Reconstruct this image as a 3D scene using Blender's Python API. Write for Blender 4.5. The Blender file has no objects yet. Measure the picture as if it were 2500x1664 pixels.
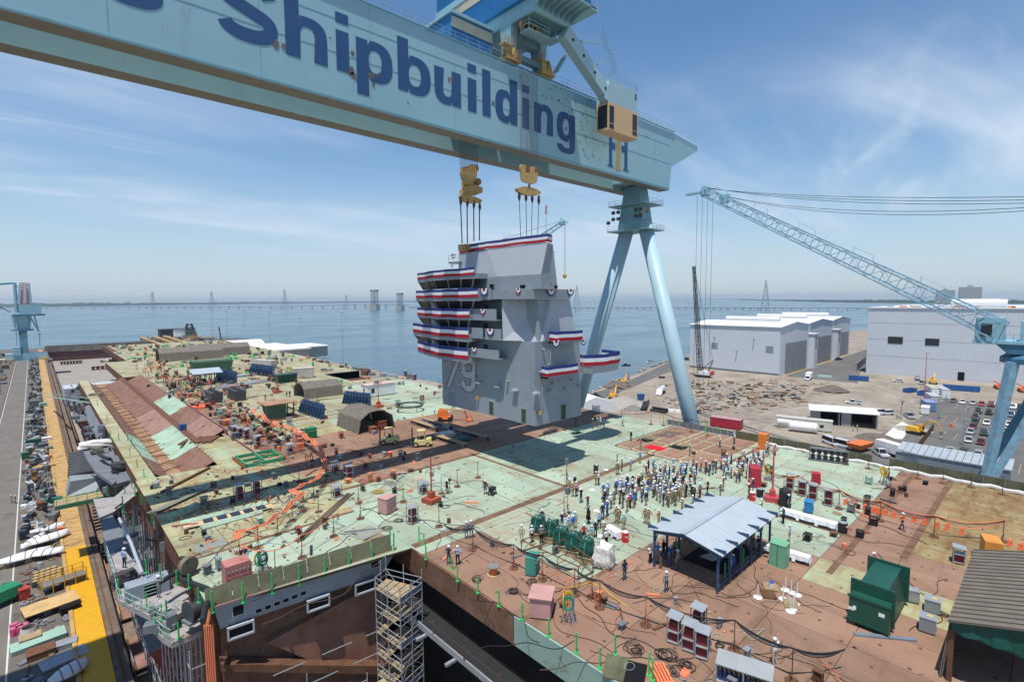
import bpy,bmesh,math,random
from mathutils import Vector,Matrix,Quaternion
from mathutils.geometry import tessellate_polygon
rnd=random.Random(7)
scene=bpy.context.scene
COL=scene.collection
PI=math.pi
IW,IH,FPX=2500.0,1664.0,1254.0
def _axes():
 a=Vector((78-IW/2,-(739-IH/2),0));b=Vector((2600-IW/2,-(723-IH/2),0))
 f=math.sqrt(-a.dot(b))
 y=Vector((a.x,a.y,-f)).normalized();x=Vector((b.x,b.y,-f)).normalized()
 return f,x,y,x.cross(y)
F,AX,AY,AZ=_axes()
CAMP=Vector((0,0,40.0))
R_CW=Matrix((AX,AY,AZ))
cam=bpy.data.cameras.new('camera');camo=bpy.data.objects.new('camera',cam);COL.objects.link(camo)
cam.sensor_width=36.0;cam.lens=36.0*F/IW;cam.clip_end=40000;cam.clip_start=0.5
camo.matrix_world=Matrix.Translation(CAMP)@R_CW.to_4x4()
scene.camera=camo
SUN_DIR=Vector((0.27,0.15,-1.0)).normalized()
sl=bpy.data.lights.new('sun','SUN');slo=bpy.data.objects.new('sun',sl);COL.objects.link(slo)
sl.energy=4.2;sl.angle=math.radians(0.53);sl.color=(1.0,0.955,0.885)
slo.rotation_euler=SUN_DIR.to_track_quat('-Z','Y').to_euler()
W=bpy.data.worlds.new('World');scene.world=W;W.use_nodes=True
nt=W.node_tree;N=nt.nodes;Lk=nt.links
for n in list(N):N.remove(n)
sky=N.new('ShaderNodeTexSky');sky.sky_type='NISHITA';sky.sun_disc=False
sky.sun_elevation=math.asin(-SUN_DIR.z);sky.sun_rotation=math.atan2(-SUN_DIR.x,-SUN_DIR.y)
sky.altitude=0;sky.air_density=1.15;sky.dust_density=0.3;sky.ozone_density=2.5
def nn(t,**kw):
 n=N.new(t)
 for k,v in kw.items():setattr(n,k,v)
 return n
def mth(op,a,b=None,c=None):
 n=N.new('ShaderNodeMath');n.operation=op
 for i,v in enumerate((a,b,c)):
  if v is None:continue
  if isinstance(v,(int,float)):n.inputs[i].default_value=v
  else:Lk.new(v,n.inputs[i])
 return n.outputs[0]
tc=nn('ShaderNodeTexCoord');sep=nn('ShaderNodeSeparateXYZ');Lk.new(tc.outputs['Generated'],sep.inputs[0])
zc=mth('MAXIMUM',sep.outputs[2],0.03)
zz=mth('ADD',zc,0.12)
cmb=nn('ShaderNodeCombineXYZ')
Lk.new(mth('DIVIDE',sep.outputs[0],zz),cmb.inputs[0]);Lk.new(mth('DIVIDE',sep.outputs[1],zz),cmb.inputs[1])
def cloud(scale,rotz,stretch,lo,hi,det,dist,off):
 mp=nn('ShaderNodeMapping');Lk.new(cmb.outputs[0],mp.inputs[0])
 mp.inputs['Rotation'].default_value=(0,0,math.radians(rotz));mp.inputs['Scale'].default_value=(stretch,1,1)
 mp.inputs['Location'].default_value=off
 no=nn('ShaderNodeTexNoise');Lk.new(mp.outputs[0],no.inputs['Vector'])
 no.inputs['Scale'].default_value=scale;no.inputs['Detail'].default_value=det;no.inputs['Roughness'].default_value=.56
 no.inputs['Distortion'].default_value=dist
 mr=nn('ShaderNodeMapRange',interpolation_type='SMOOTHSTEP');Lk.new(no.outputs[0],mr.inputs[0])
 mr.inputs[1].default_value=lo;mr.inputs[2].default_value=hi
 return mr.outputs[0]
c1=cloud(.62,30,.42,.42,.74,11,1.0,(3.1,1.7,0))
c2=cloud(1.7,62,.28,.45,.76,12,1.4,(.3,5.2,0))
c3=cloud(.34,10,1,.36,.60,4,.3,(7.3,2.4,0))
cov=mth('MULTIPLY',mth('ADD',mth('MULTIPLY',c1,.62),mth('MULTIPLY',c2,.5)),c3)
fade=nn('ShaderNodeMapRange',interpolation_type='SMOOTHSTEP');Lk.new(sep.outputs[2],fade.inputs[0])
fade.inputs[1].default_value=.0;fade.inputs[2].default_value=.12;fade.inputs[3].default_value=.25
hi=nn('ShaderNodeMapRange',interpolation_type='SMOOTHSTEP');Lk.new(sep.outputs[2],hi.inputs[0])
hi.inputs[1].default_value=.20;hi.inputs[2].default_value=.46;hi.inputs[3].default_value=1.0;hi.inputs[4].default_value=.06
cov=mth('MINIMUM',mth('MULTIPLY',mth('MULTIPLY',cov,fade.outputs[0]),mth('MULTIPLY',hi.outputs[0],1.5)),.8)
mix=nn('ShaderNodeMix',data_type='RGBA');Lk.new(cov,mix.inputs[0])
hsv=nn('ShaderNodeHueSaturation');Lk.new(sky.outputs[0],hsv.inputs['Color']);hsv.inputs['Saturation'].default_value=1.18;hsv.inputs['Value'].default_value=.96;Lk.new(hsv.outputs[0],mix.inputs[6])
mix.inputs[7].default_value=(5.6,6.3,7.2,1)
hz=nn('ShaderNodeMapRange',interpolation_type='SMOOTHERSTEP');Lk.new(sep.outputs[2],hz.inputs[0])
hz.inputs[1].default_value=-.05;hz.inputs[2].default_value=.36;hz.inputs[3].default_value=.70;hz.inputs[4].default_value=0
mix2=nn('ShaderNodeMix',data_type='RGBA');Lk.new(hz.outputs[0],mix2.inputs[0]);Lk.new(mix.outputs[2],mix2.inputs[6])
mix2.inputs[7].default_value=(3.3,4.4,5.75,1)
bg=nn('ShaderNodeBackground');Lk.new(mix2.outputs[2],bg.inputs[0]);bg.inputs[1].default_value=.118
wo=nn('ShaderNodeOutputWorld');Lk.new(bg.outputs[0],wo.inputs[0])
vs=scene.view_settings;vs.view_transform='Standard';vs.look='None';vs.exposure=0.22;vs.gamma=1.0;vs.use_curve_mapping=False
def ray(px,py):return R_CW@Vector((px-IW/2,-(py-IH/2),-F))
def at(px,py,z=17.0):
 d=ray(px,py);return CAMP+d*((z-CAMP.z)/d.z)
def atX(px,py,X):
 d=ray(px,py);return CAMP+d*(X/d.x)
def atY(px,py,Y):
 d=ray(px,py);return CAMP+d*(Y/d.y)
def crop(ox,oy,s):return lambda x,y:(ox+x/s,oy+y/s)
MATS={}
def mat(name,col,rough=.6,metal=0.0,var=.12,scale=.6,rust=0.0,rcol=(.16,.065,.03),rscale=.35,streak=1.0,rnd_obj=0.0,bump=0.0,bscale=8.0,emit=0,dust=0.0,spec=.4):
 if name in MATS:return MATS[name]
 m=bpy.data.materials.new(name);m.use_nodes=True;t=m.node_tree;n=t.nodes;l=t.links
 p=n['Principled BSDF'];p.inputs['Roughness'].default_value=rough;p.inputs['Metallic'].default_value=metal
 p.inputs['Specular IOR Level'].default_value=spec if rough<.75 else .12
 c4=(*col,1)
 if var<=0 and rust<=0 and rnd_obj<=0:
  p.inputs['Base Color'].default_value=c4;MATS[name]=m;return m
 geo=n.new('ShaderNodeNewGeometry')
 def noise(sc,det=6,rough=.6,stre=1.0,dist=0.0):
  mp=n.new('ShaderNodeMapping');l.new(geo.outputs['Position'],mp.inputs[0]);mp.inputs['Scale'].default_value=(sc*stre,sc,sc)
  no=n.new('ShaderNodeTexNoise');l.new(mp.outputs[0],no.inputs['Vector']);no.inputs['Scale'].default_value=1
  no.inputs['Detail'].default_value=det;no.inputs['Roughness'].default_value=rough;no.inputs['Distortion'].default_value=dist
  return no.outputs[0]
 def mr(v,a,b,c=0.,d=1.):
  q=n.new('ShaderNodeMapRange');l.new(v,q.inputs[0]);q.inputs[1].default_value=a;q.inputs[2].default_value=b;q.inputs[3].default_value=c;q.inputs[4].default_value=d
  return q.outputs[0]
 def mixc(f,a,b,bt='MIX'):
  q=n.new('ShaderNodeMix');q.data_type='RGBA';q.blend_type=bt
  for i,v in((0,f),(6,a),(7,b)):
   if isinstance(v,(int,float)):q.inputs[i].default_value=v
   elif isinstance(v,tuple):q.inputs[i].default_value=v if len(v)==4 else(*v,1)
   else:l.new(v,q.inputs[i])
  return q.outputs[2]
 cur=c4
 v=mr(noise(scale),.3,.7,1-var,1+var)
 hs=n.new('ShaderNodeHueSaturation');hs.inputs['Color'].default_value=c4;l.new(v,hs.inputs['Value'])
 cur=hs.outputs[0]
 if rnd_obj>0:
  oi=n.new('ShaderNodeObjectInfo');h2=n.new('ShaderNodeHueSaturation');l.new(cur,h2.inputs['Color'])
  l.new(mr(oi.outputs['Random'],0,1,1-rnd_obj,1+rnd_obj),h2.inputs['Value']);cur=h2.outputs[0]
 if rust>0:
  a=mr(noise(rscale,9,.68,streak,.4),.62-.32*rust,.70-.22*rust)
  b=mr(noise(rscale*6,5,.7,streak),.42,.62)
  mul=n.new('ShaderNodeMath');mul.operation='MULTIPLY';l.new(a,mul.inputs[0]);l.new(b,mul.inputs[1])
  cur=mixc(mul.outputs[0],cur,rcol)
 if dust>0:
  cur=mixc(mr(noise(.9,8,.7),.45,.75,0,dust),cur,(.33,.29,.23))
 l.new(cur,p.inputs['Base Color'])
 if bump>0:
  bp=n.new('ShaderNodeBump');bp.inputs['Strength'].default_value=bump;bp.inputs['Distance'].default_value=.05
  l.new(noise(bscale,4),bp.inputs['Height']);l.new(bp.outputs[0],p.inputs['Normal'])
 l.new(mr(noise(scale*3),.3,.7,max(.05,rough-.1),min(1,rough+.1)),p.inputs['Roughness'])
 MATS[name]=m;return m
def flat(name,col,rough=.6,metal=0.0):return mat(name,col,rough,metal,var=.07,scale=2.0)
def deckmat(name,base,alt,rustcol,amount,alt_amt,darkamt=.35):
 m=bpy.data.materials.new(name);m.use_nodes=True;t=m.node_tree;n=t.nodes;l=t.links
 p=n['Principled BSDF'];geo=n.new('ShaderNodeNewGeometry')
 def noise(sx,sy,det=7,rough=.62,dist=0.,off=0):
  mp=n.new('ShaderNodeMapping');l.new(geo.outputs['Position'],mp.inputs[0]);mp.inputs['Scale'].default_value=(sx,sy,.2);mp.inputs['Location'].default_value=(off,off*.7,0)
  no=n.new('ShaderNodeTexNoise');l.new(mp.outputs[0],no.inputs['Vector']);no.inputs['Scale'].default_value=1
  no.inputs['Detail'].default_value=det;no.inputs['Roughness'].default_value=rough;no.inputs['Distortion'].default_value=dist
  return no.outputs[0]
 def mr(v,a,b,c=0.,d=1.):
  q=n.new('ShaderNodeMapRange');l.new(v,q.inputs[0]);q.inputs[1].default_value=a;q.inputs[2].default_value=b;q.inputs[3].default_value=c;q.inputs[4].default_value=d
  return q.outputs[0]
 def mul(a,b):
  q=n.new('ShaderNodeMath');q.operation='MULTIPLY';l.new(a,q.inputs[0])
  if isinstance(b,float):q.inputs[1].default_value=b
  else:l.new(b,q.inputs[1])
  return q.outputs[0]
 def mixc(f,a,b):
  q=n.new('ShaderNodeMix');q.data_type='RGBA';l.new(f,q.inputs[0])
  for i,v in((6,a),(7,b)):
   if isinstance(v,tuple):q.inputs[i].default_value=(*v,1)
   else:l.new(v,q.inputs[i])
  return q.outputs[2]
 oi=n.new('ShaderNodeObjectInfo')
 c=mixc(mr(noise(.25,.2,8),.35,.68,0,alt_amt),base,alt)
 c=mixc(mul(mr(noise(.30,.07,6,.62,.8,3),.62-.3*amount,.80-.18*amount),mr(noise(1.3,.5,5,.65,0,9),.30,.72)),c,rustcol)
 c=mixc(mul(mr(noise(.09,.33,6,.62,.8,13),.62-.26*amount,.80-.18*amount),mr(noise(.6,1.5,5,.65,0,5),.32,.70)),c,tuple(x*.8 for x in rustcol))
 c=mixc(mr(noise(.11,.11,5,.6,.5,21),.60,.78,0,darkamt),c,(.09,.055,.035))
 c=mixc(mr(noise(4,4,5,.7,0,31),.58,.80,0,.16),c,(.10,.06,.04))
 h=n.new('ShaderNodeHueSaturation');l.new(c,h.inputs['Color']);l.new(mr(oi.outputs['Random'],0,1,.86,1.1),h.inputs['Value'])
 l.new(h.outputs[0],p.inputs['Base Color']);l.new(mr(noise(1,1,5,.6,0,2),.3,.7,.72,.95),p.inputs['Roughness'])
 p.inputs['Specular IOR Level'].default_value=.1
 bp=n.new('ShaderNodeBump');bp.inputs['Strength'].default_value=.25;bp.inputs['Distance'].default_value=.04;l.new(noise(1.4,1.4,6),bp.inputs['Height']);l.new(bp.outputs[0],p.inputs['Normal'])
 MATS[name]=m;return m
D_GREEN=deckmat('deck_green_primer',(.335,.435,.335),(.375,.405,.30),(.30,.19,.105),.42,.75)
D_RED=deckmat('deck_red_primer',(.285,.165,.112),(.32,.205,.145),(.15,.095,.062),.5,.8,.35)
D_WORN=deckmat('deck_worn_primer',(.36,.43,.285),(.43,.40,.21),(.26,.125,.05),.78,.8,.4)
D_RUST=deckmat('deck_rusty_primer',(.36,.34,.18),(.30,.20,.09),(.20,.095,.04),1.0,.9,.45)
D_FAR=deckmat('deck_far_primer',(.37,.42,.29),(.42,.37,.22),(.28,.15,.08),.72,.8,.35)
TEAL=mat('crane_teal_paint',(.30,.50,.55),.5,var=.06,scale=.12,spec=.4,rust=.16,rcol=(.25,.42,.46),rscale=.13,streak=6,bump=.12,bscale=.5)
TEAL_D=mat('crane_teal_weathered',(.20,.38,.42),.5,var=.14,scale=.5)
TEAL_U=mat('girder_soffit_tone',(.22,.215,.18),.6,var=.1)  # brown grey tone set on the downward faces of the girders
LETTER=mat('lettering_blue',(.028,.085,.21),.5,var=.06)
GOLD=mat('hook_ochre_paint',(.50,.33,.12),.5,var=.15,scale=1.2,rust=.25)
BLUEC=mat('house_blue_cladding',(.03,.19,.43),.5,var=.12,scale=.8)
CREAMC=mat('house_cream_cladding',(.52,.47,.36),.6,var=.12)
GREY=mat('hull_grey_paint',(.265,.30,.335),.5,var=.08,scale=.35,rust=.16,rcol=(.18,.20,.225),rscale=.25,bump=.16,bscale=.9)
GREY_L=mat('light_grey_paint_and_sun_tone',(.39,.42,.455),.5,var=.05,scale=.35,bump=.12,bscale=.9)  # light grey paint; on the tower facets it stands in for stronger sun
GREY_D=mat('weathered_grey_paint',(.15,.165,.18),.6,var=.2,scale=1.2,rust=.15)
BLACK=flat('black_rubber',(.02,.02,.022),.6)
DARK=flat('dark_opening',(.012,.012,.014),.8)
STEEL=mat('galvanised_steel',(.36,.38,.40),.45,.35,var=.15,scale=2)
RUSTY=mat('rusty_steel',(.15,.075,.045),.85,var=.3,scale=1.5)
WIRE=flat('wire_rope',(.06,.055,.055),.6)
WHITE=flat('white_paint',(.78,.78,.77),.5)
RED=flat('red_paint',(.48,.05,.04),.5)
CLOTH_B=flat('bunting_blue',(.035,.05,.20),.8)
CLOTH_W=flat('bunting_white',(.75,.75,.77),.8)
CLOTH_R=flat('bunting_red',(.40,.02,.035),.8)
ORANGE=flat('orange_hose',(.75,.22,.10),.6)
ORANGE_P=flat('orange_paint',(.72,.16,.03),.5)
PINKRED=mat('faded_red_cabinet',(.42,.16,.14),.6,var=.15,rust=.1)
GREENP=flat('bright_green_paint',(.03,.50,.12),.5)
DKGREEN=mat('dark_green_paint',(.012,.075,.05),.4,var=.15)
YELLOW=mat('yellow_walkway_paint',(.62,.33,.012),.55,var=.07,scale=1,rust=.04)
TAN_ST=mat('faded_ochre_steel',(.46,.29,.11),.7,var=.25,scale=.8,rust=.3,streak=.3)
WOOD=mat('weathered_plywood',(.36,.27,.16),.8,var=.25,scale=1.5)
WOOD_G=mat('green_grey_plywood',(.12,.12,.075),.85,var=.3,scale=.8,rust=.2,rcol=(.06,.07,.08))
GLASS=mat('dark_window_glass',(.012,.014,.016),.12,var=0,spec=.6)
NAVYST=mat('navy_blue_steel',(.035,.075,.15),.5,var=.15)
CONC=mat('weathered_concrete',(.30,.275,.24),.9,var=.2,scale=.4,dust=.3)
ROOFGREY=mat('blue_grey_sheet_roof',(.40,.45,.49),.45,var=.05)
BROWNSHED=mat('brown_corrugated_sheet',(.17,.145,.115),.7,var=.18,scale=1)
TARP_G=mat('green_tarpaulin',(.006,.075,.052),.45,var=.2,scale=1.5)
TARP_W=mat('white_tarpaulin',(.62,.60,.56),.75,var=.12,scale=2)
class MB:
 def __init__(s):s.v=[];s.f=[];s.m=[];s.mi=0
 def add(s,vs,fs):
  o=len(s.v);s.v+=[tuple(v)for v in vs];s.f+=[tuple(i+o for i in f)for f in fs];s.m+=[s.mi]*len(fs);return s
 def bx(s,x0,y0,z0,x1,y1,z1):
  return s.add([(x0,y0,z0),(x1,y0,z0),(x1,y1,z0),(x0,y1,z0),(x0,y0,z1),(x1,y0,z1),(x1,y1,z1),(x0,y1,z1)],
  [(3,2,1,0),(4,5,6,7),(0,1,5,4),(1,2,6,5),(2,3,7,6),(3,0,4,7)])
 def box(s,c,d,rz=0.0,rx=0.0,ry=0.0):
  q=Matrix.Rotation(rz,3,'Z')@Matrix.Rotation(rx,3,'X')@Matrix.Rotation(ry,3,'Y');c=Vector(c)
  vs=[c+q@Vector((sx*d[0]/2,sy*d[1]/2,sz*d[2]/2))for sz in(-1,1)for sx,sy in((-1,-1),(1,-1),(1,1),(-1,1))]
  return s.add(vs,[(3,2,1,0),(4,5,6,7),(0,1,5,4),(1,2,6,5),(2,3,7,6),(3,0,4,7)])
 def tube(s,p,q,r,n=6,r2=None,cap=True):
  p=Vector(p);q=Vector(q);d=q-p
  if d.length<1e-6:return s
  r2=r if r2 is None else r2
  u=d.normalized();a=u.orthogonal().normalized()if abs(u.z)<.99 else Vector((1,0,0));b=u.cross(a);a=b.cross(u)
  vs=[]
  for c,rr in((p,r),(q,r2)):
   for i in range(n):
    t=2*PI*i/n;vs.append(c+a*(math.cos(t)*rr)+b*(math.sin(t)*rr))
  fs=[(i,(i+1)%n,n+(i+1)%n,n+i)for i in range(n)]
  if cap:fs+=[tuple(range(n-1,-1,-1)),tuple(range(n,2*n))]
  return s.add(vs,fs)
 def path(s,pts,r,n=5,closed=False):
  pts=[Vector(p)for p in pts];m=len(pts);vs=[]
  if m<2:return s
  prev=None
  for i,p in enumerate(pts):
   if closed:d=pts[(i+1)%m]-pts[i-1]
   else:d=pts[min(i+1,m-1)]-pts[max(i-1,0)]
   if d.length<1e-9:d=Vector((0,0,1))
   d.normalize()
   if prev is None:
    a=d.orthogonal().normalized()
   else:
    a=prev-d*prev.dot(d)
    a=a.normalized()if a.length>1e-6 else d.orthogonal().normalized()
   prev=a;b=d.cross(a)
   for k in range(n):
    t=2*PI*k/n;vs.append(p+a*(math.cos(t)*r)+b*(math.sin(t)*r))
  fs=[]
  for i in range(m if closed else m-1):
   j=(i+1)%m
   for k in range(n):fs.append((i*n+k,i*n+(k+1)%n,j*n+(k+1)%n,j*n+k))
  if not closed:fs+=[tuple(range(n-1,-1,-1)),tuple(range((m-1)*n,m*n))]
  return s.add(vs,fs)
 def poly(s,pts):return s.add(pts,[tuple(range(len(pts)))])
 def prism(s,pts,d):
  """solid from a planar outline pushed by vector d"""
  d=Vector(d);a=[Vector(p)for p in pts];m=len(a)
  nrm=sum((a[i].cross(a[(i+1)%m])for i in range(m)),Vector())
  if nrm.dot(d)<0:a.reverse()
  return s.add(a+[p+d for p in a],[tuple(range(m-1,-1,-1)),tuple(range(m,2*m))]+[(i,(i+1)%m,m+(i+1)%m,m+i)for i in range(m)])
 def hull2(s,bot,top):
  m=len(bot);return s.add(list(bot)+list(top),[tuple(range(m-1,-1,-1)),tuple(range(m,2*m))]+[(i,(i+1)%m,m+(i+1)%m,m+i)for i in range(m)])
 def lathe(s,prof,c=(0,0,0),n=12,axis='Z'):
  c=Vector(c);vs=[]
  for r,z in prof:
   for i in range(n):
    t=2*PI*i/n;x,y=r*math.cos(t),r*math.sin(t)
    vs.append(c+(Vector((x,y,z))if axis=='Z' else Vector((z,x,y))if axis=='X' else Vector((x,z,y))))
  fs=[(j*n+i,j*n+(i+1)%n,(j+1)*n+(i+1)%n,(j+1)*n+i)for j in range(len(prof)-1)for i in range(n)]
  fs+=[tuple(range(n-1,-1,-1)),tuple(range((len(prof)-1)*n,len(prof)*n))]
  return s.add(vs,fs)
 def disc(s,c,r,h,n=12):return s.lathe([(r,0),(r,h)],c,n)
 def ball(s,c,r,n=8,m=5,sz=1.0):
  return s.lathe([(max(1e-3,r*math.sin(PI*j/m)),-r*sz*math.cos(PI*j/m))for j in range(m+1)],c,n)
 def mesh(s,name,mats,smooth=False):
  me=bpy.data.meshes.new(name);me.from_pydata(s.v,[],s.f)
  for m in(mats if isinstance(mats,(list,tuple))else[mats]):me.materials.append(m)
  me.polygons.foreach_set('material_index',s.m)
  if smooth:me.polygons.foreach_set('use_smooth',[True]*len(s.f))
  me.update();return me
 def build(s,name,mats,parent=None,loc=(0,0,0),rz=0.0,smooth=False,weld=False):
  me=s.mesh(name,mats,smooth)
  bm=bmesh.new();bm.from_mesh(me);bmesh.ops.recalc_face_normals(bm,faces=bm.faces);bm.to_mesh(me);bm.free()
  o=bpy.data.objects.new(name,me);COL.objects.link(o);o.location=loc;o.rotation_euler=(0,0,rz)
  if parent is not None:o.parent=parent
  return o
def tag(o,label,cat,group=None):
 o['label']=label;o['category']=cat
 if group:o['group']=group
 return o
def kind(o,k):o['kind']=k;return o
def thing(name,label,cat,loc=(0,0,0),rz=0.0,group=None):
 o=bpy.data.objects.new(name,None);COL.objects.link(o);o.location=loc;o.rotation_euler=(0,0,rz);o.empty_display_size=.3
 return tag(o,label,cat,group)
CH={}
def copy_tree(o,loc=None,rz=None,label=None,parent=None,group=None):
 c=o.copy();COL.objects.link(c);c.parent=parent
 if loc is not None:c.location=loc
 if rz is not None:c.rotation_euler=(0,0,rz)
 if label:c['label']=label
 if group:c['group']=group
 for ch in list(o.children):
  k=copy_tree(ch,parent=c);k.matrix_parent_inverse=ch.matrix_parent_inverse.copy()
 return c
def struct(o):o['kind']='structure';return o
def sag(p,q,drop,n=8):
 p=Vector(p);q=Vector(q)
 return[p.lerp(q,i/n)-Vector((0,0,drop*4*(i/n)*(1-i/n)))for i in range(n+1)]
def ordn(i):return['first','second','third','fourth','fifth','sixth','seventh','eighth','ninth','tenth','eleventh','twelfth','thirteenth','fourteenth','fifteenth','sixteenth','seventeenth','eighteenth','nineteenth','twentieth'][i]if i<20 else '%dth'%(i+1)
MB.b=MB.build;M=MB;Vc=Vector;sin=math.sin;cos=math.cos;ru=rnd.uniform;cpt=copy_tree
# ================================================================== THE SETTING
DZ=17.0;FLOOR=-11.0
def watermat():
 m=bpy.data.materials.new('river_water');m.use_nodes=True;t=m.node_tree;n=t.nodes;l=t.links;p=n['Principled BSDF']
 p.inputs['Base Color'].default_value=(.07,.135,.17,1);p.inputs['Roughness'].default_value=.17;p.inputs['IOR'].default_value=1.33
 geo=n.new('ShaderNodeNewGeometry')
 hs=[]
 for sc,st,dist in((.05,3,.4),(.5,2.2,.3),(.008,2,.5)):
  mp=n.new('ShaderNodeMapping');l.new(geo.outputs['Position'],mp.inputs[0]);mp.inputs['Scale'].default_value=(sc,sc*st,sc);mp.inputs['Rotation'].default_value=(0,0,.7)
  no=n.new('ShaderNodeTexNoise');l.new(mp.outputs[0],no.inputs['Vector']);no.inputs['Scale'].default_value=1;no.inputs['Detail'].default_value=6;no.inputs['Distortion'].default_value=dist
  hs.append(no.outputs[0])
 ad=n.new('ShaderNodeMath');ad.operation='MULTIPLY_ADD';l.new(hs[0],ad.inputs[0]);ad.inputs[1].default_value=3.0;l.new(hs[1],ad.inputs[2])
 bp=n.new('ShaderNodeBump');bp.inputs['Strength'].default_value=.35;bp.inputs['Distance'].default_value=.6;l.new(ad.outputs[0],bp.inputs['Height']);l.new(bp.outputs[0],p.inputs['Normal'])
 mr=n.new('ShaderNodeMapRange');l.new(hs[2],mr.inputs[0]);mr.inputs[1].default_value=.35;mr.inputs[2].default_value=.65;mr.inputs[3].default_value=.10;mr.inputs[4].default_value=.26;l.new(mr.outputs[0],p.inputs['Roughness'])
 return m
w=M();WZ=-2.5
for x0,y0,x1,y1 in((-14000,720,14000,14000),(-14000,-2500,-160,720),(900,-2500,14000,720),(144,120,900,720),(6,606,86,720),(-160,560,6,720)):
 w.poly([(x0,y0,WZ),(x1,y0,WZ),(x1,y1,WZ),(x0,y1,WZ)])
struct(w.b('water',watermat()))
DIRT=mat('yard_dirt',(.31,.265,.21),.95,var=.22,scale=.07,rust=.5,rcol=(.17,.145,.12),rscale=.05,dust=.2,bump=.3,bscale=1.5)
ASPH=mat('worn_asphalt',(.135,.13,.125),.9,var=.18,scale=.15,rust=.35,rcol=(.20,.18,.155),rscale=.06)
ASPH_L=mat('quay_asphalt',(.155,.135,.115),.9,var=.2,scale=.3,rust=.4,rcol=(.085,.078,.07),rscale=.15)
ROCK=mat('shore_rock',(.33,.30,.26),.95,var=.3,scale=.5)
y=M()
y.prism([(86.5,-300,-12),(86.5,708,-12),(142,712,-12),(144,640,-12),(141,420,-12),(142,140,-12),(171,136,-12),(201,145,-12),(302,172,-12),(420,186,-12),(620,190,-12),(890,150,-12),(890,-300,-12)],(0,0,12))
struct(y.b('yard_ground',DIRT))
y=M();y.prism([(-155,-300,-12),(5.6,-300,-12),(5.6,612,-12),(-155,640,-12)],(0,0,12))
struct(y.b('quay_ground',ASPH_L))
d=M();d.bx(5.6,-300,-13,86.5,606,FLOOR);struct(d.b('dock_floor',CONC))
d=M();d.bx(5.62,-300,FLOOR,7.2,600,-2.0);d.bx(5.62,-300,FLOOR,8.6,600,-6);struct(d.b('dock_wall',mat('dock_wall_concrete',(.19,.15,.12),.9,var=.3,scale=.5,rust=.5)))
gate=thing('dock_gate','long rusty dark red and grey caisson gate closing the far end of the dry dock','dock gate',(0,600,0))
g=M();g.bx(5.8,0,FLOOR,86.3,6,-3.0);g.b('lower_wall',mat('gate_dark_red',(.12,.055,.055),.85,var=.2,scale=.2,rust=.3),gate)
g=M();g.bx(5.8,-.6,-2.9,86.3,6.5,2.2);g.b('upper_wall',mat('gate_grey',(.23,.21,.175),.8,var=.25,scale=.2,rust=.55),gate)
g=M()
for i in range(7):g.bx(8+i*12.6,-1.0,-2.8,8.5+i*12.6,-.62,2.0)
g.bx(6,-1.1,-.4,86.2,-1.0,-.1);g.b('rib',GREY_D,gate)
g=M();g.bx(5.8,-.7,2.25,86.3,7,2.6)
for i in range(28):g.tube((7+i*2.9,0,2.6),(7+i*2.9,0,3.7),.05,4)
g.bx(7,-.04,3.65,86,.04,3.75);g.b('walkway_rail',GREY_D,gate)
def sheet(name,pts,z,m):return struct(M().poly([(x,yy,z)for x,yy in pts]).b(name,m))
sheet('parking_lot',[(141,-60),(262,-60),(262,30),(200,31),(160,39),(141,40)],.004,ASPH)
sheet('shore_road',[(150,121),(201,133),(290,155),(290,168),(203,141),(150,131)],.004,ASPH)
sheet('hall_road',[(281,64),(318,72),(470,88),(470,103),(430,101),(281,96)],.004,ASPH)
sheet('dockside_road',[(-11,-60),(-4.2,-60),(-4.2,560),(-9,560)],.004,mat('dockside_asphalt',(.17,.155,.135),.9,var=.15,scale=.2,rust=.25,rcol=(.10,.09,.08),rscale=.1))
sheet('service_road',[(88,30),(141,36),(141,62),(88,58)],.004,ASPH)
PAINT_Y=flat('yellow_line_paint',(.55,.40,.10),.8);PAINT_W=flat('white_line_paint',(.55,.55,.52),.8)
ln=M()
for x in(-10.2,-4.4):ln.poly([(x-.08,-60,.009),(x+.08,-60,.009),(x+.08,540,.009),(x-.08,540,.009)])
struct(ln.b('road_line',PAINT_W))
ln=M()
for xx in(166,192.5,219,245):
 for k in range(28):
  yy=-52+k*2.85
  if yy>27:continue
  for s in(-1,1):
   ln.poly([(xx+s*2.7-2.4,yy-.05,.009),(xx+s*2.7+2.4,yy-.05,.009),(xx+s*2.7+2.4,yy+.05,.009),(xx+s*2.7-2.4,yy+.05,.009)])
struct(ln.b('parking_lines',PAINT_Y))
st=M();st.bx(1.55,-60,.0,4.15,108,.30);o=struct(st.b('dockside_walkway',YELLOW))
st=M();st.bx(1.55,108.02,.0,4.15,590,.30);struct(st.b('dockside_walkway',TAN_ST))
st=M();st.bx(4.2,-60,0,5.5,598,.25);struct(st.b('dock_coping',mat('stained_coping',(.15,.12,.095),.9,var=.3,scale=.5,rust=.4)))
for x in(4.75,-10.6,-2.6):
 r=M();r.bx(x-.07,-60,.0,x+.07,590,.38 if x>0 else .06);struct(r.b('crane_rail',RUSTY))
rk=M()
for(xa,ya),(xb,yb)in(((172,137),(201,146)),((201,146),(302,173)),((302,173),(420,187)),((142,150),(141,420)),((141,420),(144,640))):
 L=math.hypot(xb-xa,yb-ya);n=int(L/1.4)
 for i in range(n):
  t=rnd.random();r=ru(.4,1.3)
  rk.ball((xa+(xb-xa)*t+ru(-1.5,2.0),ya+(yb-ya)*t+ru(-.5,2.6),ru(-1.2,.2)),r,5,3,.7)
kind(rk.b('shore_rocks',ROCK),'stuff')
WOODS=mat('far_woods',(.045,.085,.035),.9,var=.35,scale=.02)
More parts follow.
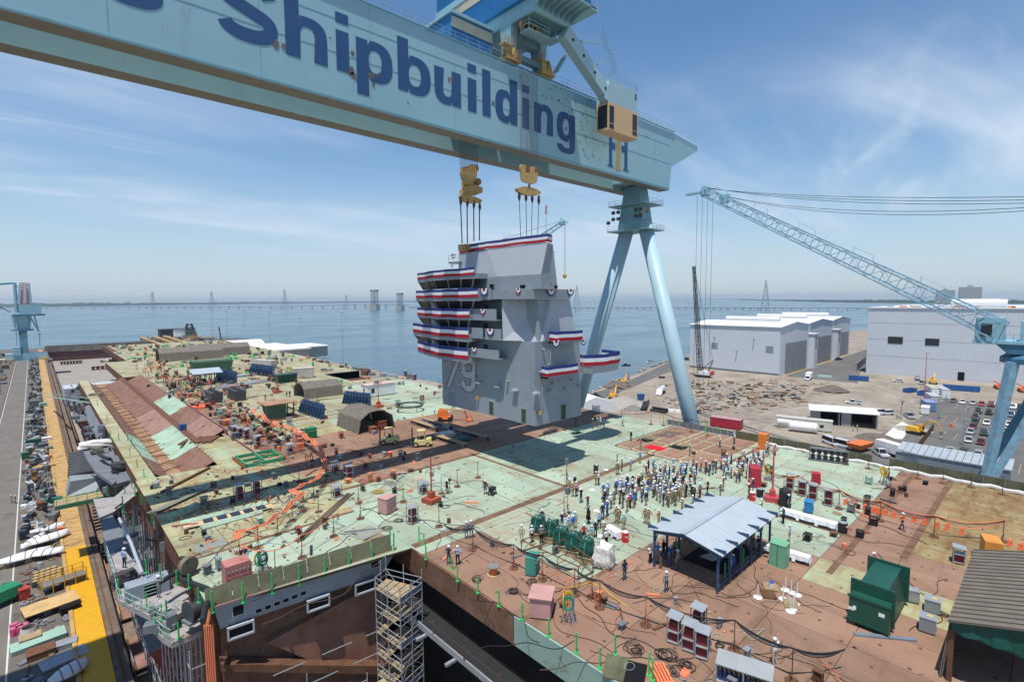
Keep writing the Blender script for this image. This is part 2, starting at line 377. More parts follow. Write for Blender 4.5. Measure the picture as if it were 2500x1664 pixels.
def woods(name,pts,h,dep,step,n_seed):
 r=random.Random(n_seed);m=M();rows=[]
 tot=[]
 for(a,b)in zip(pts[:-1],pts[1:]):
  A=Vc(a);B=Vc(b);n=max(2,int((B-A).length/step))
  for i in range(n):tot.append(A.lerp(B,i/n))
 tot.append(Vc(pts[-1]));hh=h
 for p in tot:
  hh=hh*.8+.2*h*r.uniform(.55,1.45);d=Vc((p.x,p.y,0)).normalized()
  e=hh*r.uniform(.8,1.15)
  rows.append([(p.x,p.y,WZ-.5),(p.x,p.y,WZ+1.2),(p.x+d.x*6,p.y+d.y*6,WZ+e*.75),(p.x+d.x*25,p.y+d.y*25,WZ+e),(p.x+d.x*dep,p.y+d.y*dep,WZ+e*.9),(p.x+d.x*dep*1.1,p.y+d.y*dep*1.1,WZ-.5)])
 k=len(rows[0]);vs=[v for rw in rows for v in rw];fs=[(i*k+j,i*k+j+1,(i+1)*k+j+1,(i+1)*k+j)for i in range(len(rows)-1)for j in range(k-1)]
 m.add(vs,fs);o=kind(m.b(name,WOODS),'stuff');return o
def sh(px,py):
 p=at(px,py,WZ);return(p.x,p.y)
tag(woods('far_woods',[sh(-120,750.5),sh(60,749),sh(250,746.5),sh(450,743.5),sh(650,741),sh(830,739),sh(1000,737),sh(1180,734.2)],34,500,45,3),'long low wooded shore on the left horizon across the water','woods')
tag(woods('far_woods',[sh(2720,745),sh(2500,741),sh(2250,739.5),sh(2080,738),sh(1960,735.5),sh(1850,733),sh(1790,731.4)],21,300,22,4),'green wooded shore on the right horizon beyond the white halls','woods')
tag(woods('far_woods',[sh(1840,730.5),sh(1700,730.8),sh(1560,731.5)],24,500,60,5),'faint hazy strip of woods at the middle of the horizon','woods')
BRC=mat('bridge_concrete',(.20,.20,.20),.9,var=.15)
br=thing('trestle_bridge','long low trestle road bridge crossing the wide river on many piers','bridge')
BP=[(2130,757.5),(1900,756.5),(1700,755),(1500,754.6),(1330,754.2),(1130,753),(1000,752)]
bp3=[at(x,yv,WZ)for x,yv in BP]
dk=M();pr=M()
def trestle(pa,pb,h0,h1,wid,step,pierw):
 A=Vc((pa.x,pa.y,0));B=Vc((pb.x,pb.y,0));u=(B-A).normalized();v=Vc((-u.y,u.x,0));n=max(1,int((B-A).length/step))
 dk.add([A-v*wid+Vc((0,0,h0)),A+v*wid+Vc((0,0,h0)),B+v*wid+Vc((0,0,h1)),B-v*wid+Vc((0,0,h1)),A-v*wid+Vc((0,0,h0+2)),A+v*wid+Vc((0,0,h0+2)),B+v*wid+Vc((0,0,h1+2)),B-v*wid+Vc((0,0,h1+2))],[(3,2,1,0),(4,5,6,7),(0,1,5,4),(1,2,6,5),(2,3,7,6),(3,0,4,7)])
 for i in range(n):
  p=A.lerp(B,(i+.5)/n);h=h0+(h1-h0)*(i+.5)/n
  for s in(-.7,.7):
   c=p+v*wid*s;pr.tube((c.x,c.y,WZ-1),(c.x,c.y,h),pierw,5)
  pr.box((p.x,p.y,h-.7),(2.4,wid*2,1.4),math.atan2(u.y,u.x))
for a,b in zip(bp3[:-1],bp3[1:]):trestle(a,b,3.6,3.6,6,26,.8)
lb=[at(1000,752,WZ),at(955,753,WZ),at(880,752.5,WZ),at(700,752.8,WZ),at(500,753,WZ),at(330,753,WZ),at(100,754.5,WZ),at(-60,756,WZ)]
for i,(a,b)in enumerate(zip(lb[:-1],lb[1:])):
 h0=(12,18,18,8,8,8,6,6)[i];h1=(18,18,8,8,8,6,6,6)[i]
 trestle(a,b,h0,h1,5,70,1.3)
dk.b('deck',BRC,br);kind(pr.b('pier',BRC,br),'stuff')
def lift_tower(px,py,hpx,label):
 p=at(px,py,WZ);h=hpx*(p-CAMP).length/F*.97
 t=thing('lift_bridge_tower',label,'bridge tower',(p.x,p.y,WZ),.45)
 m=M();w2=h*.12
 for sx in(-1,1):
  for sy in(-1,1):m.tube((sx*w2,sy*w2,0),(sx*w2,sy*w2,h),h*.022,4)
 for k in range(7):
  z=h*(.25+.125*k)
  for sx in(-1,1):m.tube((sx*w2,-w2,z),(sx*w2,w2,z),h*.014,4);m.tube((-w2,sx*w2,z),(w2,sx*w2,z),h*.014,4);m.tube((-w2,sx*w2,z),(w2,sx*w2,z-h*.125),h*.012,4)
 m.b('frame',mat('far_teal_steel',(.16,.25,.29),.7),t)
 m=M();m.box((0,0,h*.13),(h*.34,h*.42,h*.27));m.b('base',mat('far_pier',(.36,.34,.31),.9),t)
 m=M();m.box((0,0,h*1.0),(h*.3,h*.34,h*.1));m.b('machine_house',mat('far_teal_steel',(.16,.25,.29),.7),t)
lift_tower(915,756,46,'left tower of the far lift bridge rising over the river')
lift_tower(977,757,40,'right tower of the far lift bridge beside the grey bridge houses')
PYL=mat('pylon_steel',(.24,.26,.28),.6)
def pylon(px,pybase,hpx,label):
 p=at(px,pybase,WZ);h=hpx*(p-CAMP).length/F*.97;w=h*.13
 t=thing('power_pylon',label,'pylon',(p.x,p.y,WZ),.5)
 m=M();r=h*.0034
 lv=[0,.22,.4,.55,.68,.8,.9,1]
 cor=lambda k,s:Vc((s[0]*w*(1-.93*lv[k]),s[1]*w*(1-.93*lv[k]),h*lv[k]))
 S=[(-1,-1),(1,-1),(1,1),(-1,1)]
 for k in range(7):
  for i in range(4):
   m.tube(cor(k,S[i]),cor(k+1,S[i]),r*1.5,4);m.tube(cor(k,S[i]),cor(k+1,S[(i+1)%4]),r,4);m.tube(cor(k,S[(i+1)%4]),cor(k+1,S[i]),r,4);m.tube(cor(k+1,S[i]),cor(k+1,S[(i+1)%4]),r,4)
 m.b('lattice',PYL,t)
 m=M()
 for z,a in((.8,.16),(.9,.13)):m.tube((-h*a,0,h*z),(h*a,0,h*z),r*1.5,4);m.tube((-h*a,0,h*z),(0,0,h*(z+.06)),r,4);m.tube((h*a,0,h*z),(0,0,h*(z+.06)),r,4)
 m.b('cross_arm',PYL,t)
for a in((374,752,34,'leftmost faint power pylon standing in the river near the left shore'),(518,751,36,'second faint power pylon from the left over the distant bridge'),(696,751,42,'third faint power pylon from the left, short of the lift bridge'),(1408,752,57,'power pylon in the river just right of the hanging grey tower'),(1868,756,66,'tall power pylon in the river behind the long white hall'),(846,751,30,'short power pylon left of the lift bridge towers')):pylon(*a)
FB=mat('far_block',(.50,.45,.38),.8,var=.1)
for i,(px0,px1,pt,lab)in enumerate(((2283,2330,716,'darker apartment slab on the right horizon behind the crane boom'),(2338,2396,711,'pale apartment block with stepped roof on the right horizon'))):
 a=at(px0,741,WZ);b=at(px1,741,WZ);h=(741-pt)*a.length/F;u=Vc((b.x-a.x,b.y-a.y,0));Ln=u.length
 t=thing('apartment_block',lab,'building',(a.x,a.y,WZ),math.atan2(u.y,u.x));D=Ln*.35
 M().bx(0,0,0,Ln,D,h).b('wall',FB,t)
 M().bx(Ln*.35,0,h,Ln*.6,D,h*1.12).b('roof_house',FB,t)
 m=M()
 for r_ in range(9):
  for c_ in range(9):m.bx(Ln*(c_+.2)/9,-.9,h*(r_+.25)/9,Ln*(c_+.75)/9,-.1,h*(r_+.72)/9)
 kind(m.b('window',mat('far_window',(.10,.12,.14),.4),t),'stuff')
# ================================================================== THE SHIP'S FLIGHT DECK
deck=struct(M().bx(24.6,-6,14.6,84.0,60,DZ-.06).b('flight_deck',RUSTY))
def dpart(name,mb,m,**k):return mb.b(name,m,deck,**k)
b=M()
for r in((8.6,44.2,24.6,80.5),(24.6,60,78,139),(24.6,158,78,196),(26,196,82,345),(24.6,139,66,158),(8.6,80.5,10.6,196),(17.9,80.5,19.2,196),(22.9,80.5,24.6,196),(17.9,80.5,24.6,97)):b.bx(r[0],r[1],14.6,r[2],r[3],DZ-.06)
b.bx(78.0,60,14.6,84.0,74,DZ-.06);b.bx(19.2,196,14.6,26,250,DZ-.06)
dpart('deck_structure',b,RUSTY)
def zone(x,yv):
 if yv<60 and x>24:
  if 66<x<84 and 32.3<yv<46.9:return D_RED
  if x<31.5 and yv<38.6:return D_RED
  if x<45 and yv<25.4:return D_RED
  if x<50 and 13.5<yv<26:return D_RED
  if yv<8.6 and x>55:return D_RUST
  if yv<12 and x>50:return D_RED
  if yv<11 and x>42:return D_WORN
  if yv<13.5 and x>42:return D_WORN
  return D_GREEN
 if x<24.6 and yv<81:return D_WORN if yv>52 else D_GREEN
 if 59<yv<86 and x>31:return D_RED
 if 24.6<=x<29 and 70<yv<132:return D_RED
 if yv<100:return D_WORN if x<40 else D_GREEN
 if x>58 and yv<135:return D_GREEN
 return D_FAR
pm={}
def plate(x0,y0,x1,y1,g=.022):
 cx,cy=(x0+x1)/2,(y0+y1)/2;w_,h_=x1-x0-2*g,y1-y0-2*g;m=zone(cx,cy)
 key=(round(w_,2),round(h_,2),m.name)
 if key not in pm:pm[key]=M().bx(-w_/2,-h_/2,-.05,w_/2,h_/2,0).mesh('deck_plate',m)
 o=bpy.data.objects.new('deck_plate',pm[key]);COL.objects.link(o);o.location=(cx,cy,DZ+ru(-.004,.004));o.parent=deck;return o
def plates(xs,ys,skip=lambda x,yv:False):
 for a,c in zip(xs[:-1],xs[1:]):
  for e,f in zip(ys[:-1],ys[1:]):
   if not skip((a+c)/2,(e+f)/2):plate(a,e,c,f)
xs1=[24.6,28.1,31.5,34.9,38.3,41.7,45,47.2,50,53.3,56.6,60,63.1,66.2,69.6,73.4,77,80.5,84]
ys1=[-6,1,8.6,13.6,19.6,25.4,32.2,38.6,41.0,46.9,53,59]
plates(xs1,ys1,lambda x,yv:(36.5<x<57.2 and 19.7<yv<25 and 42<x<52)and False)
plates([8.4,12.4,16.5,20.5,24.6],[45.4,52,58.6,66,73.5,80.5])
def yfr(x):return 42.75-(x-8.6)*.151
for a,c in zip((8.4,12.4,16.5,20.5),(12.4,16.5,20.5,24.6)):
 b=M();b.prism([(a+.02,yfr(a),DZ-.05),(c-.02,yfr(c),DZ-.05),(c-.02,45.38,DZ-.05),(a+.02,45.38,DZ-.05)],(0,0,.05));dpart('deck_plate',b,D_GREEN)
b=M();b.prism([(8.6,yfr(8.6)+.1,DZ-.3),(24.5,yfr(24.5)+.1,DZ-.3),(24.5,45,DZ-.3),(8.6,45,DZ-.3)],(0,0,.24));dpart('deck_structure',b,RUSTY)
plates([24.6,29,34.5,40,46,52,58,64.5,71,78],[59,67,75,86,96,108,120,132,139])
plates([78,84],[59,67,74])
plates([17.9,24.6],[80.5,88.5,97])
plates([8.6,10.6],[80.5,100,120,140,160,196]);plates([22.9,24.6],[97,120,140,165,196])
plates([24.6,32,40,50,58,66],[139,149,158]);plates([24.6,36,48,62,78],[158,177,196])
b=M()
for r in((26,196,54,250),(54,196,82,250),(26,250,54,300),(54,250,82,300),(28,300,54,345),(54,300,80,345),(19.2,196,26,222),(19.2,222,26,250)):b.bx(r[0]+.03,r[1]+.03,DZ-.05,r[2]-.03,r[3]-.03,DZ)
kind(dpart('deck_plate',b,D_FAR),'stuff')
b=M()
for x0,y0,x1,y1 in((24.8,40.0,66,40.9),(46.6,41,47.1,60),(55,8.2,83.5,8.8),(47.5,12,83,12.5),(24.8,58.6,48,59.3),(56.3,12.5,56.7,32),(66,30.7,84,31.2),(24.7,25.2,36,25.6),(65.6,31.2,66.0,47),(66,47,84,47.4),(8.5,51.8,24.5,52.2),(8.5,66,24,66.4),(28.6,75,29.1,132),(30,100,78,100.5),(30,132,78,132.4)):b.bx(x0,y0,DZ-.02,x1,y1,DZ+.012)
dpart('weld_seam',b,mat('brown_weld_strip',(.17,.10,.065),.9,var=.35,scale=1.2))
b=M()
for i in range(52):
 for j in range(90):
  x=9.5+i*1.45+ru(-.08,.08);yv=-4+j*1.85+ru(-.1,.1)
  if(i+j)%2==0 or rnd.random()<.12:continue
  if x<24.8 and yv<42.6:continue
  if x<23 and yv>80:continue
  if x>77 and yv>73:continue
  if x>65 and yv>137:continue
  b.lathe([(.13,.0),(.11,.012)],(x,yv,DZ+.004),7)
kind(dpart('tie_down_pad',b,mat('pad_brown',(.11,.075,.045),.9,var=.4,scale=2)),'stuff')
b=M()
for i in range(150):
 x=ru(26,82);yv=ru(0,120)
 if x>77 and yv>58:continue
 a,c=rnd.choice(((.9,.25),(.3,1.1),(.5,.5),(1.3,.18)))
 b.bx(x,yv,DZ,x+a,yv+c,DZ+.008)
kind(dpart('deck_patch',b,mat('patch_brown',(.22,.13,.085),.9,var=.35,scale=1.5)),'stuff')
b=M()
for x0,y0,x1,y1 in((66.1,32.2,66.5,47),(66.1,46.8,84,47.1),(66,41.3,84,41.7),(66,40.3,84,40.55),(66,36.4,84,36.65),(72.4,32.2,72.65,47),(78.2,32.2,78.45,47),(66,44.2,78,44.4),(72.5,38.5,84,38.7),(66,32.0,84,32.25)):b.bx(x0,y0,DZ,x1,y1,DZ+.010)
dpart('lift_seam',b,mat('pale_seam',(.42,.37,.24),.9,var=.25,scale=1.5))
b=M()
for i in range(8):b.prism([(76.2+i*.55,43.4,DZ+.012),(76.5+i*.55,43.4,DZ+.012),(75.7+i*.55,45.8,DZ+.012),(75.4+i*.55,45.8,DZ+.012)],(0,0,.006))
dpart('hazard_stripe',b,flat('dark_stripe',(.09,.08,.085),.9))
cp=M();c4=[at(x,yv,DZ+.02)for x,yv in((1572.5,1091),(1588.5,1085),(1628.5,1093.5),(1612,1100.5))]
cp.prism(c4,(0,0,.03));tag(cp.b('red_carpet',flat('carpet_red',(.62,.015,.03),.9)),'small bright red carpet lying on the brown lift area','carpet')
BROWNH=mat('hull_brown_primer',(.19,.105,.07),.8,var=.25,scale=.5,rust=.5,rcol=(.10,.055,.035),rscale=.6)
HGREEN=mat('hull_green_primer',(.27,.385,.32),.7,var=.1,scale=.5,rust=.12,rscale=.4)
b=M();b.bx(24.42,26.3,14.75,24.58,39.2,DZ-.02);dpart('hull_wall',b,BROWNH)
b=M();b.bx(24.42,-6,14.75,24.58,26.2,DZ-.02);dpart('hull_wall',b,HGREEN)
b=M();b.bx(25.2,-6,FLOOR,83,58,14.6);dpart('hull_wall',b,mat('hull_recess_shade',(.02,.018,.018),.9,var=.3))  # hull under the deck coloured near black to imitate the deep shade there
b=M();b.bx(84.0,-6,12.5,84.15,60,DZ+.0);b.bx(84.0,60,12.5,84.15,74,DZ);b.bx(78.0,74.1,12.5,78.15,139,DZ);b.bx(82.0,196,10,82.15,345,DZ);dpart('hull_wall',b,GREY)
b=M();b.bx(66,158,12.6,78,158.16,DZ+.02);dpart('lift_opening_wall',b,GREY)
b=M();b.bx(66.2,140,13.6,84,157.9,14.4);dpart('lift_platform',b,mat('grey_platform',(.20,.205,.205),.8,var=.15))
b=M();b.bx(9.6,80,FLOOR,80,197,14.5);b.bx(29,197,FLOOR,80,340,14.5);dpart('hull_body',b,mat('hull_red_body',(.14,.05,.04),.8,var=.25,scale=.3))
b=M();b.bx(9.2,45.4,FLOOR,24.5,80,14.6);dpart('hull_body',b,BROWNH)
TP_R=mat('trough_red_panel',(.22,.125,.095),.85,var=.25,scale=.8,rust=.45);TP_G=mat('trough_green_panel',(.33,.45,.335),.8,var=.15,rust=.35);TP_P=mat('trough_pink_panel',(.29,.175,.14),.85,var=.2,rust=.3)
b=M();b.bx(10.6,80.5,14.6,17.9,196,15.55);b.bx(19.2,97,14.6,22.9,196,15.75);dpart('trough_floor',b,mat('trough_floor_primer',(.33,.20,.12),.9,var=.3,scale=.6,rust=.6))
def slope(x0,z0,x1,z1,y0,y1,m):
 mb=M();mb.prism([(x0,y0,z0),(x1,y0,z1),(x1,y0,z1-.12),(x0,y0,z0-.12)],(0,y1-y0,0));return dpart('trough_panel',mb,m)
yy=82.0;k=0
seq=[TP_R,TP_G,TP_G,TP_P,TP_P,TP_R,TP_R,TP_R,TP_R,TP_R,TP_R]
while yy<190:
 L=ru(7,11);m=seq[min(k,len(seq)-1)]
 slope(14.3,15.6,17.8,17.25,yy,min(yy+L,192)-.12,m);slope(12.6,15.6,10.7,17.02,yy+.4,min(yy+L,192)-.05,TP_G if k in(1,2)else TP_R)
 yy+=L;k+=1
yy=99.0;k=0
while yy<190:
 L=ru(6,9);m=[TP_P,TP_P,TP_R,TP_R,TP_G,TP_G,TP_G,TP_R,TP_R,TP_R,TP_R,TP_R,TP_R,TP_R,TP_R][k]
 slope(19.5,15.8,23.2,17.75,yy,yy+L-.12,m);yy+=L;k+=1
b=M()
for q in range(26):
 yv=84+q*4.1;b.box((14.0,yv,15.75),(4.5,.10,.10),.5*(1 if q%3 else-1)+.1)
kind(dpart('trough_bar',b,RUSTY),'stuff')
b=M()
for q in range(60):
 b.tube((17.6,83+q*1.75,17.25),(17.9,83.1+q*1.75,17.55),.05,4);b.tube((12.4+ru(-.2,.2),83+q*1.75,15.6),(12.6,83.1+q*1.75,15.85),.05,4)
kind(dpart('trough_clip',b,RUSTY),'stuff')
b=M();b.bx(23.25,97,DZ,23.4,131,DZ+1.0);b.bx(23.3,80.6,DZ,23.4,96,DZ+.35);dpart('trough_side_plate',b,mat('purple_red_plate',(.27,.11,.12),.8,var=.15))
e0=at(525,1478,DZ);e1=at(965,1340,DZ)
fx=Vc((e1.x-e0.x,e1.y-e0.y,0));FL=fx.length;fxu=fx.normalized();fn=Vc((fxu.y,-fxu.x,0));far_=math.atan2(fx.y,fx.x)
fas=thing('hull_end_block','grey painted end of the left deck block with square ports above the scaffold','hull block',(e0.x,e0.y,DZ),far_)
b=M();b.hull2([(0.3,.35,-2.15),(FL-1.2,.35,-2.15),(FL-1.2,3.2,-2.15),(.3,3.2,-2.15)],[(-.1,-.06,-.1),(FL+.1,-.06,-.1),(FL+.1,3.2,-.1),(-.1,3.2,-.1)]);b.b('fascia',GREY,fas)
b=M();b.bx(-.15,-.12,-.1,FL+.15,.3,.02);b.b('deck_edge_strip',mat('pink_edge_strip',(.32,.17,.14),.8,var=.2),fas)
b=M();b.bx(.5,1.6,-28,FL-.2,4.5,-2.16);b.b('recess_wall',BROWNH,fas)
b=M();b.prism([(FL*.25,.9,-5.0),(FL-.6,.9,-3.0),(FL-.6,.9,-13),(FL*.55,.9,-9)],(0,.6,0));b.b('lower_plate',mat('pink_brown_plate',(.25,.13,.09),.8,var=.2,rust=.3),fas)
b=M();b.prism([(0.2,.2,-4.9),(FL-.3,-.2,-11.2),(FL-.3,-.2,-12.0),(.2,.2,-5.5)],(0,1.2,0));b.b('brace_beam',RUSTY,fas)
def port(x,z,w_,h_):
 yv=-.06+.41*((-.1-z)/2.05)
 t=M();t.box((x,yv-.02,z),(w_+.14,.08,h_+.14));o=t.b('port_frame',GREY_L,fas)
 t=M();t.box((x,yv-.05,z),(w_,.06,h_));t.b('port_opening',DARK,o)
port(1.55,-.95,.75,.75);port(FL-2.0,-.75,.7,.65)
for i in range(6):port(3.0+i*.68,-1.62+.05*i,.42,.28)
for x in(.7,6.6,FL-3.9):
 t=M();t.bx(x,-.15,-3.1,x+1.9,.05,-2.95);t.bx(x,-.15,-2.2,x+1.9,.05,-2.05);t.bx(x,-.15,-3.0,x+.12,.05,-2.1);t.bx(x+1.78,-.15,-3.0,x+1.9,.05,-2.1);o=t.b('lower_port_frame',GREY_L,fas)
 M().bx(x+.1,-.02,-2.98,x+1.8,.25,-2.1).b('port_opening',DARK,o)
def strokes(mb,segs,r):
 for a,c in segs:mb.tube(a,c,r,4)
def fpt(u_,v_):return Vc((u_,-.06+.41*((-.1-v_)/2.05)-.03,v_))
DG={'6':[(1,1),(.3,.9),(0,.45),(.1,.05),(.6,0),(.9,.3),(.6,.55),(.1,.4)],'3':[(0,1),(.8,.95),(.3,.55),(.85,.4),(.7,.05),(0,0)],'.':[(.3,0),(.35,.06)],
'u':[(0,.6),(.05,.1),(.5,0),(.8,.2),(.85,.6),(.85,0)],'p':[(0,.6),(0,-.4),(0,.5),(.6,.6),(.7,.2),(0,.1)],'a':[(.7,.6),(.1,.5),(0,.1),(.6,.1),(.8,.6),(.8,0)],'r':[(0,.6),(0,0),(.1,.45),(.6,.6)]}
ch=M()
def scrawl(txt,u_,v_,s):
 for c in txt:
  P=[fpt(u_+x*s*.62,v_+yv*s)for x,yv in DG[c]]
  strokes(ch,zip(P[:-1],P[1:]),.014);u_+=s*(.35 if c=='.' else .72)
scrawl('6.636',.28,-1.78,.34);scrawl('uppar',.55,-2.02,.24)
ch.b('chalk_mark',flat('chalk',(.62,.64,.65),.9),fas)
for i in range(8):
 u0=-.6+i*(FL+.3)/8;b=M();b.prism([(u0,-.02,.03),(u0+(FL+.3)/8-.05,-.02,.03),(u0+(FL+.3)/8-.05,.5,1.28+.06*((i*7)%3)),(u0,.5,1.25+.06*((i*5)%3))],(0,.04,0))
 o=b.b('plywood_board',WOOD_G,None,(e0.x,e0.y,DZ),far_);tag(o,'%s plywood screen board from the left along the grey hull end'%ordn(i),'board','plywood screen boards')
def gpost(p,h,label,grp,tilt=0.0):
 t=M();t.box((0,0,h/2),(.09,.09,h));t.box((0,0,.03),(.24,.24,.06));o=t.b('guard_post',GREENP,None,p,ru(0,.6));o.rotation_euler.y=tilt
 return tag(o,label,'guard post',grp)
for i in range(8):
 p=e0+fxu*(-.2+i*(FL+.0)/7)+fn*.16;gpost((p.x,p.y,DZ-.4),1.7,'%s bright green guard post from the left on the grey hull end'%ordn(i),'green posts on the hull end')
GP=[(1040,1365,1.3),(1103,1390,1.25),(1117,1418,1.3),(1167,1447,1.3),(1218,1479,1.3),(1275,1512,1.3),(1340,1553,1.3),(1407,1593,1.4),(1465,1630,1.4),(1502,1597,1.4),(1584,1648,1.5),(1593,1660,1.4),
(953,1335,1.6),(962,1340,1.6),(1023,1320,1.5),(1035,1330,1.2)]
for i,(x,yv,h)in enumerate(GP):gpost(at(x,yv,DZ),h,'%s green guard post counted along the edges of the dark gap between the deck blocks'%ordn(i),'green posts along the deck gap')
GPL=[(238,990),(262,1028),(270,1068),(290,1075),(318,1112),(335,1140),(352,1165),(371,1275),(345,1230),(330,1210),(357,1398),(392,1410),(325,1290),(300,1235),(240,965),(226,950),(258,955),(275,962),(312,1075),(322,1085),(432,1425),(462,1435),(485,1470)]
for i,(x,yv)in enumerate(GPL):gpost(at(x,yv,DZ),1.2,'%s green guard post listed along the left edge of the deck'%ordn(i),'green posts along the left deck edge')
# ================================================================== GANTRY CRANE
KS=.88
def K(x,yv,z):return Vc((x*KS,yv*KS,40+(z-40)*KS))
GY0,GY1,GY2,GY3=55.7,57.9,62.7,65.0;GB,GT=62.1,73.45
gan=thing('gantry_crane','huge pale teal twin girder gantry crane with dark blue lettering across the picture','gantry crane',(90.6,60.3,0))
GI=Vc((90.6,60.3,0))
def gp(name,mb,m,parent=None,**k):
 o=mb.b(name,m,parent or gan,**k)
 if parent is None:o.location=-GI
 return o
def girder(y0,y1,nm):
 b=M();b.mi=0
 prof=[(-60,GB),(95.5,GB-.3),(96.2,66.6),(106.8,71.6),(106.8,72.6),(97,GT-.2),(-60,GT)]
 b.prism([(x,y0,z)for x,z in prof],(0,y1-y0,0))
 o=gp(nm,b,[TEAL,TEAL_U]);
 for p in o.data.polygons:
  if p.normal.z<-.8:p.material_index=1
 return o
g1=girder(GY0,GY1,'front_girder');g2=girder(GY2,GY3,'rear_girder')
b=M()
for z in(70.55,67.0):b.bx(-60,GY0-.03,z,95.6,GY0,z+.05)
for x in range(-54,96,12):b.bx(x,GY0-.02,GB+.1,x+.04,GY0,GT-.1)
b.bx(-60,GY0-.06,GB-.02,95.4,GY0-.005,GB+.16);gp('weld_line',b,mat('girder_seam',(.19,.38,.42),.6))
b=M()
for y0 in(GY0,GY2):b.bx(-60,y0-.25,GT,97,y0+.1,GT+.1);b.bx(-60,y0+.8,GT,97,y0+1.1,GT+.28)
gp('rail',b,TEAL_D)
b=M()
for i in range(74):
 x=-50+i*2.0
 if 50<x<62.5:continue
 b.tube((x,GY0-.2,GT),(x,GY0-.2,GT+1.1),.03,4)
for z in(.55,1.1):b.tube((-50,GY0-.2,GT+z),(50,GY0-.2,GT+z),.03,4);b.tube((62.5,GY0-.2,GT+z),(97,GY0-.2,GT+z-.1),.03,4);b.tube((97,GY0-.2,GT+z-.1),(106.8,GY0-.2,72.6+z),.03,4)
gp('guard_rail',b,STEEL)
b=M()
for i in range(16):x=-40+i*9;b.box((x,GY2-.03,72.6),(.18,.06,.9))
gp('girder_vent',b,TEAL_D)
for x0,x1 in((86,94.5),(-20,-14)):
 b=M();b.bx(x0,GY1+.01,GB+.6,x1,GY2-.01,GT-.6);gp('cross_beam',b,TEAL)
def arc(cx,cy,rx,ry,a0,a1,n=10,p=2.5):
 o=[]
 for i in range(n+1):
  t=math.radians(a0+(a1-a0)*i/n);c,s=cos(t),sin(t)
  o.append((cx+rx*math.copysign(abs(c)**(2/p),c),cy+ry*math.copysign(abs(s)**(2/p),s)))
 return o
XH,ASC,DSC,ST=4.9,7.0,-2.1,1.68
def g_rect(x0,y0,x1,y1):return[[(x0,y0),(x1,y0),(x1,y1),(x0,y1)]]
def g_n(Wd,top):
 A=[(0,0),(0,top),(ST*.97,top)]+([(ST*.97,XH-.75)]if top==XH else[(ST,XH-.65)])
 A+=arc(ST+.95,XH-2.0,Wd-ST-.95,2.1,106,0,10)+[(Wd,0),(Wd-ST,0)]
 A+=arc((Wd)/2+.12,XH-2.1,(Wd-2*ST)/2+.12*0+.05,1.05,0,180,8)+[(ST,0)]
 return[A]
def g_bowl(Wd,stem_top,stem_bot):
 A=[(0,stem_bot),(0,stem_top),(ST,stem_top),(ST,XH-.62)]if stem_top>XH+.1 else[(0,stem_bot),(0,XH),(ST*.95,XH),(ST*.95,XH-.68)]
 A+=arc(ST+1.05,XH/2,Wd-ST-1.05,XH/2+.12,104,-104,18)
 A+=[(ST*.95,.62),(ST*.95,0 if stem_bot==0 else stem_bot)]if stem_bot==0 else[(ST,.62),(ST,stem_bot)]
 H=arc((ST+Wd-ST)/2+.05,XH/2,(Wd-2*ST)/2+.02,XH/2-1.02,0,360,20)[:-1]
 return[A,H]
def mirx(g,Wd):return[[(Wd-x,yv)for x,yv in c][::-1]for c in g]
def rot180(g,Wd,h):return[[(Wd-x,h-yv)for x,yv in c]for c in g]
def stroke(pts,wd):
 P=[Vc((a,c))for a,c in pts];Lf,Rt=[],[]
 for i,p in enumerate(P):
  d=(P[min(i+1,len(P)-1)]-P[max(i-1,0)]).normalized();nn_=Vc((-d.y,d.x));w_=wd[i]if isinstance(wd,list)else wd
  Lf.append(tuple(p+nn_*w_/2));Rt.append(tuple(p-nn_*w_/2))
 return[Lf+Rt[::-1]]
def g_S(Wd,h):
 u_=Wd/6.4;v_=h/7.0
 pts=arc(3.2*u_,5.02*v_,2.3*u_,1.22*v_,8,228,16,2.3)+arc(3.2*u_,1.98*v_,2.35*u_,1.22*v_,48,-172,16,2.3)
 n=len(pts);wd=[1.5*min(1,v_)for i in range(n)]
 return stroke(pts,wd)
def g_g(Wd):
 A=mirx(g_bowl(Wd,XH,0),Wd)
 hook=[(Wd,.0),(Wd,-.55)]+arc(Wd/2+.05,-.75,Wd/2-.05,1.45,0,-180,12)+[(1.5,-.72)]+arc(Wd/2+.1,-.72,(Wd-2*ST)/2+.1,.5,180,360,6)[1:]+[(Wd-ST,0)]
 return A,hook
def put(gl,x0,base=68.6,m=LETTER,nm='letter',sx=1.0,proud=.035):
 b=M()
 loops=[[Vc((p[0]*sx,p[1],0))for p in c]for c in gl]
 tri=tessellate_polygon(loops);fl=[v for c in loops for v in c]
 vs=[]
 for v in fl:
  q=K(x0+v.x,63.3,base+v.y);vs.append((q.x,GY0-proud,q.z))
 b.add(vs,[tuple(t)for t in tri])
 return gp(nm,b,m)
L_=[('S',16.1,6.5),('h',23.3,5.0),('i',29.45,0),('p',32.1,5.2),('b',38.1,5.3),('u',44.05,4.75),('i',50.1,0),('l',52.95,0),('d',55.6,4.85),('i',61.55,0),('n',64.4,4.75),('g',70.1,5.05)]
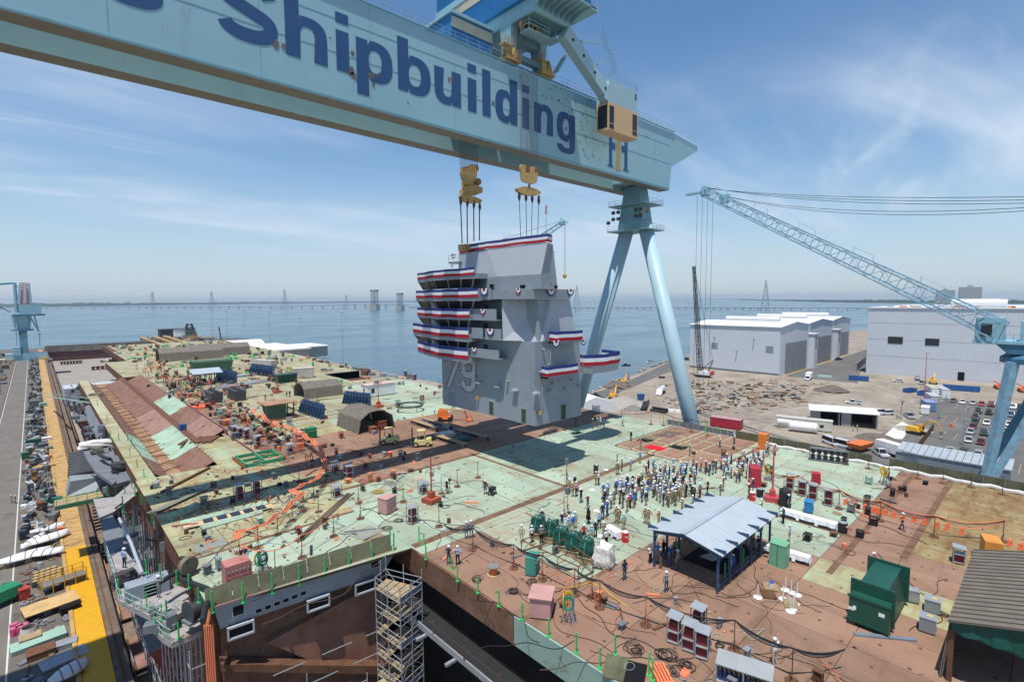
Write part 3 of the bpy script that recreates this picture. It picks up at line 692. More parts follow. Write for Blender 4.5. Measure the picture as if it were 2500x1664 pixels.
for c,x0,wd in L_:
 if c=='S':put(g_S(wd,7.0),x0)
 elif c=='h':put(g_n(wd,ASC),x0)
 elif c=='n':put(g_n(wd,XH),x0)
 elif c=='u':put(rot180(g_n(wd,XH),wd,XH),x0)
 elif c=='i':put(g_rect(0,0,ST,XH),x0);put(g_rect(0,5.75,ST,ASC),x0)
 elif c=='l':put(g_rect(0,0,ST,ASC),x0)
 elif c=='b':put(g_bowl(wd,ASC,0),x0)
 elif c=='p':put(g_bowl(wd,XH,DSC),x0)
 elif c=='d':put(mirx(g_bowl(wd,ASC,0),wd),x0)
 elif c=='g':a_,h_=g_g(wd);put(a_,x0);put([h_],x0,proud=.038)
put(g_S(5.6,5.1),6.0)
def emb(pts,m):put([pts],84.6,66.3,m,'emblem',proud=.04)
emb([(.2,0),(2.6,.0),(2.0,.5),(1.95,3.6),(3.0,3.6),(3.0,4.9),(1.95,4.9),(2.0,6.9),(.9,6.9),(1.0,.5)],LETTER)
emb([(5.6,0),(8.0,0),(7.3,.5),(7.3,6.9),(6.1,6.9),(6.2,4.9),(5.2,4.9),(5.2,3.6),(6.2,3.6),(6.2,.5)],LETTER)
emb([(3.0,-.2),(5.2,-.2),(4.75,.35),(4.75,6.9),(3.5,6.9),(3.5,.35)],flat('emblem_gold',(.50,.30,.09),.5))
fl_=M();rr=random.Random(11)
def flake(x,z,s):
 n=7;fl_.poly([tuple(Vc((K(x,0,0).x+cos(2*PI*i/n)*s*rr.uniform(.35,1),GY0-.05,40+(z-40)*KS+sin(2*PI*i/n)*s*1.3*rr.uniform(.35,1))))for i in range(n)])
for x,z,s in((22.2,69.3,.5),(23.0,69.3,.35),(31.4,69.0,.55),(31.7,68.5,.5),(34.2,69.1,.6),(34.4,68.2,.3),(35.2,69.5,.3),(47.2,72.3,.4),(46.6,72.2,.3),(70.6,75.2,.35),(72.0,72.2,.35),(73.2,72.6,.3),(31.6,71.2,.3),(55.2,71.0,.3)):flake(x,z,s)
for i in range(150):
 x=rr.choice((rr.gauss(79,4),rr.gauss(77,3),rr.uniform(18,100),rr.gauss(66,3)));z=rr.uniform(66.5,77.5)
 if x>62 or rr.random()<.35:flake(min(x,104),z,rr.uniform(.06,.2))
kind(gp('paint_flake',fl_,mat('bare_primer_flake',(.17,.13,.115),.8,var=.3)),'stuff')
LX=90.6
def lp(px,py):return atX(px,py,LX)
for(t0,t1,f)in(((1572.8,541),(1690,1040),'r'),((1536.8,541),(1396,1040),'l')):
 a=lp(*t0);c=lp(*t1);a.z=max(a.z,54.2);k=(0-c.z)/(a.z-c.z);foot=c+(a-c)*k
 b=M();b.tube(a,foot,1.42,32);o=gp('leg',b,mat('leg_pale_blue',(.38,.54,.60),.45,var=.05,scale=.2),smooth=True)
 for p in o.data.polygons:
  if len(p.vertices)>4:p.use_smooth=False
 b=M();b.box((LX,foot.y,.9),(2.6,7,1.8));gp('bogie',b,TEAL_D)
top=lp(1556,470)
b=M();b.hull2([(LX-2.0,57.4,54.0),(LX+2.0,57.4,54.0),(LX+2.0,63.2,54.0),(LX-2.0,63.2,54.0)],[(LX-1.5,58.6,GB+.2),(LX+1.5,58.6,GB+.2),(LX+1.5,62,GB+.2),(LX-1.5,62,GB+.2)]);gp('leg_head',b,TEAL_D)
for z,e in((53.6,1.2),(58.6,1.0)):
 b=M();b.bx(LX-2.2-e,57-e,z,LX+2.2+e,63.6+e,z+.22);gp('leg_platform',b,TEAL_D)
 b=M()
 for(xa,ya),(xb,yb)in(((LX-2.2-e,57-e),(LX+2.2+e,57-e)),((LX+2.2+e,57-e),(LX+2.2+e,63.6+e)),((LX-2.2-e,57-e),(LX-2.2-e,63.6+e))):
  for h in(.55,1.1):b.tube((xa,ya,z+h),(xb,yb,z+h),.035,4)
  for i in range(6):b.tube((xa+(xb-xa)*i/5,ya+(yb-ya)*i/5,z),(xa+(xb-xa)*i/5,ya+(yb-ya)*i/5,z+1.1),.035,4)
 gp('platform_rail',b,STEEL)
for i,(u_,z)in enumerate(((57.3,56.3),(57.3,57.5),(58.4,56.3),(58.4,57.5),(56.0,57.0),(62.6,56.2),(62.6,57.5),(63.8,56.2),(63.8,57.5),(65.0,55.6))):
 b=M();b.box((LX-2.7,u_,z),(.45,.62,.55),0,0,.35);gp('floodlight',b,flat('floodlight_brown',(.09,.06,.05),.5))
TX0,TX1,TY0,TZ=51.8,59.4,50.8,78.9
tro=M()
tro.bx(TX0,TY0,TZ,TX1,70,TZ+1.9)
tro_o=gp('trolley_frame',tro,TEAL)
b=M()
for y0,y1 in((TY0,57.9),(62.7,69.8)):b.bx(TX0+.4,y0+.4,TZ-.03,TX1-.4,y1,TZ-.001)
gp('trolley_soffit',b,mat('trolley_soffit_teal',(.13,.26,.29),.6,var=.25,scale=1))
b=M()
for x0 in(TX0,TX1-1.5):
 for y0 in(GY0+.15,GY2+.1):
  b.hull2([(x0+.3,y0,74.6),(x0+1.2,y0,74.6),(x0+1.2,y0+1.6,74.6),(x0+.3,y0+1.6,74.6)],[(x0,y0-.4,TZ),(x0+1.5,y0-.4,TZ),(x0+1.5,y0+2,TZ),(x0,y0+2,TZ)])
gp('trolley_leg',b,TEAL)
b=M();b.bx(TX0+.2,GY0+.3,77.2,TX1-.2,GY0+1.6,78.4);b.bx(TX0+1.3,GY0+.3,74.8,TX1-1.3,GY0+1.2,75.6);gp('trolley_tie',b,TEAL_D)
b=M();b.bx(TX0-.6,47.6,TZ+1.91,TX1+.5,72.5,TZ+12);gp('machinery_house',b,BLUEC)
b=M()
for i in range(62):x=TX0-.6+i*.14;b.bx(x,47.54,TZ+1.95,x+.06,47.6,TZ+12)
for i in range(150):yv=47.6+i*.166;b.bx(TX0-.66,yv,TZ+1.95,TX0-.6,yv+.07,TZ+12)
kind(gp('house_corrugation',b,BLUEC),'stuff')
b=M();b.bx(TX0-.7,47.5,TZ+5.2,TX0-.67,72.5,TZ+6.6);gp('house_cream_band',b,CREAMC)
b=M();b.bx(TX0-.8,47.3,TZ+6.62,TX0-.6,72.6,TZ+7.6);gp('house_fascia',b,TEAL)
b=M();b.bx(TX0-.9,47.2,TZ+1.7,TX1+1.2,TY0+.2,TZ+1.9);b.bx(TX1,47.2,TZ+1.5,TX1+1.6,72,TZ+1.9)
for i in range(8):b.prism([(TX0+i*1.05,47.3,TZ+1.7),(TX0+i*1.05,TY0,TZ+1.7),(TX0+i*1.05,TY0,TZ+.5)],(.06,0,0))
gp('house_walkway',b,TEAL)
b=M()
for i in range(8):b.tube((TX1+1.5,47.4+i*.8,TZ+1.9),(TX1+1.5,47.4+i*.8,TZ+3.0),.03,4)
for h in(2.45,3.0):b.tube((TX1+1.5,47.4,TZ+h),(TX1+1.5,53.4,TZ+h),.03,4)
gp('house_rail',b,STEEL)
b=M()
for x in(TX0+.5,TX0+4.6):
 for yv in(52.3,54.0):b.tube((x,yv,TZ-1.6),(x,yv,TZ),.06,4)
for h in(-1.6,-.9,-.4):
 for yv in(52.3,54.0):b.tube((TX0+.5,yv,TZ+h),(TX0+4.6,yv,TZ+h),.06,4)
 for x in(TX0+.5,TX0+4.6):b.tube((x,52.3,TZ+h),(x,54.0,TZ+h),.06,4)
b.bx(TX0+.4,52.2,TZ-1.75,TX0+4.7,54.1,TZ-1.6);b.bx(TX1-1.6,52.4,TZ-1.2,TX1-.4,54.6,TZ-1.1)
for x in(TX1-1.6,TX1-.4):
 for yv in(52.4,54.6):b.tube((x,yv,TZ-1.2),(x,yv,TZ),.05,4)
gp('service_cage',b,TEAL)
b=M()
for x in(52.6,53.5,54.4,55.2):b.lathe([(.75,-.12),(.75,.12)],(x,53.7,TZ-.75),16,'Y')
gp('sheave',b,GOLD)
for x0 in(50.7,57.9):
 b=M();b.bx(x0,GY0-.5,73.9,x0+2.9,GY0+.9,74.35);b.bx(x0+.3,GY0-.3,74.35,x0+1.3,GY0+.6,75.6);b.prism([(x0+1.4,GY0-.3,74.35),(x0+2.6,GY0-.3,74.35),(x0+1.9,GY0-.3,76.2)],(0,.8,0));b.bx(x0-.5,GY0-.6,75.7,x0+1.2,GY0+.5,75.85)
 for x in(x0+.6,x0+1.5,x0+2.3):b.lathe([(.5,-.2),(.5,.2)],(x,GY0+.1,74.0),14,'Y')
 o=gp('bogie',b,GOLD)
 b=M();b.tube((x0+.5,GY0,75.6),(x0+.5,GY0,76.8),.3,10)
 gp('motor',b,STEEL)
 b=M()
 for(xa,xb,z)in((x0-.5,x0+1.2,75.85),(x0+1.6,x0+2.9,74.35)):
  for i in range(4):b.tube((xa+(xb-xa)*i/3,GY0-.58,z),(xa+(xb-xa)*i/3,GY0-.58,z+1),.03,4)
  for h in(.5,1.0):b.tube((xa,GY0-.58,z+h),(xb,GY0-.58,z+h),.03,4)
 gp('bogie_rail',b,flat('yellow_rail_paint',(.55,.36,.12),.6))
hA=atY(*crop(1040,0,4.3556)(265,140),58.6);hB=atY(*crop(1040,0,4.3556)(690,330),58.6)
zt=hA.z;b=M();b.bx(hA.x,58.6,73.5,51.0,64.6,zt);gp('cable_house',b,BLUEC)
b=M()
for i in range(60):x=hA.x+i*(51-hA.x)/60;b.bx(x,58.54,73.5,x+.05,58.6,zt)
kind(gp('cable_house_corrugation',b,BLUEC),'stuff')
b=M();b.bx(hA.x+.02,58.50,zt-1.7,51.0,58.53,zt-.3);gp('cable_house_cream_band',b,CREAMC)
b=M();b.bx(hA.x-.3,58.2,zt,51.2,65,zt+.35);gp('cable_house_roof',b,TEAL)
c_=crop(1040,0,4.3556);CY=50.4
a0=atY(*c_(1500,330),CY);a1=atY(*c_(1990,1060),CY)
dv=(a1-a0).normalized();nv=Vc((-dv.z,0,dv.x))
b=M();b.prism([a0+nv*1.1,a0-nv*1.0,a1-nv*.95,a1+nv*.9],(0,1.4,0));gp('cab_arm',b,mat('cab_pale_teal',(.36,.52,.55),.45,var=.05))
b=M()
for t in(.12,.34,.58,.82):q=a0.lerp(a1,t);b.lathe([(.22,-.05),(.22,.02)],(q.x,CY-.02,q.z),14,'Y')
gp('arm_hole',b,DARK)
u0=atY(*c_(1900,930),CY);u1=atY(*c_(2135,1180),CY);l1=atY(*c_(2125,1420),CY)
cx0=atY(*c_(1935,1150),CY).x;cx1=atY(*c_(2245,1150),CY).x;ztop=atY(*c_(2130,930),CY).z;zmid=atY(*c_(2110,1155),CY).z;zbot=atY(*c_(2040,1415),CY).z
b=M();b.bx(cx0+.2,CY-.04,zmid+.01,cx1,CY+2.4,ztop);b.prism([(cx0+.2,CY-.03,zmid),(cx0+.2,CY-.03,ztop-.4),(cx0-.9,CY-.03,zmid+.4)],(0,1.3,0));gp('cab_housing',b,MATS['cab_pale_teal'])
b=M();b.bx(cx0,CY-.15,zbot,cx1+.05,CY+2.2,zmid);cabo=gp('cab',b,flat('cab_orange_cream',(.66,.42,.22),.5))
b=M();b.bx(cx0+.2,CY-.19,zbot+.25,cx0+1.35,CY-.15,zmid-.5);b.bx(cx1-1.5,CY-.19,zbot+.5,cx1-.9,CY-.15,zmid-.4);b.bx(cx1-.8,CY-.19,zbot+.5,cx1-.25,CY-.15,zmid-.4);b.bx(cx0-.04,CY+.1,zbot+.4,cx0,CY+1.9,zmid-.4)
gp('cab_window',b,GLASS)
b=M();b.bx(cx0+.2,CY-.22,zbot+.95,cx0+1.35,CY-.19,zbot+1.05);b.bx(cx1-1.5,CY-.22,zbot+1.15,cx1-.25,CY-.19,zbot+1.23);gp('cab_mullion',b,MATS['cab_orange_cream'])
b=M();b.bx(cx1-.7,CY-.08,ztop-1.4,cx1-.35,CY-.06,ztop-.4);gp('housing_window',b,GLASS)
b=M()
for(xa,ya),(xb,yb)in(((cx0+.4,CY),(cx1,CY)),((cx1,CY),(cx1,CY+2.4)),((cx0+.4,CY),(cx0+.4,CY+2.4))):
 for h in(.5,1.0):b.tube((xa,ya,ztop+h),(xb,yb,ztop+h),.03,4)
 for i in range(5):b.tube((xa+(xb-xa)*i/4,ya+(yb-ya)*i/4,ztop),(xa+(xb-xa)*i/4,ya+(yb-ya)*i/4,ztop+1),.03,4)
gp('cab_roof_rail',b,STEEL)
b=M()
for(s0,s1)in(((1860,310),(1930,560)),((1950,530),(2010,800))):
 p0=atY(*c_(*s0),CY+1.6);p1=atY(*c_(*s1),CY+1.6)
 for k in range(8):
  q=p0.lerp(p1,k/7);b.path([q+Vc((cos(t)*.42,sin(t)*.42,0))for t in[i*PI/4 for i in range(8)]],.025,4,True)
 for t in range(5):o_=Vc((cos(t*PI/4)*.42,-sin(t*PI/4)*.42,0));b.tube(p0+o_,p1+o_,.025,4)
for(s0,s1)in(((1650,430),(1840,450)),((1820,680),(1920,660))):
 p0=atY(*c_(*s0),CY+1.6);p1=atY(*c_(*s1),CY+1.6)
 for h in(0,.5,1.0):b.tube(p0+Vc((0,0,h)),p1+Vc((0,0,h)),.03,4)
 b.tube(p0-Vc((0,0,.15)),p1-Vc((0,0,.15)),.18,4)
 for k in range(4):q=p0.lerp(p1,k/3);b.tube(q,q+Vc((0,0,1)),.03,4)
gp('arm_ladder',b,TEAL)
b=M()
p0=atY(*c_(1390,760),GY0-.4);p1=atY(*c_(1500,570),GY0-.4)
for dy in(0,.8):b.prism([p0+Vc((0,dy,0)),p0+Vc((.35,dy,0)),p1+Vc((.35,dy,0)),p1+Vc((0,dy,0))],(0,.06,0))
for k in range(10):q=p0.lerp(p1,k/9);b.bx(q.x,q.y,q.z,q.x+.35,q.y+.85,q.z+.05)
gp('stair',b,TEAL)
cH=crop(1090,360,5.6)
def hook(nm,label,Yh,blocks,beams,ropes_px,ztop):
 t=thing(nm,label,'hook block',atY(*cH(*blocks[0]),Yh))
 o0=Vc(t.location)
 def hp(name,mb,m):o=mb.b(name,m,t);o.location=-o0;return o
 b=M()
 for x,z_,yo in ropes_px:
  q=atY(*cH(x,z_),Yh+yo);b.tube(q,(q.x,q.y,ztop),.035,4)
 hp('hoist_rope',b,WIRE)
 return t,hp
t,hp=hook('hook_block','ochre hook block with four slings hanging in front of the girder',53.7,[(1135,360)],None,
[(1010+i*17,250,(-.35 if i%2 else .35))for i in range(15)],TZ-.4)
def blk(hp,pts_l,Yh,th):
 b=M();b.prism([atY(*cH(*p),Yh)for p in pts_l],(0,th,0));hp('cheek_plate',b,GOLD)
blk(hp,[(1012,260),(1030,232),(1065,230),(1082,262),(1090,340),(1150,350),(1165,275),(1180,262),(1205,268),(1210,340),(1255,350),(1235,480),(1200,497),(1150,490),(1060,470),(1030,430)],53.3,.3)
blk(hp,[(1012,260),(1030,232),(1065,230),(1082,262),(1090,340),(1150,350),(1165,275),(1180,262),(1205,268),(1210,340),(1255,350),(1235,480),(1200,497),(1150,490),(1060,470),(1030,430)],54.1,.3)
b=M()
for x,z_ in((1045,285),(1105,290),(1180,310),(1235,310)):q=atY(*cH(x,z_),53.6);b.lathe([(.42,-.25),(.42,.25)],(q.x,q.y+.1,q.z),16,'Y')
hp('sheave',b,flat('sheave_brown',(.22,.12,.05),.6))
def beam(hp,pts_l,Yh,th):b=M();b.prism([atY(*cH(*p),Yh)for p in pts_l],(0,th,0));hp('lifting_beam',b,GOLD)
beam(hp,[(965,560),(1040,533),(1130,538),(1230,565),(1292,605),(1290,635),(1230,655),(1130,655),(1050,640),(985,600)],53.4,.55)
b=M();q=atY(*cH(1132,500),53.7);q2=atY(*cH(1132,545),53.7);b.tube(q,q2,.18,8);hp('shank',b,GOLD)
LUGY=53.0
b=M();c2=M()
for(xt,zt_),(xb,zb_)in(((995,690),(1018,1285)),((1087,705),(1097,1285)),((1172,720),(1160,1285)),((1262,745),(1243,1285))):
 p=atY(*cH(xt,zt_),53.7);q=atY(*cH(xb,zb_),LUGY);b.tube(p,q,.05,5)
 s_=atY(*cH(xt,zt_-40),53.7);c2.tube(s_+Vc((0,0,.5)),s_,.16,6);c2.lathe([(.05,-.9),(.22,-.35),(.2,0)],s_,8)
hp('sling',b,WIRE);hp('socket',c2,RUSTY)
t,hp=hook('hook_block','pair of ochre hook blocks and crossed lifting beams hanging between the girders',60.6,[(310,380)],None,
[(188+i*15,330,(-.8 if i%2 else .5))for i in range(17)],74.5)
P_=[(195,345),(205,295),(245,280),(285,300),(300,255),(345,245),(400,240),(425,300),(410,450),(375,475),(330,505),(250,500),(220,440)]
blk(hp,P_,60.2,.3);blk(hp,P_,61.0,.3)
blk(hp,[(230,470),(440,450),(440,540),(300,575),(240,560)],61.9,.5)
b=M()
for x,z_ in((235,320),(285,310),(335,285),(390,285),(425,470)):q=atY(*cH(x,z_),60.6);b.lathe([(.5,-.3),(.5,.3)],(q.x,q.y,q.z),16,'Y')
hp('sheave',b,MATS['sheave_brown'])
b=M()
q0=atY(*cH(175,628),61.9);q1=atY(*cH(460,590),59.0)
dv=(q1-q0);pr_=[q0+Vc((0,0,.45)),q0+dv*.4+Vc((0,0,.95)),q0+dv*.75+Vc((0,0,.9)),q1+Vc((0,0,.5)),q1-Vc((0,0,.2)),q0+dv*.6-Vc((0,0,.5)),q0-Vc((0,0,.25))]
b.prism(pr_,(.5,0,0));hp('lifting_beam',b,GOLD)
beam(hp,[(190,660),(300,650),(400,675),(485,715),(485,745),(400,765),(300,755),(200,720)],60.4,.5)
b=M();c2=M()
for(xt,zt_),(xb,zb_)in(((195,720),(218,1310)),((285,740),(290,1310)),((375,760),(380,1280)),((455,790),(455,1270))):
 p=atY(*cH(xt,zt_),60.5);q=atY(*cH(xb,zb_),60.9);b.tube(p,q,.05,5);b.tube(p+Vc((0,.12,0)),q+Vc((0,.12,0)),.05,5)
 c2.tube(p+Vc((0,0,.4)),p-Vc((0,0,.1)),.16,6);c2.lathe([(.05,-.9),(.22,-.35),(.2,0)],p,8)
hp('sling',b,WIRE);hp('socket',c2,RUSTY)
# ================================================================== THE HANGING TOWER (island)
IX,IY=46.6,45.7
isl=thing('ship_tower','grey angular ship control tower numbered 79 hanging from the gantry crane','ship tower',(51,56,23.7))
IO=Vc((51,56,23.7))
def ip(nm,mb,m,parent=None,**k):
 o=mb.b(nm,m,parent or isl,**k)
 if parent is None:o.location=-IO
 return o
cA=crop(1080,800,6.0306);cB=crop(1100,560,5.809);cD=crop(990,590,5.4077)
def fx_(x,yv,c=cA,X=IX):return atX(*c(x,yv),X)
def fy_(x,yv,c=cA,Y=IY):return atY(*c(x,yv),Y)
ZB=23.7;YB=66.2;XR=fy_(2045,1300).x
zk=fx_(1375,205).z
b=M()
bot=[(IX,IY,ZB),(XR,IY,ZB),(XR,YB,ZB),(IX,YB,ZB)]
topl=[(IX-.05,IY-.0,zk-.03),(XR-.2,IY+.2,zk-.03),(XR-.2,YB,zk-.03),(IX-.05,YB,zk-.03)]
b.hull2(bot,topl);ip('lower_body',b,GREY)
A_b=fx_(890,190,cA,45.3);A_t=fx_(725,990,cB,45.55);B_b=atY(*cA(1480,205),45.55);B_t=atY(*cB(1425,985),46.0)
C_t=atY(*cB(1700,985),46.2);C_b=atY(*cB(1785,1440),45.9);C_b.z=zk
z0=zk-.02;z1=A_t.z
A_b.z=z0;B_b.z=z0;A_t.z=z1;B_t.z=z1;C_t.z=z1
b=M()
bm_bot=[A_b,B_b,Vc((C_b.x,45.75,z0)),Vc((C_b.x,YB-2,z0)),Vc((A_b.x,YB-2.5,z0)),Vc((A_b.x,A_b.y+.4,z0))]
bm_top=[A_t,B_t,C_t,Vc((C_t.x,YB-2,z1)),Vc((A_t.x,YB-2.5,z1)),Vc((A_t.x,A_t.y+.4,z1))]
ip('middle_body',M().hull2([Vc((IX+.9,45.85,z0)),Vc((C_b.x-.05,45.85,z0)),Vc((C_b.x-.05,YB,z0)),Vc((IX+.9,YB,z0))],[Vc((IX+1.1,46.3,z1)),Vc((C_t.x-.02,46.3,z1)),Vc((C_t.x-.02,YB,z1)),Vc((IX+1.1,YB,z1))]),GREY)
b=M();b.hull2([A_b,B_b,Vc((C_b.x-.1,45.8,z0)),Vc((IX+2.5,50,z0)),Vc((IX+1,A_b.y,z0))],[A_t,B_t,Vc((C_t.x-.1,46.25,z1)),Vc((IX+2.5,50,z1)),Vc((IX+1.2,A_t.y,z1))]);ip('sun_toned_panel',b,GREY_L)  # lighter grey puts the sun on this sloped facet into its colour
zb0=fx_(1000,985,cB,45.2).z;zb1=fx_(1000,845,cB,45.2).z
P0=fx_(560,900,cB,45.2);P1=atY(*cB(1432,960),45.45);P2=atY(*cB(1702,960),45.7)
b=M()
ring=[(45.2,P0.y),(45.25,46.2),(P1.x,45.45),(P2.x,45.7),(P2.x,YB),(IX+1,YB),(IX+1,P0.y)]
b.hull2([(x,yv,zb0)for x,yv in ring],[(x-.0,yv,zb1-.001)for x,yv in ring]);ip('bulwark',b,GREY)
zu0=zb1;zu1=fx_(900,275,cB,47).z
def UX(x,yv,X):return fx_(x,yv,cB,X)
tl=UX(520,285,47.3);tr=UX(1375,270,47.3);bl=UX(650,668,46.5);br_=UX(1285,668,46.5);zt=tl.z;tr.z=zt;zm=bl.z;br_.z=zm
l1=UX(358,292,47.6);l1b=UX(330,840,47.0);l0=UX(122,315,49.0);l0b=UX(95,840,48.6)
r1=atY(*cB(1450,280),tr.y+.9);r1b=atY(*cB(1520,840),br_.y+.3)
for q in(l1,l0,r1):q.z=zt
for q in(l1b,l0b,r1b):q.z=zu0
blb=Vc((46.5,bl.y,zu0));brb=Vc((46.5,br_.y,zu0))
mid=lambda a,c,t:a.lerp(c,t)
tm=(zm-zu0)/(zt-zu0)
rows=[[l0b,l1b,blb,brb,r1b,Vc((r1b.x,YB-2,zu0)),Vc((l0b.x+1,YB-1,zu0))],
[mid(l0b,l0,tm),mid(l1b,l1,tm),bl,br_,mid(r1b,r1,tm),Vc((mid(r1b,r1,tm).x,YB-2,zm)),Vc((l0b.x+1,YB-1,zm))],
[l0,l1,tl,tr,r1,Vc((r1.x,YB-2,zt)),Vc((l0.x+1,YB-1,zt))]]
b=M();n7=7
vs=[v for rw in rows for v in rw]
fs=[(j*n7+i,j*n7+(i+1)%n7,(j+1)*n7+(i+1)%n7,(j+1)*n7+i)for j in range(2)for i in range(n7)]+[tuple(range(2*n7,3*n7)),tuple(range(n7-1,-1,-1))]
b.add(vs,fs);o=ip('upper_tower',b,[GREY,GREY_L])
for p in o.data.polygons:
 if p.normal.x<-.8 and p.normal.z>.02 and p.center.z>zm:p.material_index=1  # upward-tilted facets coloured lighter to imitate the sun falling on them
def opening(nm,c,x0,y0,x1,y1,X=None,Y=None,m=DARK,pr=.05):
 b=M()
 if X is not None:
  p=fx_(x0,y0,c,X);q=fx_(x1,y1,c,X);b.bx(X-pr,min(p.y,q.y),q.z,X+.3,max(p.y,q.y),p.z)
  fr=M();a_,b_=min(p.y,q.y),max(p.y,q.y)
  for e in((a_-.08,a_),(b_,b_+.08)):fr.bx(X-pr-.03,e[0],q.z-.08,X+.2,e[1],p.z+.08)
  fr.bx(X-pr-.03,a_,p.z,X+.2,b_,p.z+.08);fr.bx(X-pr-.03,a_,q.z-.08,X+.2,b_,q.z)
 else:
  p=fy_(x0,y0,c,Y);q=fy_(x1,y1,c,Y);b.bx(p.x,Y-pr,q.z,q.x,Y+.3,p.z)
  fr=M()
  for e in((p.x-.08,p.x),(q.x,q.x+.08)):fr.bx(e[0],Y-pr-.03,q.z-.08,e[1],Y+.2,p.z+.08)
  fr.bx(p.x,Y-pr-.03,p.z,q.x,Y+.2,p.z+.08);fr.bx(p.x,Y-pr-.03,q.z-.08,q.x,Y+.2,q.z)
 o=ip(nm,b,m);f_=fr.b('frame',GREY,o);return o
DGREEN_IN=flat('green_interior',(.05,.09,.04),.8)
opening('doorway',cA,695,1080,755,1285,X=IX,m=DGREEN_IN);opening('doorway',cA,1168,1185,1235,1410,X=IX,m=DGREEN_IN);opening('doorway',cA,1745,1135,1810,1340,Y=IY,m=DGREEN_IN)
opening('doorway',cB,560,775,620,888,X=46.5);opening('doorway',cB,1358,762,1418,842,Y=br_.y+.25);opening('hatch',cB,990,787,1066,836,X=46.5);opening('hatch',cB,1462,795,1508,838,Y=br_.y+.3)
b=M();p=fx_(88,935,cA);q=fx_(188,1160,cA);b.bx(IX-.04,q.y,q.z,IX,p.y,p.z);ip('patch_panel',b,flat('blue_grey_panel',(.20,.245,.31),.5))
for x,yv in((562,805),(845,862),(1090,915)):
 q=fx_(x,yv);b=M();b.box((IX-.3,q.y,q.z),(.6,1.0,.16));b.box((IX-.26,q.y,q.z+.14),(.4,.6,.14));ip('ledge_box',b,GREY_L)
for x,yv in((1360,960),(1577,935)):
 q=fy_(x,yv);b=M();b.box((q.x,IY-.3,q.z),(1.0,.6,.2));b.box((q.x,IY-.25,q.z+.16),(.6,.4,.14));ip('ledge_box',b,GREY_L)
for x,yv in((975,785),(510,705)):q=fx_(x,yv);b=M();b.tube((IX,q.y,q.z),(IX-.5,q.y,q.z),.16,8);ip('lamp',b,STEEL)
for x,yv in((1475,318),(1435,648),(1615,810),(1790,890),(1990,845),(1900,760)):q=fy_(x,yv);b=M();b.tube((q.x,IY,q.z),(q.x,IY-.45,q.z),.15,8);ip('lamp',b,STEEL)
for x,yv,s in((533,1035,0),(1415,1245,1)):
 q=fx_(x,yv)if not s else fy_(x,yv);b=M();b.box(((IX-.2,q.y,q.z)if not s else(q.x,IY-.2,q.z)),(.4,.4,.45));ip('junction_box',b,GOLD)
b=M();b.path([fy_(x,yv)-Vc((0,.08,0))for x,yv in((1590,270),(1585,520),(1495,560),(1480,720),(1465,800),(1470,1165))],.05,6);ip('pipe',b,GREY_L)
b=M();b.path([fy_(x,yv,cB)-Vc((0,-.3,0))for x,yv in((1475,1370),(1510,1330),(1700,1312),(1695,1430))],.04,5);ip('pipe',b,GREY_L)
NUM=mat('number_pale_grey',(.47,.49,.52),.5,var=.04)
def num(loops):
 b=M();L2=[[Vc(cA(*p)).to_3d()for p in c]for c in loops];tri=tessellate_polygon(L2);fl=[v for c in L2 for v in c]
 b.add([atX(v.x,v.y,IX-.05)for v in fl],[tuple(t)for t in tri]);ip('numeral',b,NUM)
num([[(45,470),(250,462),(245,515),(125,865),(72,855),(180,512),(45,516)]])
num([[(285,510),(335,462),(430,462),(490,510),(490,880),(430,945),(350,935),(285,845),(275,780),(330,780),(335,835),(370,850),(410,850),(430,830),(430,745),(330,735),(285,660)],[(335,540),(335,620),(365,655),(405,655),(432,620),(432,540),(405,520),(365,520)]])
b=M()
def lampline(pts):
 for(xa,ya),(xb,yb)in zip(pts[:-1],pts[1:]):
  n=max(1,int(math.hypot(xb-xa,yb-ya)/36))
  for i in range(n):q=atX(*cA(xa+(xb-xa)*i/n,ya+(yb-ya)*i/n),IX-.1);b.ball(q,.12,6,4)
lampline([(45,490),(190,505),(60,830),(50,880),(110,880),(150,770),(245,540),(255,470),(300,465)]);lampline([(460,490),(492,545),(490,880),(430,945),(345,935),(285,880),(265,830)]);lampline([(270,780),(330,790),(350,840),(400,845),(415,750),(320,735),(290,685),(262,630),(268,560)]);lampline([(335,560),(345,630),(385,645),(425,630),(430,555),(380,535),(340,550)])
kind(ip('number_lamp',b,flat('lamp_lens',(.13,.14,.15),.3)),'stuff')
BX=44.5
LEV=[(380,470,520,622,158,915,390),(635,740,790,884,140,962,400),(880,990,1028,1118,160,848,420),(1110,1240,1295,1372,103,835,415),(1365,1500,1540,1545,165,830,420)]
def corner_pts(xl,xk,xr,yv,dx=0.0):
 """left end, kink and right end of a deck level in plan, read at image height yv"""
 k_=atX(*cD(xk,yv),BX+dx);r_=atX(*cD(xr,yv),BX+dx);l_=atX(*cD(xl,yv),BX+dx+2.9)
 return l_,k_,r_
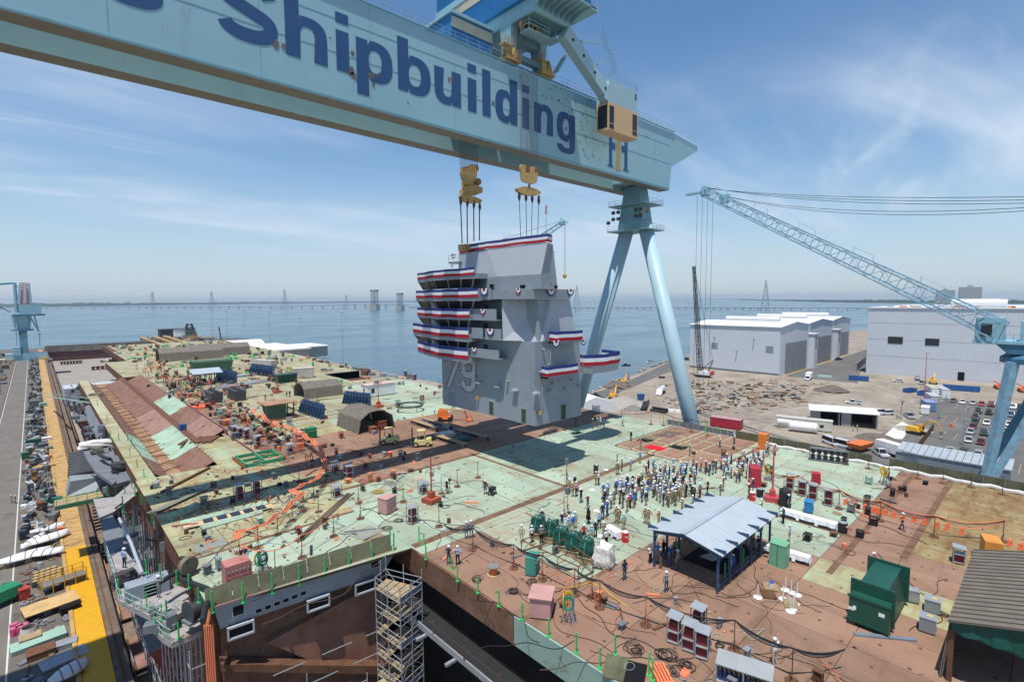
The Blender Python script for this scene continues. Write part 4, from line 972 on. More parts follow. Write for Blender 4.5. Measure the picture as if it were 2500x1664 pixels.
for i,(yt,yb,wt,wb,xl,xr,xk)in enumerate(LEV):
 zt_=atX(*cD(xk,yt),BX).z;zb_=atX(*cD(xk,yb),BX).z;zs=atX(*cD(xk,wt-8 if i<4 else yb+40),BX).z
 l_,k_,r_=corner_pts(xl,xk,xr,(yt+yb)/2)
 b=M();ring=[(l_.x,l_.y),(k_.x,k_.y),(r_.x,r_.y),(IX+2.5,r_.y),(IX+2.5,l_.y)]
 b.hull2([(x,yv,zs)for x,yv in ring],[(x,yv,zb_+.25)for x,yv in ring]);ip('bridge_deck',b,GREY)
 b=M()
 for(xa,ya),(xc,yc)in(((l_.x,l_.y),(k_.x,k_.y)),((k_.x,k_.y),(r_.x,r_.y))):
  b.prism([(xa+.02,ya,zb_),(xc+.02,yc,zb_),(xc+.02,yc,zt_-.06),(xa+.02,ya,zt_-.06)],(.08,0,0))
 ip('bulwark',b,GREY)
 dz=zt_-zb_
 bt=thing('bunting','red, white and blue bunting strip, %s from the top round the tower bridge'%ordn(i),'bunting',tuple(k_),0,'bunting strips round the tower')
 for nm,m,f0,f1 in(('blue_stripe',CLOTH_B,.70,1.02),('white_stripe',CLOTH_W,.34,.70),('red_stripe',CLOTH_R,0,.34)):
  b=M();pts=[]
  for(A_,C_)in((l_,k_),(k_,r_)):
   for s in range(8):pts.append(A_.lerp(C_,s/8))
  pts.append(r_)
  vs=[]
  for j,q in enumerate(pts):
   w_=.05*sin(j*1.9)+.03*sin(j*.7);wz=.03*sin(j*1.3)
   for f_ in(f0,f1):vs.append((q.x-.06-abs(w_)*.6,q.y,zb_+dz*f_+wz))
  nq=len(pts);b.add(vs,[(2*j,2*j+2,2*j+3,2*j+1)for j in range(nq-1)]);o=b.b(nm,m,bt);o.location=-Vc(bt.location)
 if i<4:
  zt2=zs;zb2=atX(*cD(xk,wb),BX).z
  lT,kT,rT=corner_pts(xl+22,xk-8,min(xr,905),wt,.12);lB,kB,rB=corner_pts(xl+85,xk+40,min(xr,905)-25,wb,.75)
  for q in(lT,kT,rT):q.z=zt2+.02
  for q in(lB,kB,rB):q.z=zb2
  b=M();b.add([lB,kB,rB,rT,kT,lT],[(0,1,4,5),(1,2,3,4)]);ip('bridge_window',b,mat('bridge_glass',(.01,.011,.013),.35,var=0,spec=.12))
  b=M()
  for(A0,A1,C0,C1,n)in((lB,lT,kB,kT,2),(kB,kT,rB,rT,3)):
   for s in range(n+1):
    t_=s/n if n==2 else(0,.36,.70,1)[s]
    p0=A0.lerp(C0,t_);p1=A1.lerp(C1,t_);b.tube(p0+Vc((-.03,0,0)),p1+Vc((-.03,0,0)),.11,4)
  b.tube(lB,kB,.07,4);b.tube(kB,rB,.07,4)
  ip('window_mullion',b,GREY)
b=M();zc0=atX(*cD(450,1540),BX).z;b.bx(IX-1.2,58.6,zc0,IX+4,YB+1,zu0-.2);ip('bridge_core',b,GREY)
for(x0,y0_,x1,y1_)in((850,885,1195,1045),(840,1130,1020,1280),(1050,1145,1260,1305),(820,1395,1230,1560),(960,620,1130,765)):
 p=atX(*cD(x0,y0_),BX+.5);q=atX(*cD(x1,y1_),BX+.5);b=M();b.bx(BX+.5,min(p.y,q.y),q.z,BX+.62,max(p.y,q.y),p.z);b.bx(BX+.62,min(p.y,q.y),q.z,IX+1,max(p.y,q.y),q.z+.12);ip('gallery',b,GREY)
for(x,yv)in((1120,825),(1118,1075),(1118,1345)):
 p=atX(*cD(x,yv),IX+.0);q=atX(*cD(x+44,yv+72),IX+.0);b=M();b.bx(IX-1.25,min(p.y,q.y),q.z,IX-1.0,max(p.y,q.y),p.z);ip('doorway',b,DARK)
def strip(label,P,h,n=6,off=Vc((0,0,0)),backing=None):
 bt=thing('bunting',label,'bunting',tuple(P[0]),0,'bunting strips round the tower')
 for nm,m,f0,f1 in(('blue_stripe',CLOTH_B,.69,1.02),('white_stripe',CLOTH_W,.34,.69),('red_stripe',CLOTH_R,0,.34)):
  pts=[]
  for A_,C_ in zip(P[:-1],P[1:]):
   for s in range(n):pts.append(A_.lerp(C_,s/n))
  pts.append(P[-1]);vs=[]
  for j,q in enumerate(pts):
   for f_ in(f0,f1):vs.append(q+off*(1+.6*abs(sin(j*1.7)))+Vc((0,0,h*f_+.03*sin(j*1.3))))
  b=M();b.add(vs,[(2*j,2*j+2,2*j+3,2*j+1)for j in range(len(pts)-1)]);o=b.b(nm,m,bt);o.location=-Vc(bt.location)
 return bt
P=[UX(120,300,49.0),UX(360,275,47.5),UX(500,262,47.3),UX(1375,250,47.3),atY(*cB(1438,262),tr.y+.7)]
for q in P:q.z=zt+.12
strip('red, white and blue bunting strip along the very top of the tower',P,.95,8,Vc((-.05,-.03,0)))
b=M();b.bx(l0.x+.5,tr.y+2,zt,r1.x-.4,YB-2,zt+.35)
for q0,q1 in zip(P[:-1],P[1:]):
 for h in(.5,1.0):b.tube(q0+Vc((.06,.03,h)),q1+Vc((.06,.03,h)),.03,4)
 for k in range(5):q=q0.lerp(q1,k/4)+Vc((.06,.03,0));b.tube(q,q+Vc((0,0,1)),.03,4)
ip('roof_rail',b,STEEL)
for(x0,x1,yt,yb,dep,lab)in((1700,2060,60,200,1.6,'bunting strip on the upper right gallery of the tower'),(1560,1995,580,720,1.3,'bunting strip on the lower right gallery of the tower')):
 Yg=IY-dep;p=atY(*cA(x0,yb),Yg);q=atY(*cA(x1,yb-(15 if yt<100 else 45)),Yg);zt_=atY(*cA(x0,yt),Yg).z
 b=M();b.bx(p.x,Yg,p.z-.3,q.x,IY+.3,p.z-.12);b.bx(p.x,Yg+.02,p.z-.3,q.x,Yg+.1,zt_-.1);b.bx(p.x,Yg+.02,p.z-.3,p.x+.08,IY,zt_-.1);ip('gallery',b,GREY)
 q.z=p.z;strip(lab,[Vc((p.x-.03,IY-.1,p.z)),Vc((p.x-.03,Yg,p.z)),Vc((q.x,Yg,p.z))],zt_-p.z,5,Vc((-.02,-.05,0)))
cC=crop(950,550,2.8517);YP=51.0
pl=atY(*cC(1325,960),YP);pr_=atY(*cC(1558,960),YP);zt_=atY(*cC(1440,885),YP).z;zb_=atY(*cC(1440,958),YP).z;zf=atY(*cC(1440,1010),YP).z
cxm=(pl.x+pr_.x)/2;hw=(pr_.x-pl.x)/2
ringp=[Vc((cxm+hw*c,YP+-hw*.55*s,0))for c,s in((-1,-1),(-1,.3),(-.8,.8),(-.2,1),(.3,1),(.85,.75),(1,.2),(1,-1))]
b=M();b.hull2([(cxm+(p.x-cxm)*.96,YP+(p.y-YP)*.9,zf)for p in ringp],[(p.x,p.y,zb_+.1)for p in ringp]);b.bx(XR-1.5,YP,zf+.2,cxm,YP+1.2,zb_);ip('outrigged_platform',b,GREY_L)
PR=[Vc((p.x,p.y,zb_))for p in ringp];strip('bunting strip round the outrigged platform on the far right of the tower',PR,zt_-zb_,3,Vc((0,-.05,0)))
b=M()
for k,p in enumerate(PR):b.tube(p+Vc((0,.05,0)),p+Vc((0,.05,1.7)),.04,4)
ip('platform_post',b,GREENP)
def fan(x,yv,c,rpx,label,X=None,Y=None,red=True):
 q=fx_(x,yv,c,X)if X is not None else fy_(x,yv,c,Y);r=(fx_(x,yv,c,X)-fx_(x,yv+rpx,c,X)).length if X is not None else(fy_(x,yv,c,Y)-fy_(x,yv+rpx,c,Y)).length
 t=thing('bunting_fan',label,'bunting fan',tuple(q),0,'pleated bunting fans on the tower')
 cols=(CLOTH_R,CLOTH_W,CLOTH_B)if red else(CLOTH_B,CLOTH_W,CLOTH_R)
 for nm,m,r0,r1,e in(('centre',cols[0],0,.36,.03),('middle_band',cols[1],.36,.78,.02),('rim',cols[2],.78,1,.01)):
  b=M();vs=[];n=10
  for k in range(n+1):
   a=PI+PI*k/n
   for rr_ in(r0,r1):
    d_=.03*(k%2)+.04;u_=cos(a)*r*rr_*.8;v_=sin(a)*r*rr_
    vs.append((-d_-e,u_,v_)if X is not None else(u_,-d_-e,v_))
  b.add(vs,[(2*k,2*k+2,2*k+3,2*k+1)for k in range(n)]);b.b(nm,m,t)
fan(480,838,cB,110,'bunting fan with blue rim beside the second bridge deck',X=BX+.4);fan(962,838,cB,75,'bunting fan with red rim in the middle of the wide bulwark',X=45.2,red=False)
fan(1425,838,cB,110,'large bunting fan at the right corner of the wide bulwark',Y=45.4);fan(1700,845,cB,100,'half hidden bunting fan at the far right end of the wide bulwark',Y=45.65)
fan(460,1128,cB,75,'bunting fan with red rim below the third bridge deck gallery',X=BX+.45,red=False);fan(565,1408,cB,105,'bunting fan with blue rim on the small slanted gallery',X=BX+.45)
fan(470,292,cA,75,'lowest bunting fan with red rim under the bridge galleries',X=BX+.45,red=False);fan(1670,185,cA,108,'bunting fan hanging under the upper right gallery corner',Y=IY-1.65);fan(2070,175,cA,85,'bunting fan at the far right end of the upper right gallery',Y=IY-1.5)
fan(635,160,cD,65,'bunting fan on the small rail high on the left of the tower',X=48,red=False);fan(620,297,cD,42,'dark bunting fan below the small rail high on the left of the tower',X=48)
b=M();p=atX(*cD(570,290),48);q=atX(*cD(705,255),48);b.bx(48,q.y,p.z,49.5,p.y,q.z)
for y_ in(q.y,(p.y+q.y)/2,p.y):
 b.tube((48,y_,q.z),(48,y_,q.z+1.0),.03,4)
for h in(.5,1.0):b.tube((48,q.y,q.z+h),(48,p.y,q.z+h),.03,4)
ip('small_platform',b,GREY)
for(xb,zb2)in((218,1370),(278,1365),(368,1360),(440,1355)):
 q=atY(*cH(xb,zb2),60.9);b=M();b.box(q,(.9,.9,.9));ip('lifting_lug',b,GOLD)
q=atY(*cH(835,1275),56);b=M();b.box(q,(1.2,1.2,.5));ip('red_housing',b,flat('dull_red',(.28,.04,.05),.6))
for(x0,y0_,x1,y1_)in((1362,1270,1362,780),):
 p0=atY(*cH(x0,y0_),49.5);p1=atY(*cH(x1,y1_),49.5);b=M();b.tube(p0,p1,.04,5);ip('flag_mast',b,STEEL)
 fg=M();
 for s in range(7):
  for k in range(6):
   fg.mi=s%2;y0=p1.z-.1-.2*k;xs0=-.26+.075*s;fg.add([(p1.x+xs0+.05*sin(k),p1.y-.03,y0),(p1.x+xs0+.075+.05*sin(k),p1.y-.03-.02*sin(s),y0),(p1.x+xs0+.075+.05*sin(k+1),p1.y-.03,y0-.2),(p1.x+xs0+.05*sin(k+1),p1.y-.03,y0-.2)],[(0,1,2,3)])
 o=fg.b('flag',[CLOTH_W,CLOTH_R]);tag(o,'small limp red and white striped flag on the mast above the tower','flag')
b=M();q=atY(*cB(1450,325),48.5);b.box((q.x-.3,q.y,q.z),(1.0,.6,.08));ip('small_wing',b,GREY)
# ================================================================== THINGS ON THE DECK
def P(px,py,z=DZ):return at(px,py,z)
def vz(px,py,base):
 d=ray(px,py);t=(d.x*base.x+d.y*base.y)/(d.x*d.x+d.y*d.y);return CAMP.z+t*d.z
c3=crop(1400,1000,3.485);c1_=crop(1100,1000,3.485);c5=crop(500,1200,3.3657);c6=crop(600,800,3.485);c7=crop(1100,1300,3.9267);c8=crop(1850,1050,5.2275);c9=crop(1800,1300,3.3657);c10=crop(1600,1450,4.712);c11=crop(500,780,3.9267)
sx0,sx1,sy0,sy1,ez,rz_=37.9,48.3,17.3,22.9,DZ+3.35,DZ+3.95
she=thing('open_shelter','open shelter with blue grey sheet roof and navy steel frame over a deck opening','shelter',(sx0,sy0,DZ))
ym=(sy1-sy0)/2
for i in range(6):
 x0=-.35+i*(sx1-sx0+.7)/6;x1=x0+(sx1-sx0+.7)/6-.02
 for s in(0,1):
  ya,yb=(-.5,ym-.005)if s==0 else(sy1-sy0+.5,ym+.005)
  b=M();b.prism([(x0,ya,ez-DZ-.08),(x1,ya,ez-DZ-.08),(x1,yb,rz_-DZ),(x0,yb,rz_-DZ)],(0,0,.05));b.b('roof_panel',ROOFGREY,she)
b=M();b.bx(-.4,ym-.2,rz_-DZ+.045,sx1-sx0+.4,ym+.2,rz_-DZ+.10);b.b('ridge_cap',mat('roof_ridge',(.33,.38,.43),.5),she)
for i in range(6):
 for s in(0,1):
  x=i*(sx1-sx0)/5;yv=0 if s==0 else sy1-sy0
  b=M();b.box((x,yv,(ez-DZ+.25)/2),(.16,.16,ez-DZ+.25));b.prism([(x-.04,yv+(-.62 if s==0 else .62),ez-DZ-.15),(x-.04,yv+(-.62 if s==0 else .62),ez-DZ+.32),(x-.04,yv+(.35 if s==0 else-.35),ez-DZ+.22),(x-.04,yv,ez-DZ-.2)],(.08,0,0));b.b('post',NAVYST,she)
  if i<5:
   b=M();xs=(sx1-sx0)/5
   pts=[Vc((x+xs*t,yv,ez-DZ-.25-1.1*(2*abs(t-.5))**2.2))for t in[k/8 for k in range(9)]]
   b.path(pts,.06,4);b.b('arch_brace',NAVYST,she)
b=M()
for s in(0,1):
 yv=0 if s==0 else sy1-sy0;b.bx(0,yv-.06,ez-DZ-.3,sx1-sx0,yv+.06,ez-DZ-.1);b.bx(0,yv-.05,.5,sx1-sx0,yv+.05,.6)
b.b('side_beam',NAVYST,she)
for x in(0,sx1-sx0):
 b=M();b.prism([(x-.05,0,ez-DZ-.35),(x-.05,ym,rz_-DZ-.45),(x-.05,sy1-sy0,ez-DZ-.35),(x-.05,sy1-sy0,ez-DZ-.1),(x-.05,ym,rz_-DZ-.08),(x-.05,0,ez-DZ-.1)],(.1,0,0));b.b('gable_beam',NAVYST,she)
b=M();b.bx(3.0,.9,.02,9.6,4.6,.05);b.b('deck_opening',DARK,she)
for x,yv in((2.6,.6),(2.6,4.9),(9.8,.6),(6.2,.6),(9.8,4.9),(6,4.9)):
 b=M();b.tube((x,yv,.02),(x,yv,1.3),.06,5);b.b('opening_post',GREENP,she)
b=M()
for k in range(9):b.box((3.6+.55*k,2.6,.6-.12*k),(.3,1.2,.05))
for yv in(2.0,3.2):b.tube((3.4,yv,1.6),(8.6,yv,.35),.05,4)
b.b('stair',STEEL,she)
def cloth_table(p,q,wd,label,h=.76):
 p=Vc(p);q=Vc(q);u_=q-p;L=u_.length;rz=math.atan2(u_.y,u_.x);p.z=DZ
 t=thing('cloth_table',label,'table',tuple(p),rz)
 b=M();b.bx(0,-wd/2,h-.03,L,wd/2,h);b.b('tabletop',WOOD,t)
 b=M();n=int(L*5);m_=[]
 r=random.Random(int(L*100));
 for s in(-1,1):
  vs=[]
  for i in range(n+1):
   x=L*i/n;d_=.03*sin(i*1.9)+.015*sin(i*.8);vs+=[(x,s*(wd/2+.01),h+.012),(x,s*(wd/2+.06+d_),h-.42-.03*sin(i*1.1))]
  b.add(vs,[(2*i,2*i+1,2*i+3,2*i+2)for i in range(n)])
 for x,s in((0,-1),(L,1)):b.add([(x,-wd/2-.01,h+.012),(x,wd/2+.01,h+.012),(x+s*.07,wd/2+.1,h-.62),(x+s*.07,-wd/2-.1,h-.62)],[(0,1,2,3)])
 b.bx(-.01,-wd/2-.01,h+.001,L+.01,wd/2+.01,h+.013)
 for x in[L*k/3 for k in range(1,3)]:b.add([(x-.12,-wd/2-.07,h-.38),(x+.12,-wd/2-.07,h-.38),(x+.16,-wd/2-.12,.12),(x-.13,-wd/2-.13,.14)],[(0,1,2,3)])
 b.b('tablecloth',flat('white_tablecloth',(.80,.80,.83),.8),t)
 for x in(.2,L-.2):
  for s in(-1,1):M().tube((x,s*(wd/2-.1),0),(x,s*(wd/2-.1),h-.03),.025,4).b('leg',STEEL,t)
 return t
cloth_table(P(*c8(300,1080)),P(*c8(1010,1285)),.8,'long white cloth table beside the row of welding sets')
cloth_table(P(*c3(1640,1205)),P(*c3(2010,1320)),.75,'white cloth table beside the pale green cabinet')
cloth_table(P(*c1_(1330,1040)),P(*c1_(1440,1105)),.75,'small white cloth table beside the red drinks barrel')
for i,(x,yv,r)in enumerate(((1660,1165,.2),(1700,1180,.2),(1640,1160,.15))):
 q=P(*c3(x-10,yv+22),DZ+.775);b=M();b.lathe([(.05,0),(.16,.04),(.16,.12),(.1,.16)],q,8);tag(b.b('serving_dish',STEEL),'%s round dish on the white cloth table by the green cabinet'%ordn(i),'dish','dishes on the cloth table')
q=P(*c3(1688,1302));t=thing('steel_cabinet','tall plain pale green steel cabinet between white cloth tables','cabinet',P(*c3(1750,1320)),0)
PG=mat('pale_green_cabinet',(.16,.40,.24),.5,var=.05)
M().bx(-.55,-.6,0,.65,.65,2.0).b('body',PG,t);M().bx(-.58,-.63,2.0,.68,.68,2.04).b('lid',PG,t);M().bx(-.57,-.02,.1,-.55,.02,1.9).b('door_seam',DKGREEN,t)
def lump(sx,sy,sz,seed,n=7):
 r=random.Random(seed);bm=bmesh.new();bmesh.ops.create_cube(bm,size=1);bmesh.ops.subdivide_edges(bm,edges=bm.edges,cuts=n,use_grid_fill=True)
 ph=[r.uniform(0,6)for _ in range(6)]
 for v in bm.verts:
  c=v.co;f=.16*sin(c.x*5+ph[0])*sin(c.y*4+ph[1])+.06*sin(c.z*9+c.x*8+ph[2])+.05*sin(c.y*17+c.x*13+ph[3])+r.uniform(-.035,.035)
  tz=c.z+.5;shr=1-.35*max(0,tz-.45)**1.5*1.6
  v.co=Vc((c.x*shr*(1+f)*sx,c.y*shr*(1+f*.8)*sy,tz*sz*(1+f*.35)))
  if tz<.05:v.co.z=r.uniform(0,.16)*sz
 me=bpy.data.meshes.new('wrap');bm.to_mesh(me);bm.free();return me
bund=[(745,1090),(860,1125),(945,1190),(1050,1240),(1165,1295),(1310,1345)]
for i,(x,yv)in enumerate(bund):
 p=P(*c1_(x,yv-15));w_=i==5
 t=thing('wrapped_bundle',('bundle under a loose white sheet at the near end of the row of wrapped bundles' if w_ else '%s green tarpaulin wrapped bundle from the far end of the row'%ordn(i)),'bundle',tuple(p),.35+.1*sin(i),'wrapped bundles in a row')
 me=lump(1.35 if not w_ else 1.75,1.15 if not w_ else 1.45,1.55 if not w_ else 1.75,40+i);me.materials.append(TARP_W if w_ else TARP_G)
 o=bpy.data.objects.new('tarpaulin',me);COL.objects.link(o);o.parent=t;o.location=(0,0,.42 if not w_ else .1)
 b=M();b.bx(-.75,-.65,0,.75,.65,.12);
 for xx in(-.7,0,.6):b.bx(xx,-.6,.12,xx+.12,.6,.5)
 b.bx(-.75,-.65,.5,.75,.65,.56);b.b('crate',WOOD,t)
 if not w_:
  b=M();
  for s in(-.3,.3):b.path([(s,-.8,.5),(s,-.72,1.5),(s,-.3,2.12),(s,.3,2.12),(s,.72,1.5),(s,.8,.5)],.008,4)
  b.path([(-.82,0,.8),(-.7,0,1.7),(-.3,0,2.14),(.3,0,2.14),(.7,0,1.7),(.82,0,.8)],.008,4);b.b('strap',WHITE,t)
  me2=lump(.9,.9,.75,80+i);me2.materials.append(TARP_W);o=bpy.data.objects.new('white_liner',me2);COL.objects.link(o);o.parent=t;o.location=(.45,-.25,.25)
fr=thing('tube_frame','low brown tubular frame standing round the wrapped bundles','frame',P(*c7(900,250)))
fo=Vc(fr.location);b=M()
fl2=[c7(680,185),c7(1225,450),c7(1365,385),c7(965,90)]
G=[P(*q)for q in fl2]
for q in G:b.tube(q,q+Vc((0,0,1.15)),.05,5)
for a,c in((0,1),(1,2),(0,3),(3,2)):
 for h in(.05,1.15):b.tube(G[a]+Vc((0,0,h)),G[c]+Vc((0,0,h)),.05,5)
 b.tube(G[a]+Vc((0,0,.05)),G[a].lerp(G[c],.5)+Vc((0,0,1.15)),.035,4)
for t_ in(.33,.66):b.tube(G[0].lerp(G[1],t_)+Vc((0,0,1.15)),G[3].lerp(G[2],t_)+Vc((0,0,1.15)),.04,4);b.tube(G[0].lerp(G[1],t_),G[0].lerp(G[1],t_)+Vc((0,0,1.15)),.04,4)
o=b.b('tube',RUSTY,fr);o.location=-fo
def drum(px,py,m,lid,label,nm='drum',r=.33,h=.95):
 t=thing(nm,label,'drum' if nm=='drum' else 'bin',P(px,py))
 M().lathe([(r,0),(r,.3),(r*1.03,.32),(r,.34),(r,.62),(r*1.03,.64),(r,.66),(r*1.02,h)],n=14).b('body',m,t);M().lathe([(r*.95,h),(r*.9,h+.03)],n=14).b('lid',lid,t);return t
RD=flat('drinks_red',(.60,.02,.03),.4)
for(x,yv,lab)in((440,1118,'red drinks barrel at the end of the small white table'),(1522,768,'red drinks barrel beside the red mast')):
 t=drum(*c3(x,yv),RD,WHITE,lab);b=M()
 for k in range(5):a=-2.6+k*.22;b.path([(.335*cos(a+.04*s),.335*sin(a+.04*s),.55+.1*sin(s+k))for s in range(4)],.018,4)
 b.b('script_mark',WHITE,t)
for(x,yv,lab)in((1585,738,'black bin with grey liner behind the red drinks barrel'),(2085,1310,None)):
 if lab:drum(*c3(x,yv),BLACK,STEEL,lab,'bin',.38,.95)
t=drum(*c8(1083,1298),BLACK,STEEL,'black rubbish bin with grey liner at the end of the long white table','bin',.4,1.0)
b=M()
def letterbar(segs,m,par,nm='lettering'):
 b=M()
 for a,c in segs:b.tube(a,c,.014,4)
 b.b(nm,m,par)
def curved(u_,v_,r=.415,a0=-2.3):a=a0+u_/r;return Vc((r*cos(a),r*sin(a),v_))
seg=[]
for k,ch_ in enumerate('TRASH'):
 G_={'T':[((0,1),(1,1)),((.5,1),(.5,0))],'R':[((0,0),(0,1)),((0,1),(.9,.9)),((.9,.9),(.9,.55)),((.9,.55),(0,.5)),((.3,.5),(1,0))],'A':[((0,0),(.5,1)),((.5,1),(1,0)),((.2,.4),(.8,.4))],'S':[((1,.95),(.1,.9)),((.1,.9),(.1,.55)),((.1,.55),(.9,.45)),((.9,.45),(.9,.05)),((.9,.05),(0,.05))],'H':[((0,0),(0,1)),((1,0),(1,1)),((0,.5),(1,.5))]}[ch_]
 for(xa,ya),(xb,yb)in G_:seg.append((curved(k*.105+xa*.08,.62+ya*.14),curved(k*.105+xb*.08,.62+yb*.14)))
letterbar(seg,WHITE,t)
for i,(x,yv)in enumerate(((1340,780),(1375,775))):
 drum(*crop(100,850,3.92)(x,yv),flat('drum_blue',(.02,.10,.36),.4),flat('drum_blue',(.02,.10,.36),.4),('left' if i==0 else 'right')+' of the two blue drums on the worn deck near the troughs',h=1.0)
def mast(base,h,red,label,heads,rz=0):
 t=thing('floodlight_mast',label,'mast',tuple(base),rz)
 M().bx(-.8,-.8,0,.8,.8,.55).b('base',red,t);M().bx(-.35,-.3,.55,.35,.3,1.25).b('engine_box',red,t)
 M().tube((0,0,.55),(0,0,h),.10,8,.07).b('pole',red,t)
 for k,(x,yv,z,a)in enumerate(heads):
  o=M().box((x,yv,z),(.55,.12,.42),a,.5).b('floodlight',flat('lamp_face',(.34,.30,.24),.4),t);M().tube((0,0,z-.1),(x,yv,z),.03,4).b('bracket',red,o)
 return t
HR=mat('bright_red_mast',(.48,.07,.08),.6,var=.15);HR2=mat('rust_red_mast',(.36,.08,.04),.7,var=.2)
mast(P(*c3(1692,770)),6.2,HR,'tall red floodlight mast with square base beside the crowd',[(-1.0,.3,6.0,.6),(-1.5,.8,5.6,.4),(1.1,-.3,5.7,.5),(1.0,.6,6.1,.2)],.4)
mast(P(*c6(1580,1480)),5.2,HR2,'rust red floodlight mast in the middle of the deck',[(-.5,.4,4.9,.6),(.7,-.3,5.1,-.2),(-.4,.3,3.6,.6),(.8,-.5,3.9,1.2)],.2)
mast(P(*c11(1665,840)),5.4,HR2,'rust red mast in front of the small white shed',[(-.6,.4,5.2,.5),(.6,-.3,5.2,.5)],.2)
mast(P(*c11(693,700)),5.6,HR2,'rust red mast left of the far brown half-round shed',[(-.5,.3,5.4,.5),(.5,-.3,5.4,.5)],.2)
mast(P(*crop(100,850,3.92)(1405,300)),6,HR2,'thin red mast beside the far small blue shelter',[(.5,.3,5.8,.5)],.2)
def rack_proto(two):
 t=thing('welding_rack','x','welding rack');h=1.75 if two else 1.35
 b=M()
 for x in(-.45,.45):
  for yv in(-.38,.38):b.bx(x-.035,yv-.035,0,x+.035,yv+.035,h)
 for z in(.12,.85,h)[:3 if two else 3]:
  b.bx(-.48,-.41,z-.02,.48,.41,z+.02)if z!=h else None
 b.b('frame',STEEL,t)
 M().prism([(-.52,-.46,h+.02),(.52,-.46,h+.02),(.52,.46,h+.1),(-.52,.46,h+.1)],(0,0,.03)).b('roof',mat('rack_roof_grey',(.28,.30,.32),.5),t)
 for z in((.16,.9)if two else(.16,)):
  M().bx(-.3,-.34,z,.3,.3,z+.55).b('welder',flat('welder_red',(.20,.02,.028),.5),t)
  M().bx(-.22,-.36,z+.3,.22,-.34,z+.5).b('panel',flat('panel_dark',(.03,.03,.03),.4),t)
 return t
RK=[(1647,1563,.2,1,'welding rack nearest the left of the foreground group by the hose coils'),(1683,1582,.25,1,'second welding rack of the foreground group, tangled with an orange lead'),(1715,1600,.3,1,'third welding rack of the foreground group, nearest the camera'),(1705,1540,.1,1,'dark framed welding rack standing behind the foreground group'),
(851,1168,.1,1,'white topped double welding rack left of the orange hoses end'),(819,1152,.1,0,'blue grey welding rack beside the white topped rack'),(822,1212,.1,0,'single red welding set in a low frame near the orange hoses'),(585,1218,.15,1,'double welding rack on the worn deck at the left'),(627,1205,.15,1,'welding rack with coiled leads behind the left double rack'),
(1007,1276,.15,1,'white framed welding rack beside the faded red cabinet in mid deck'),(1033,1203,.1,0,'red welding set at the foot of the rust red mast'),(708,1105,.1,0,'welding rack among the hoses near the green hatch coaming'),(1928,1192,.2,1,'first of the four racks behind the long white table, by the black tank'),(1958,1208,.2,1,'second of the four racks behind the long white table'),(1984,1218,.2,1,'third of the four racks behind the long white table'),(2022,1232,.2,1,'fourth of the four racks behind the long white table'),
(573,1065,.1,1,'leftmost of three small racks under the far orange hoses'),(587,1068,.1,1,'middle of three small racks under the far orange hoses'),(602,1072,.1,1,'rightmost of three small racks under the far orange hoses'),(630,1090,.1,1,'rack with dark covers left of the yellow sheeted rack'),(990,918,.1,1,'rack beside the elevator opening far down the deck'),(1012,928,.1,1,'rack right of the far elevator opening rack'),(1090,970,.1,0,'low rack near the red frame under the hanging tower'),
(2340,1372,.15,0,'dark framed red set beside the orange cabinet on the right')]
two=rack_proto(True);one=rack_proto(False)
for i,(x,yv,rz,k,lab)in enumerate(RK):
 src=two if k else one
 cpt(src,P(x,yv),rz,lab,group='welding racks')
def purge(o):
 for c in list(o.children):purge(c)
 bpy.data.objects.remove(o)
purge(two);purge(one)
def cabinet(p,w_,d_,h,m,label,rz=0,lid=0,vents=True):
 t=thing('power_cabinet',label,'cabinet',tuple(p),rz)
 M().bx(-w_/2,-d_/2,.1,w_/2,d_/2,h).b('body',m,t)
 M().bx(-w_/2-lid,-d_/2-lid,h,w_/2+lid,d_/2+lid,h+.07).b('lid',m,t)
 n=4
 for k in range(n):o=M().bx(-w_/2+.08+k*(w_-.1)/n,-d_/2-.03,.25,-w_/2+.08+(k+.8)*(w_-.1)/n,-d_/2,h*.55).b('door',m,t);M().bx(-w_/2+.14+k*(w_-.1)/n,-d_/2-.045,h*.4,-w_/2+.2+k*(w_-.1)/n,-d_/2-.03,h*.48).b('handle',BLACK,o)
 if vents:
  b=M()
  for k in range(6):b.tube((-w_/2+.2+k*(w_-.4)/5,-d_/2-.05,h*.78),(-w_/2+.2+k*(w_-.4)/5,-d_/2,h*.78),.06,8)
  b.b('socket',GREY_L,t)
 M().bx(-w_/2,-d_/2,0,-w_/2+.15,d_/2,.1).b('skid',BLACK,t);M().bx(w_/2-.15,-d_/2,0,w_/2,d_/2,.1).b('skid',BLACK,t)
 return t
PINK=mat('faded_pink_cabinet',(.50,.27,.245),.6,var=.12)
cabinet(P(*c5(265,760)),1.85,1.35,1.95,PINKRED,'faded red power cabinet draped with orange hoses near the grey hull end',.0)
cabinet(P(*c7(875,765)),1.7,1.5,1.55,PINK,'pale pink power cabinet with overhanging lid beside the coiled yellow hose',.6,.12)
cabinet(P(*c5(1500,165)),1.5,1.3,1.7,PINK,'faded pink cabinet wrapped in leads in mid deck',.3,.05)
cabinet(P(*c3(1540,640)),2.0,1.2,2.3,mat('crimson_frame',(.38,.03,.05),.6,var=.2),'crimson cabinet and frame at the right end of the crowd',.5)
cabinet(P(*c9(2080,225)),1.9,1.2,1.9,mat('orange_cabinet',(.62,.26,.05),.55,var=.1),'bright orange cabinet with cable hooks on the right of the deck',.25)
cabinet(P(*c3(1615,330)),1.4,1.2,2.3,mat('vivid_orange_cabinet',(.66,.18,.03),.55,var=.1),'tall vivid orange cabinet at the deck edge behind the crowd',.1)
cabinet(P(*c6(450,960)),1.6,1.3,1.4,PINK,'pink cabinet beside the green cabinet under the orange hoses',.1)
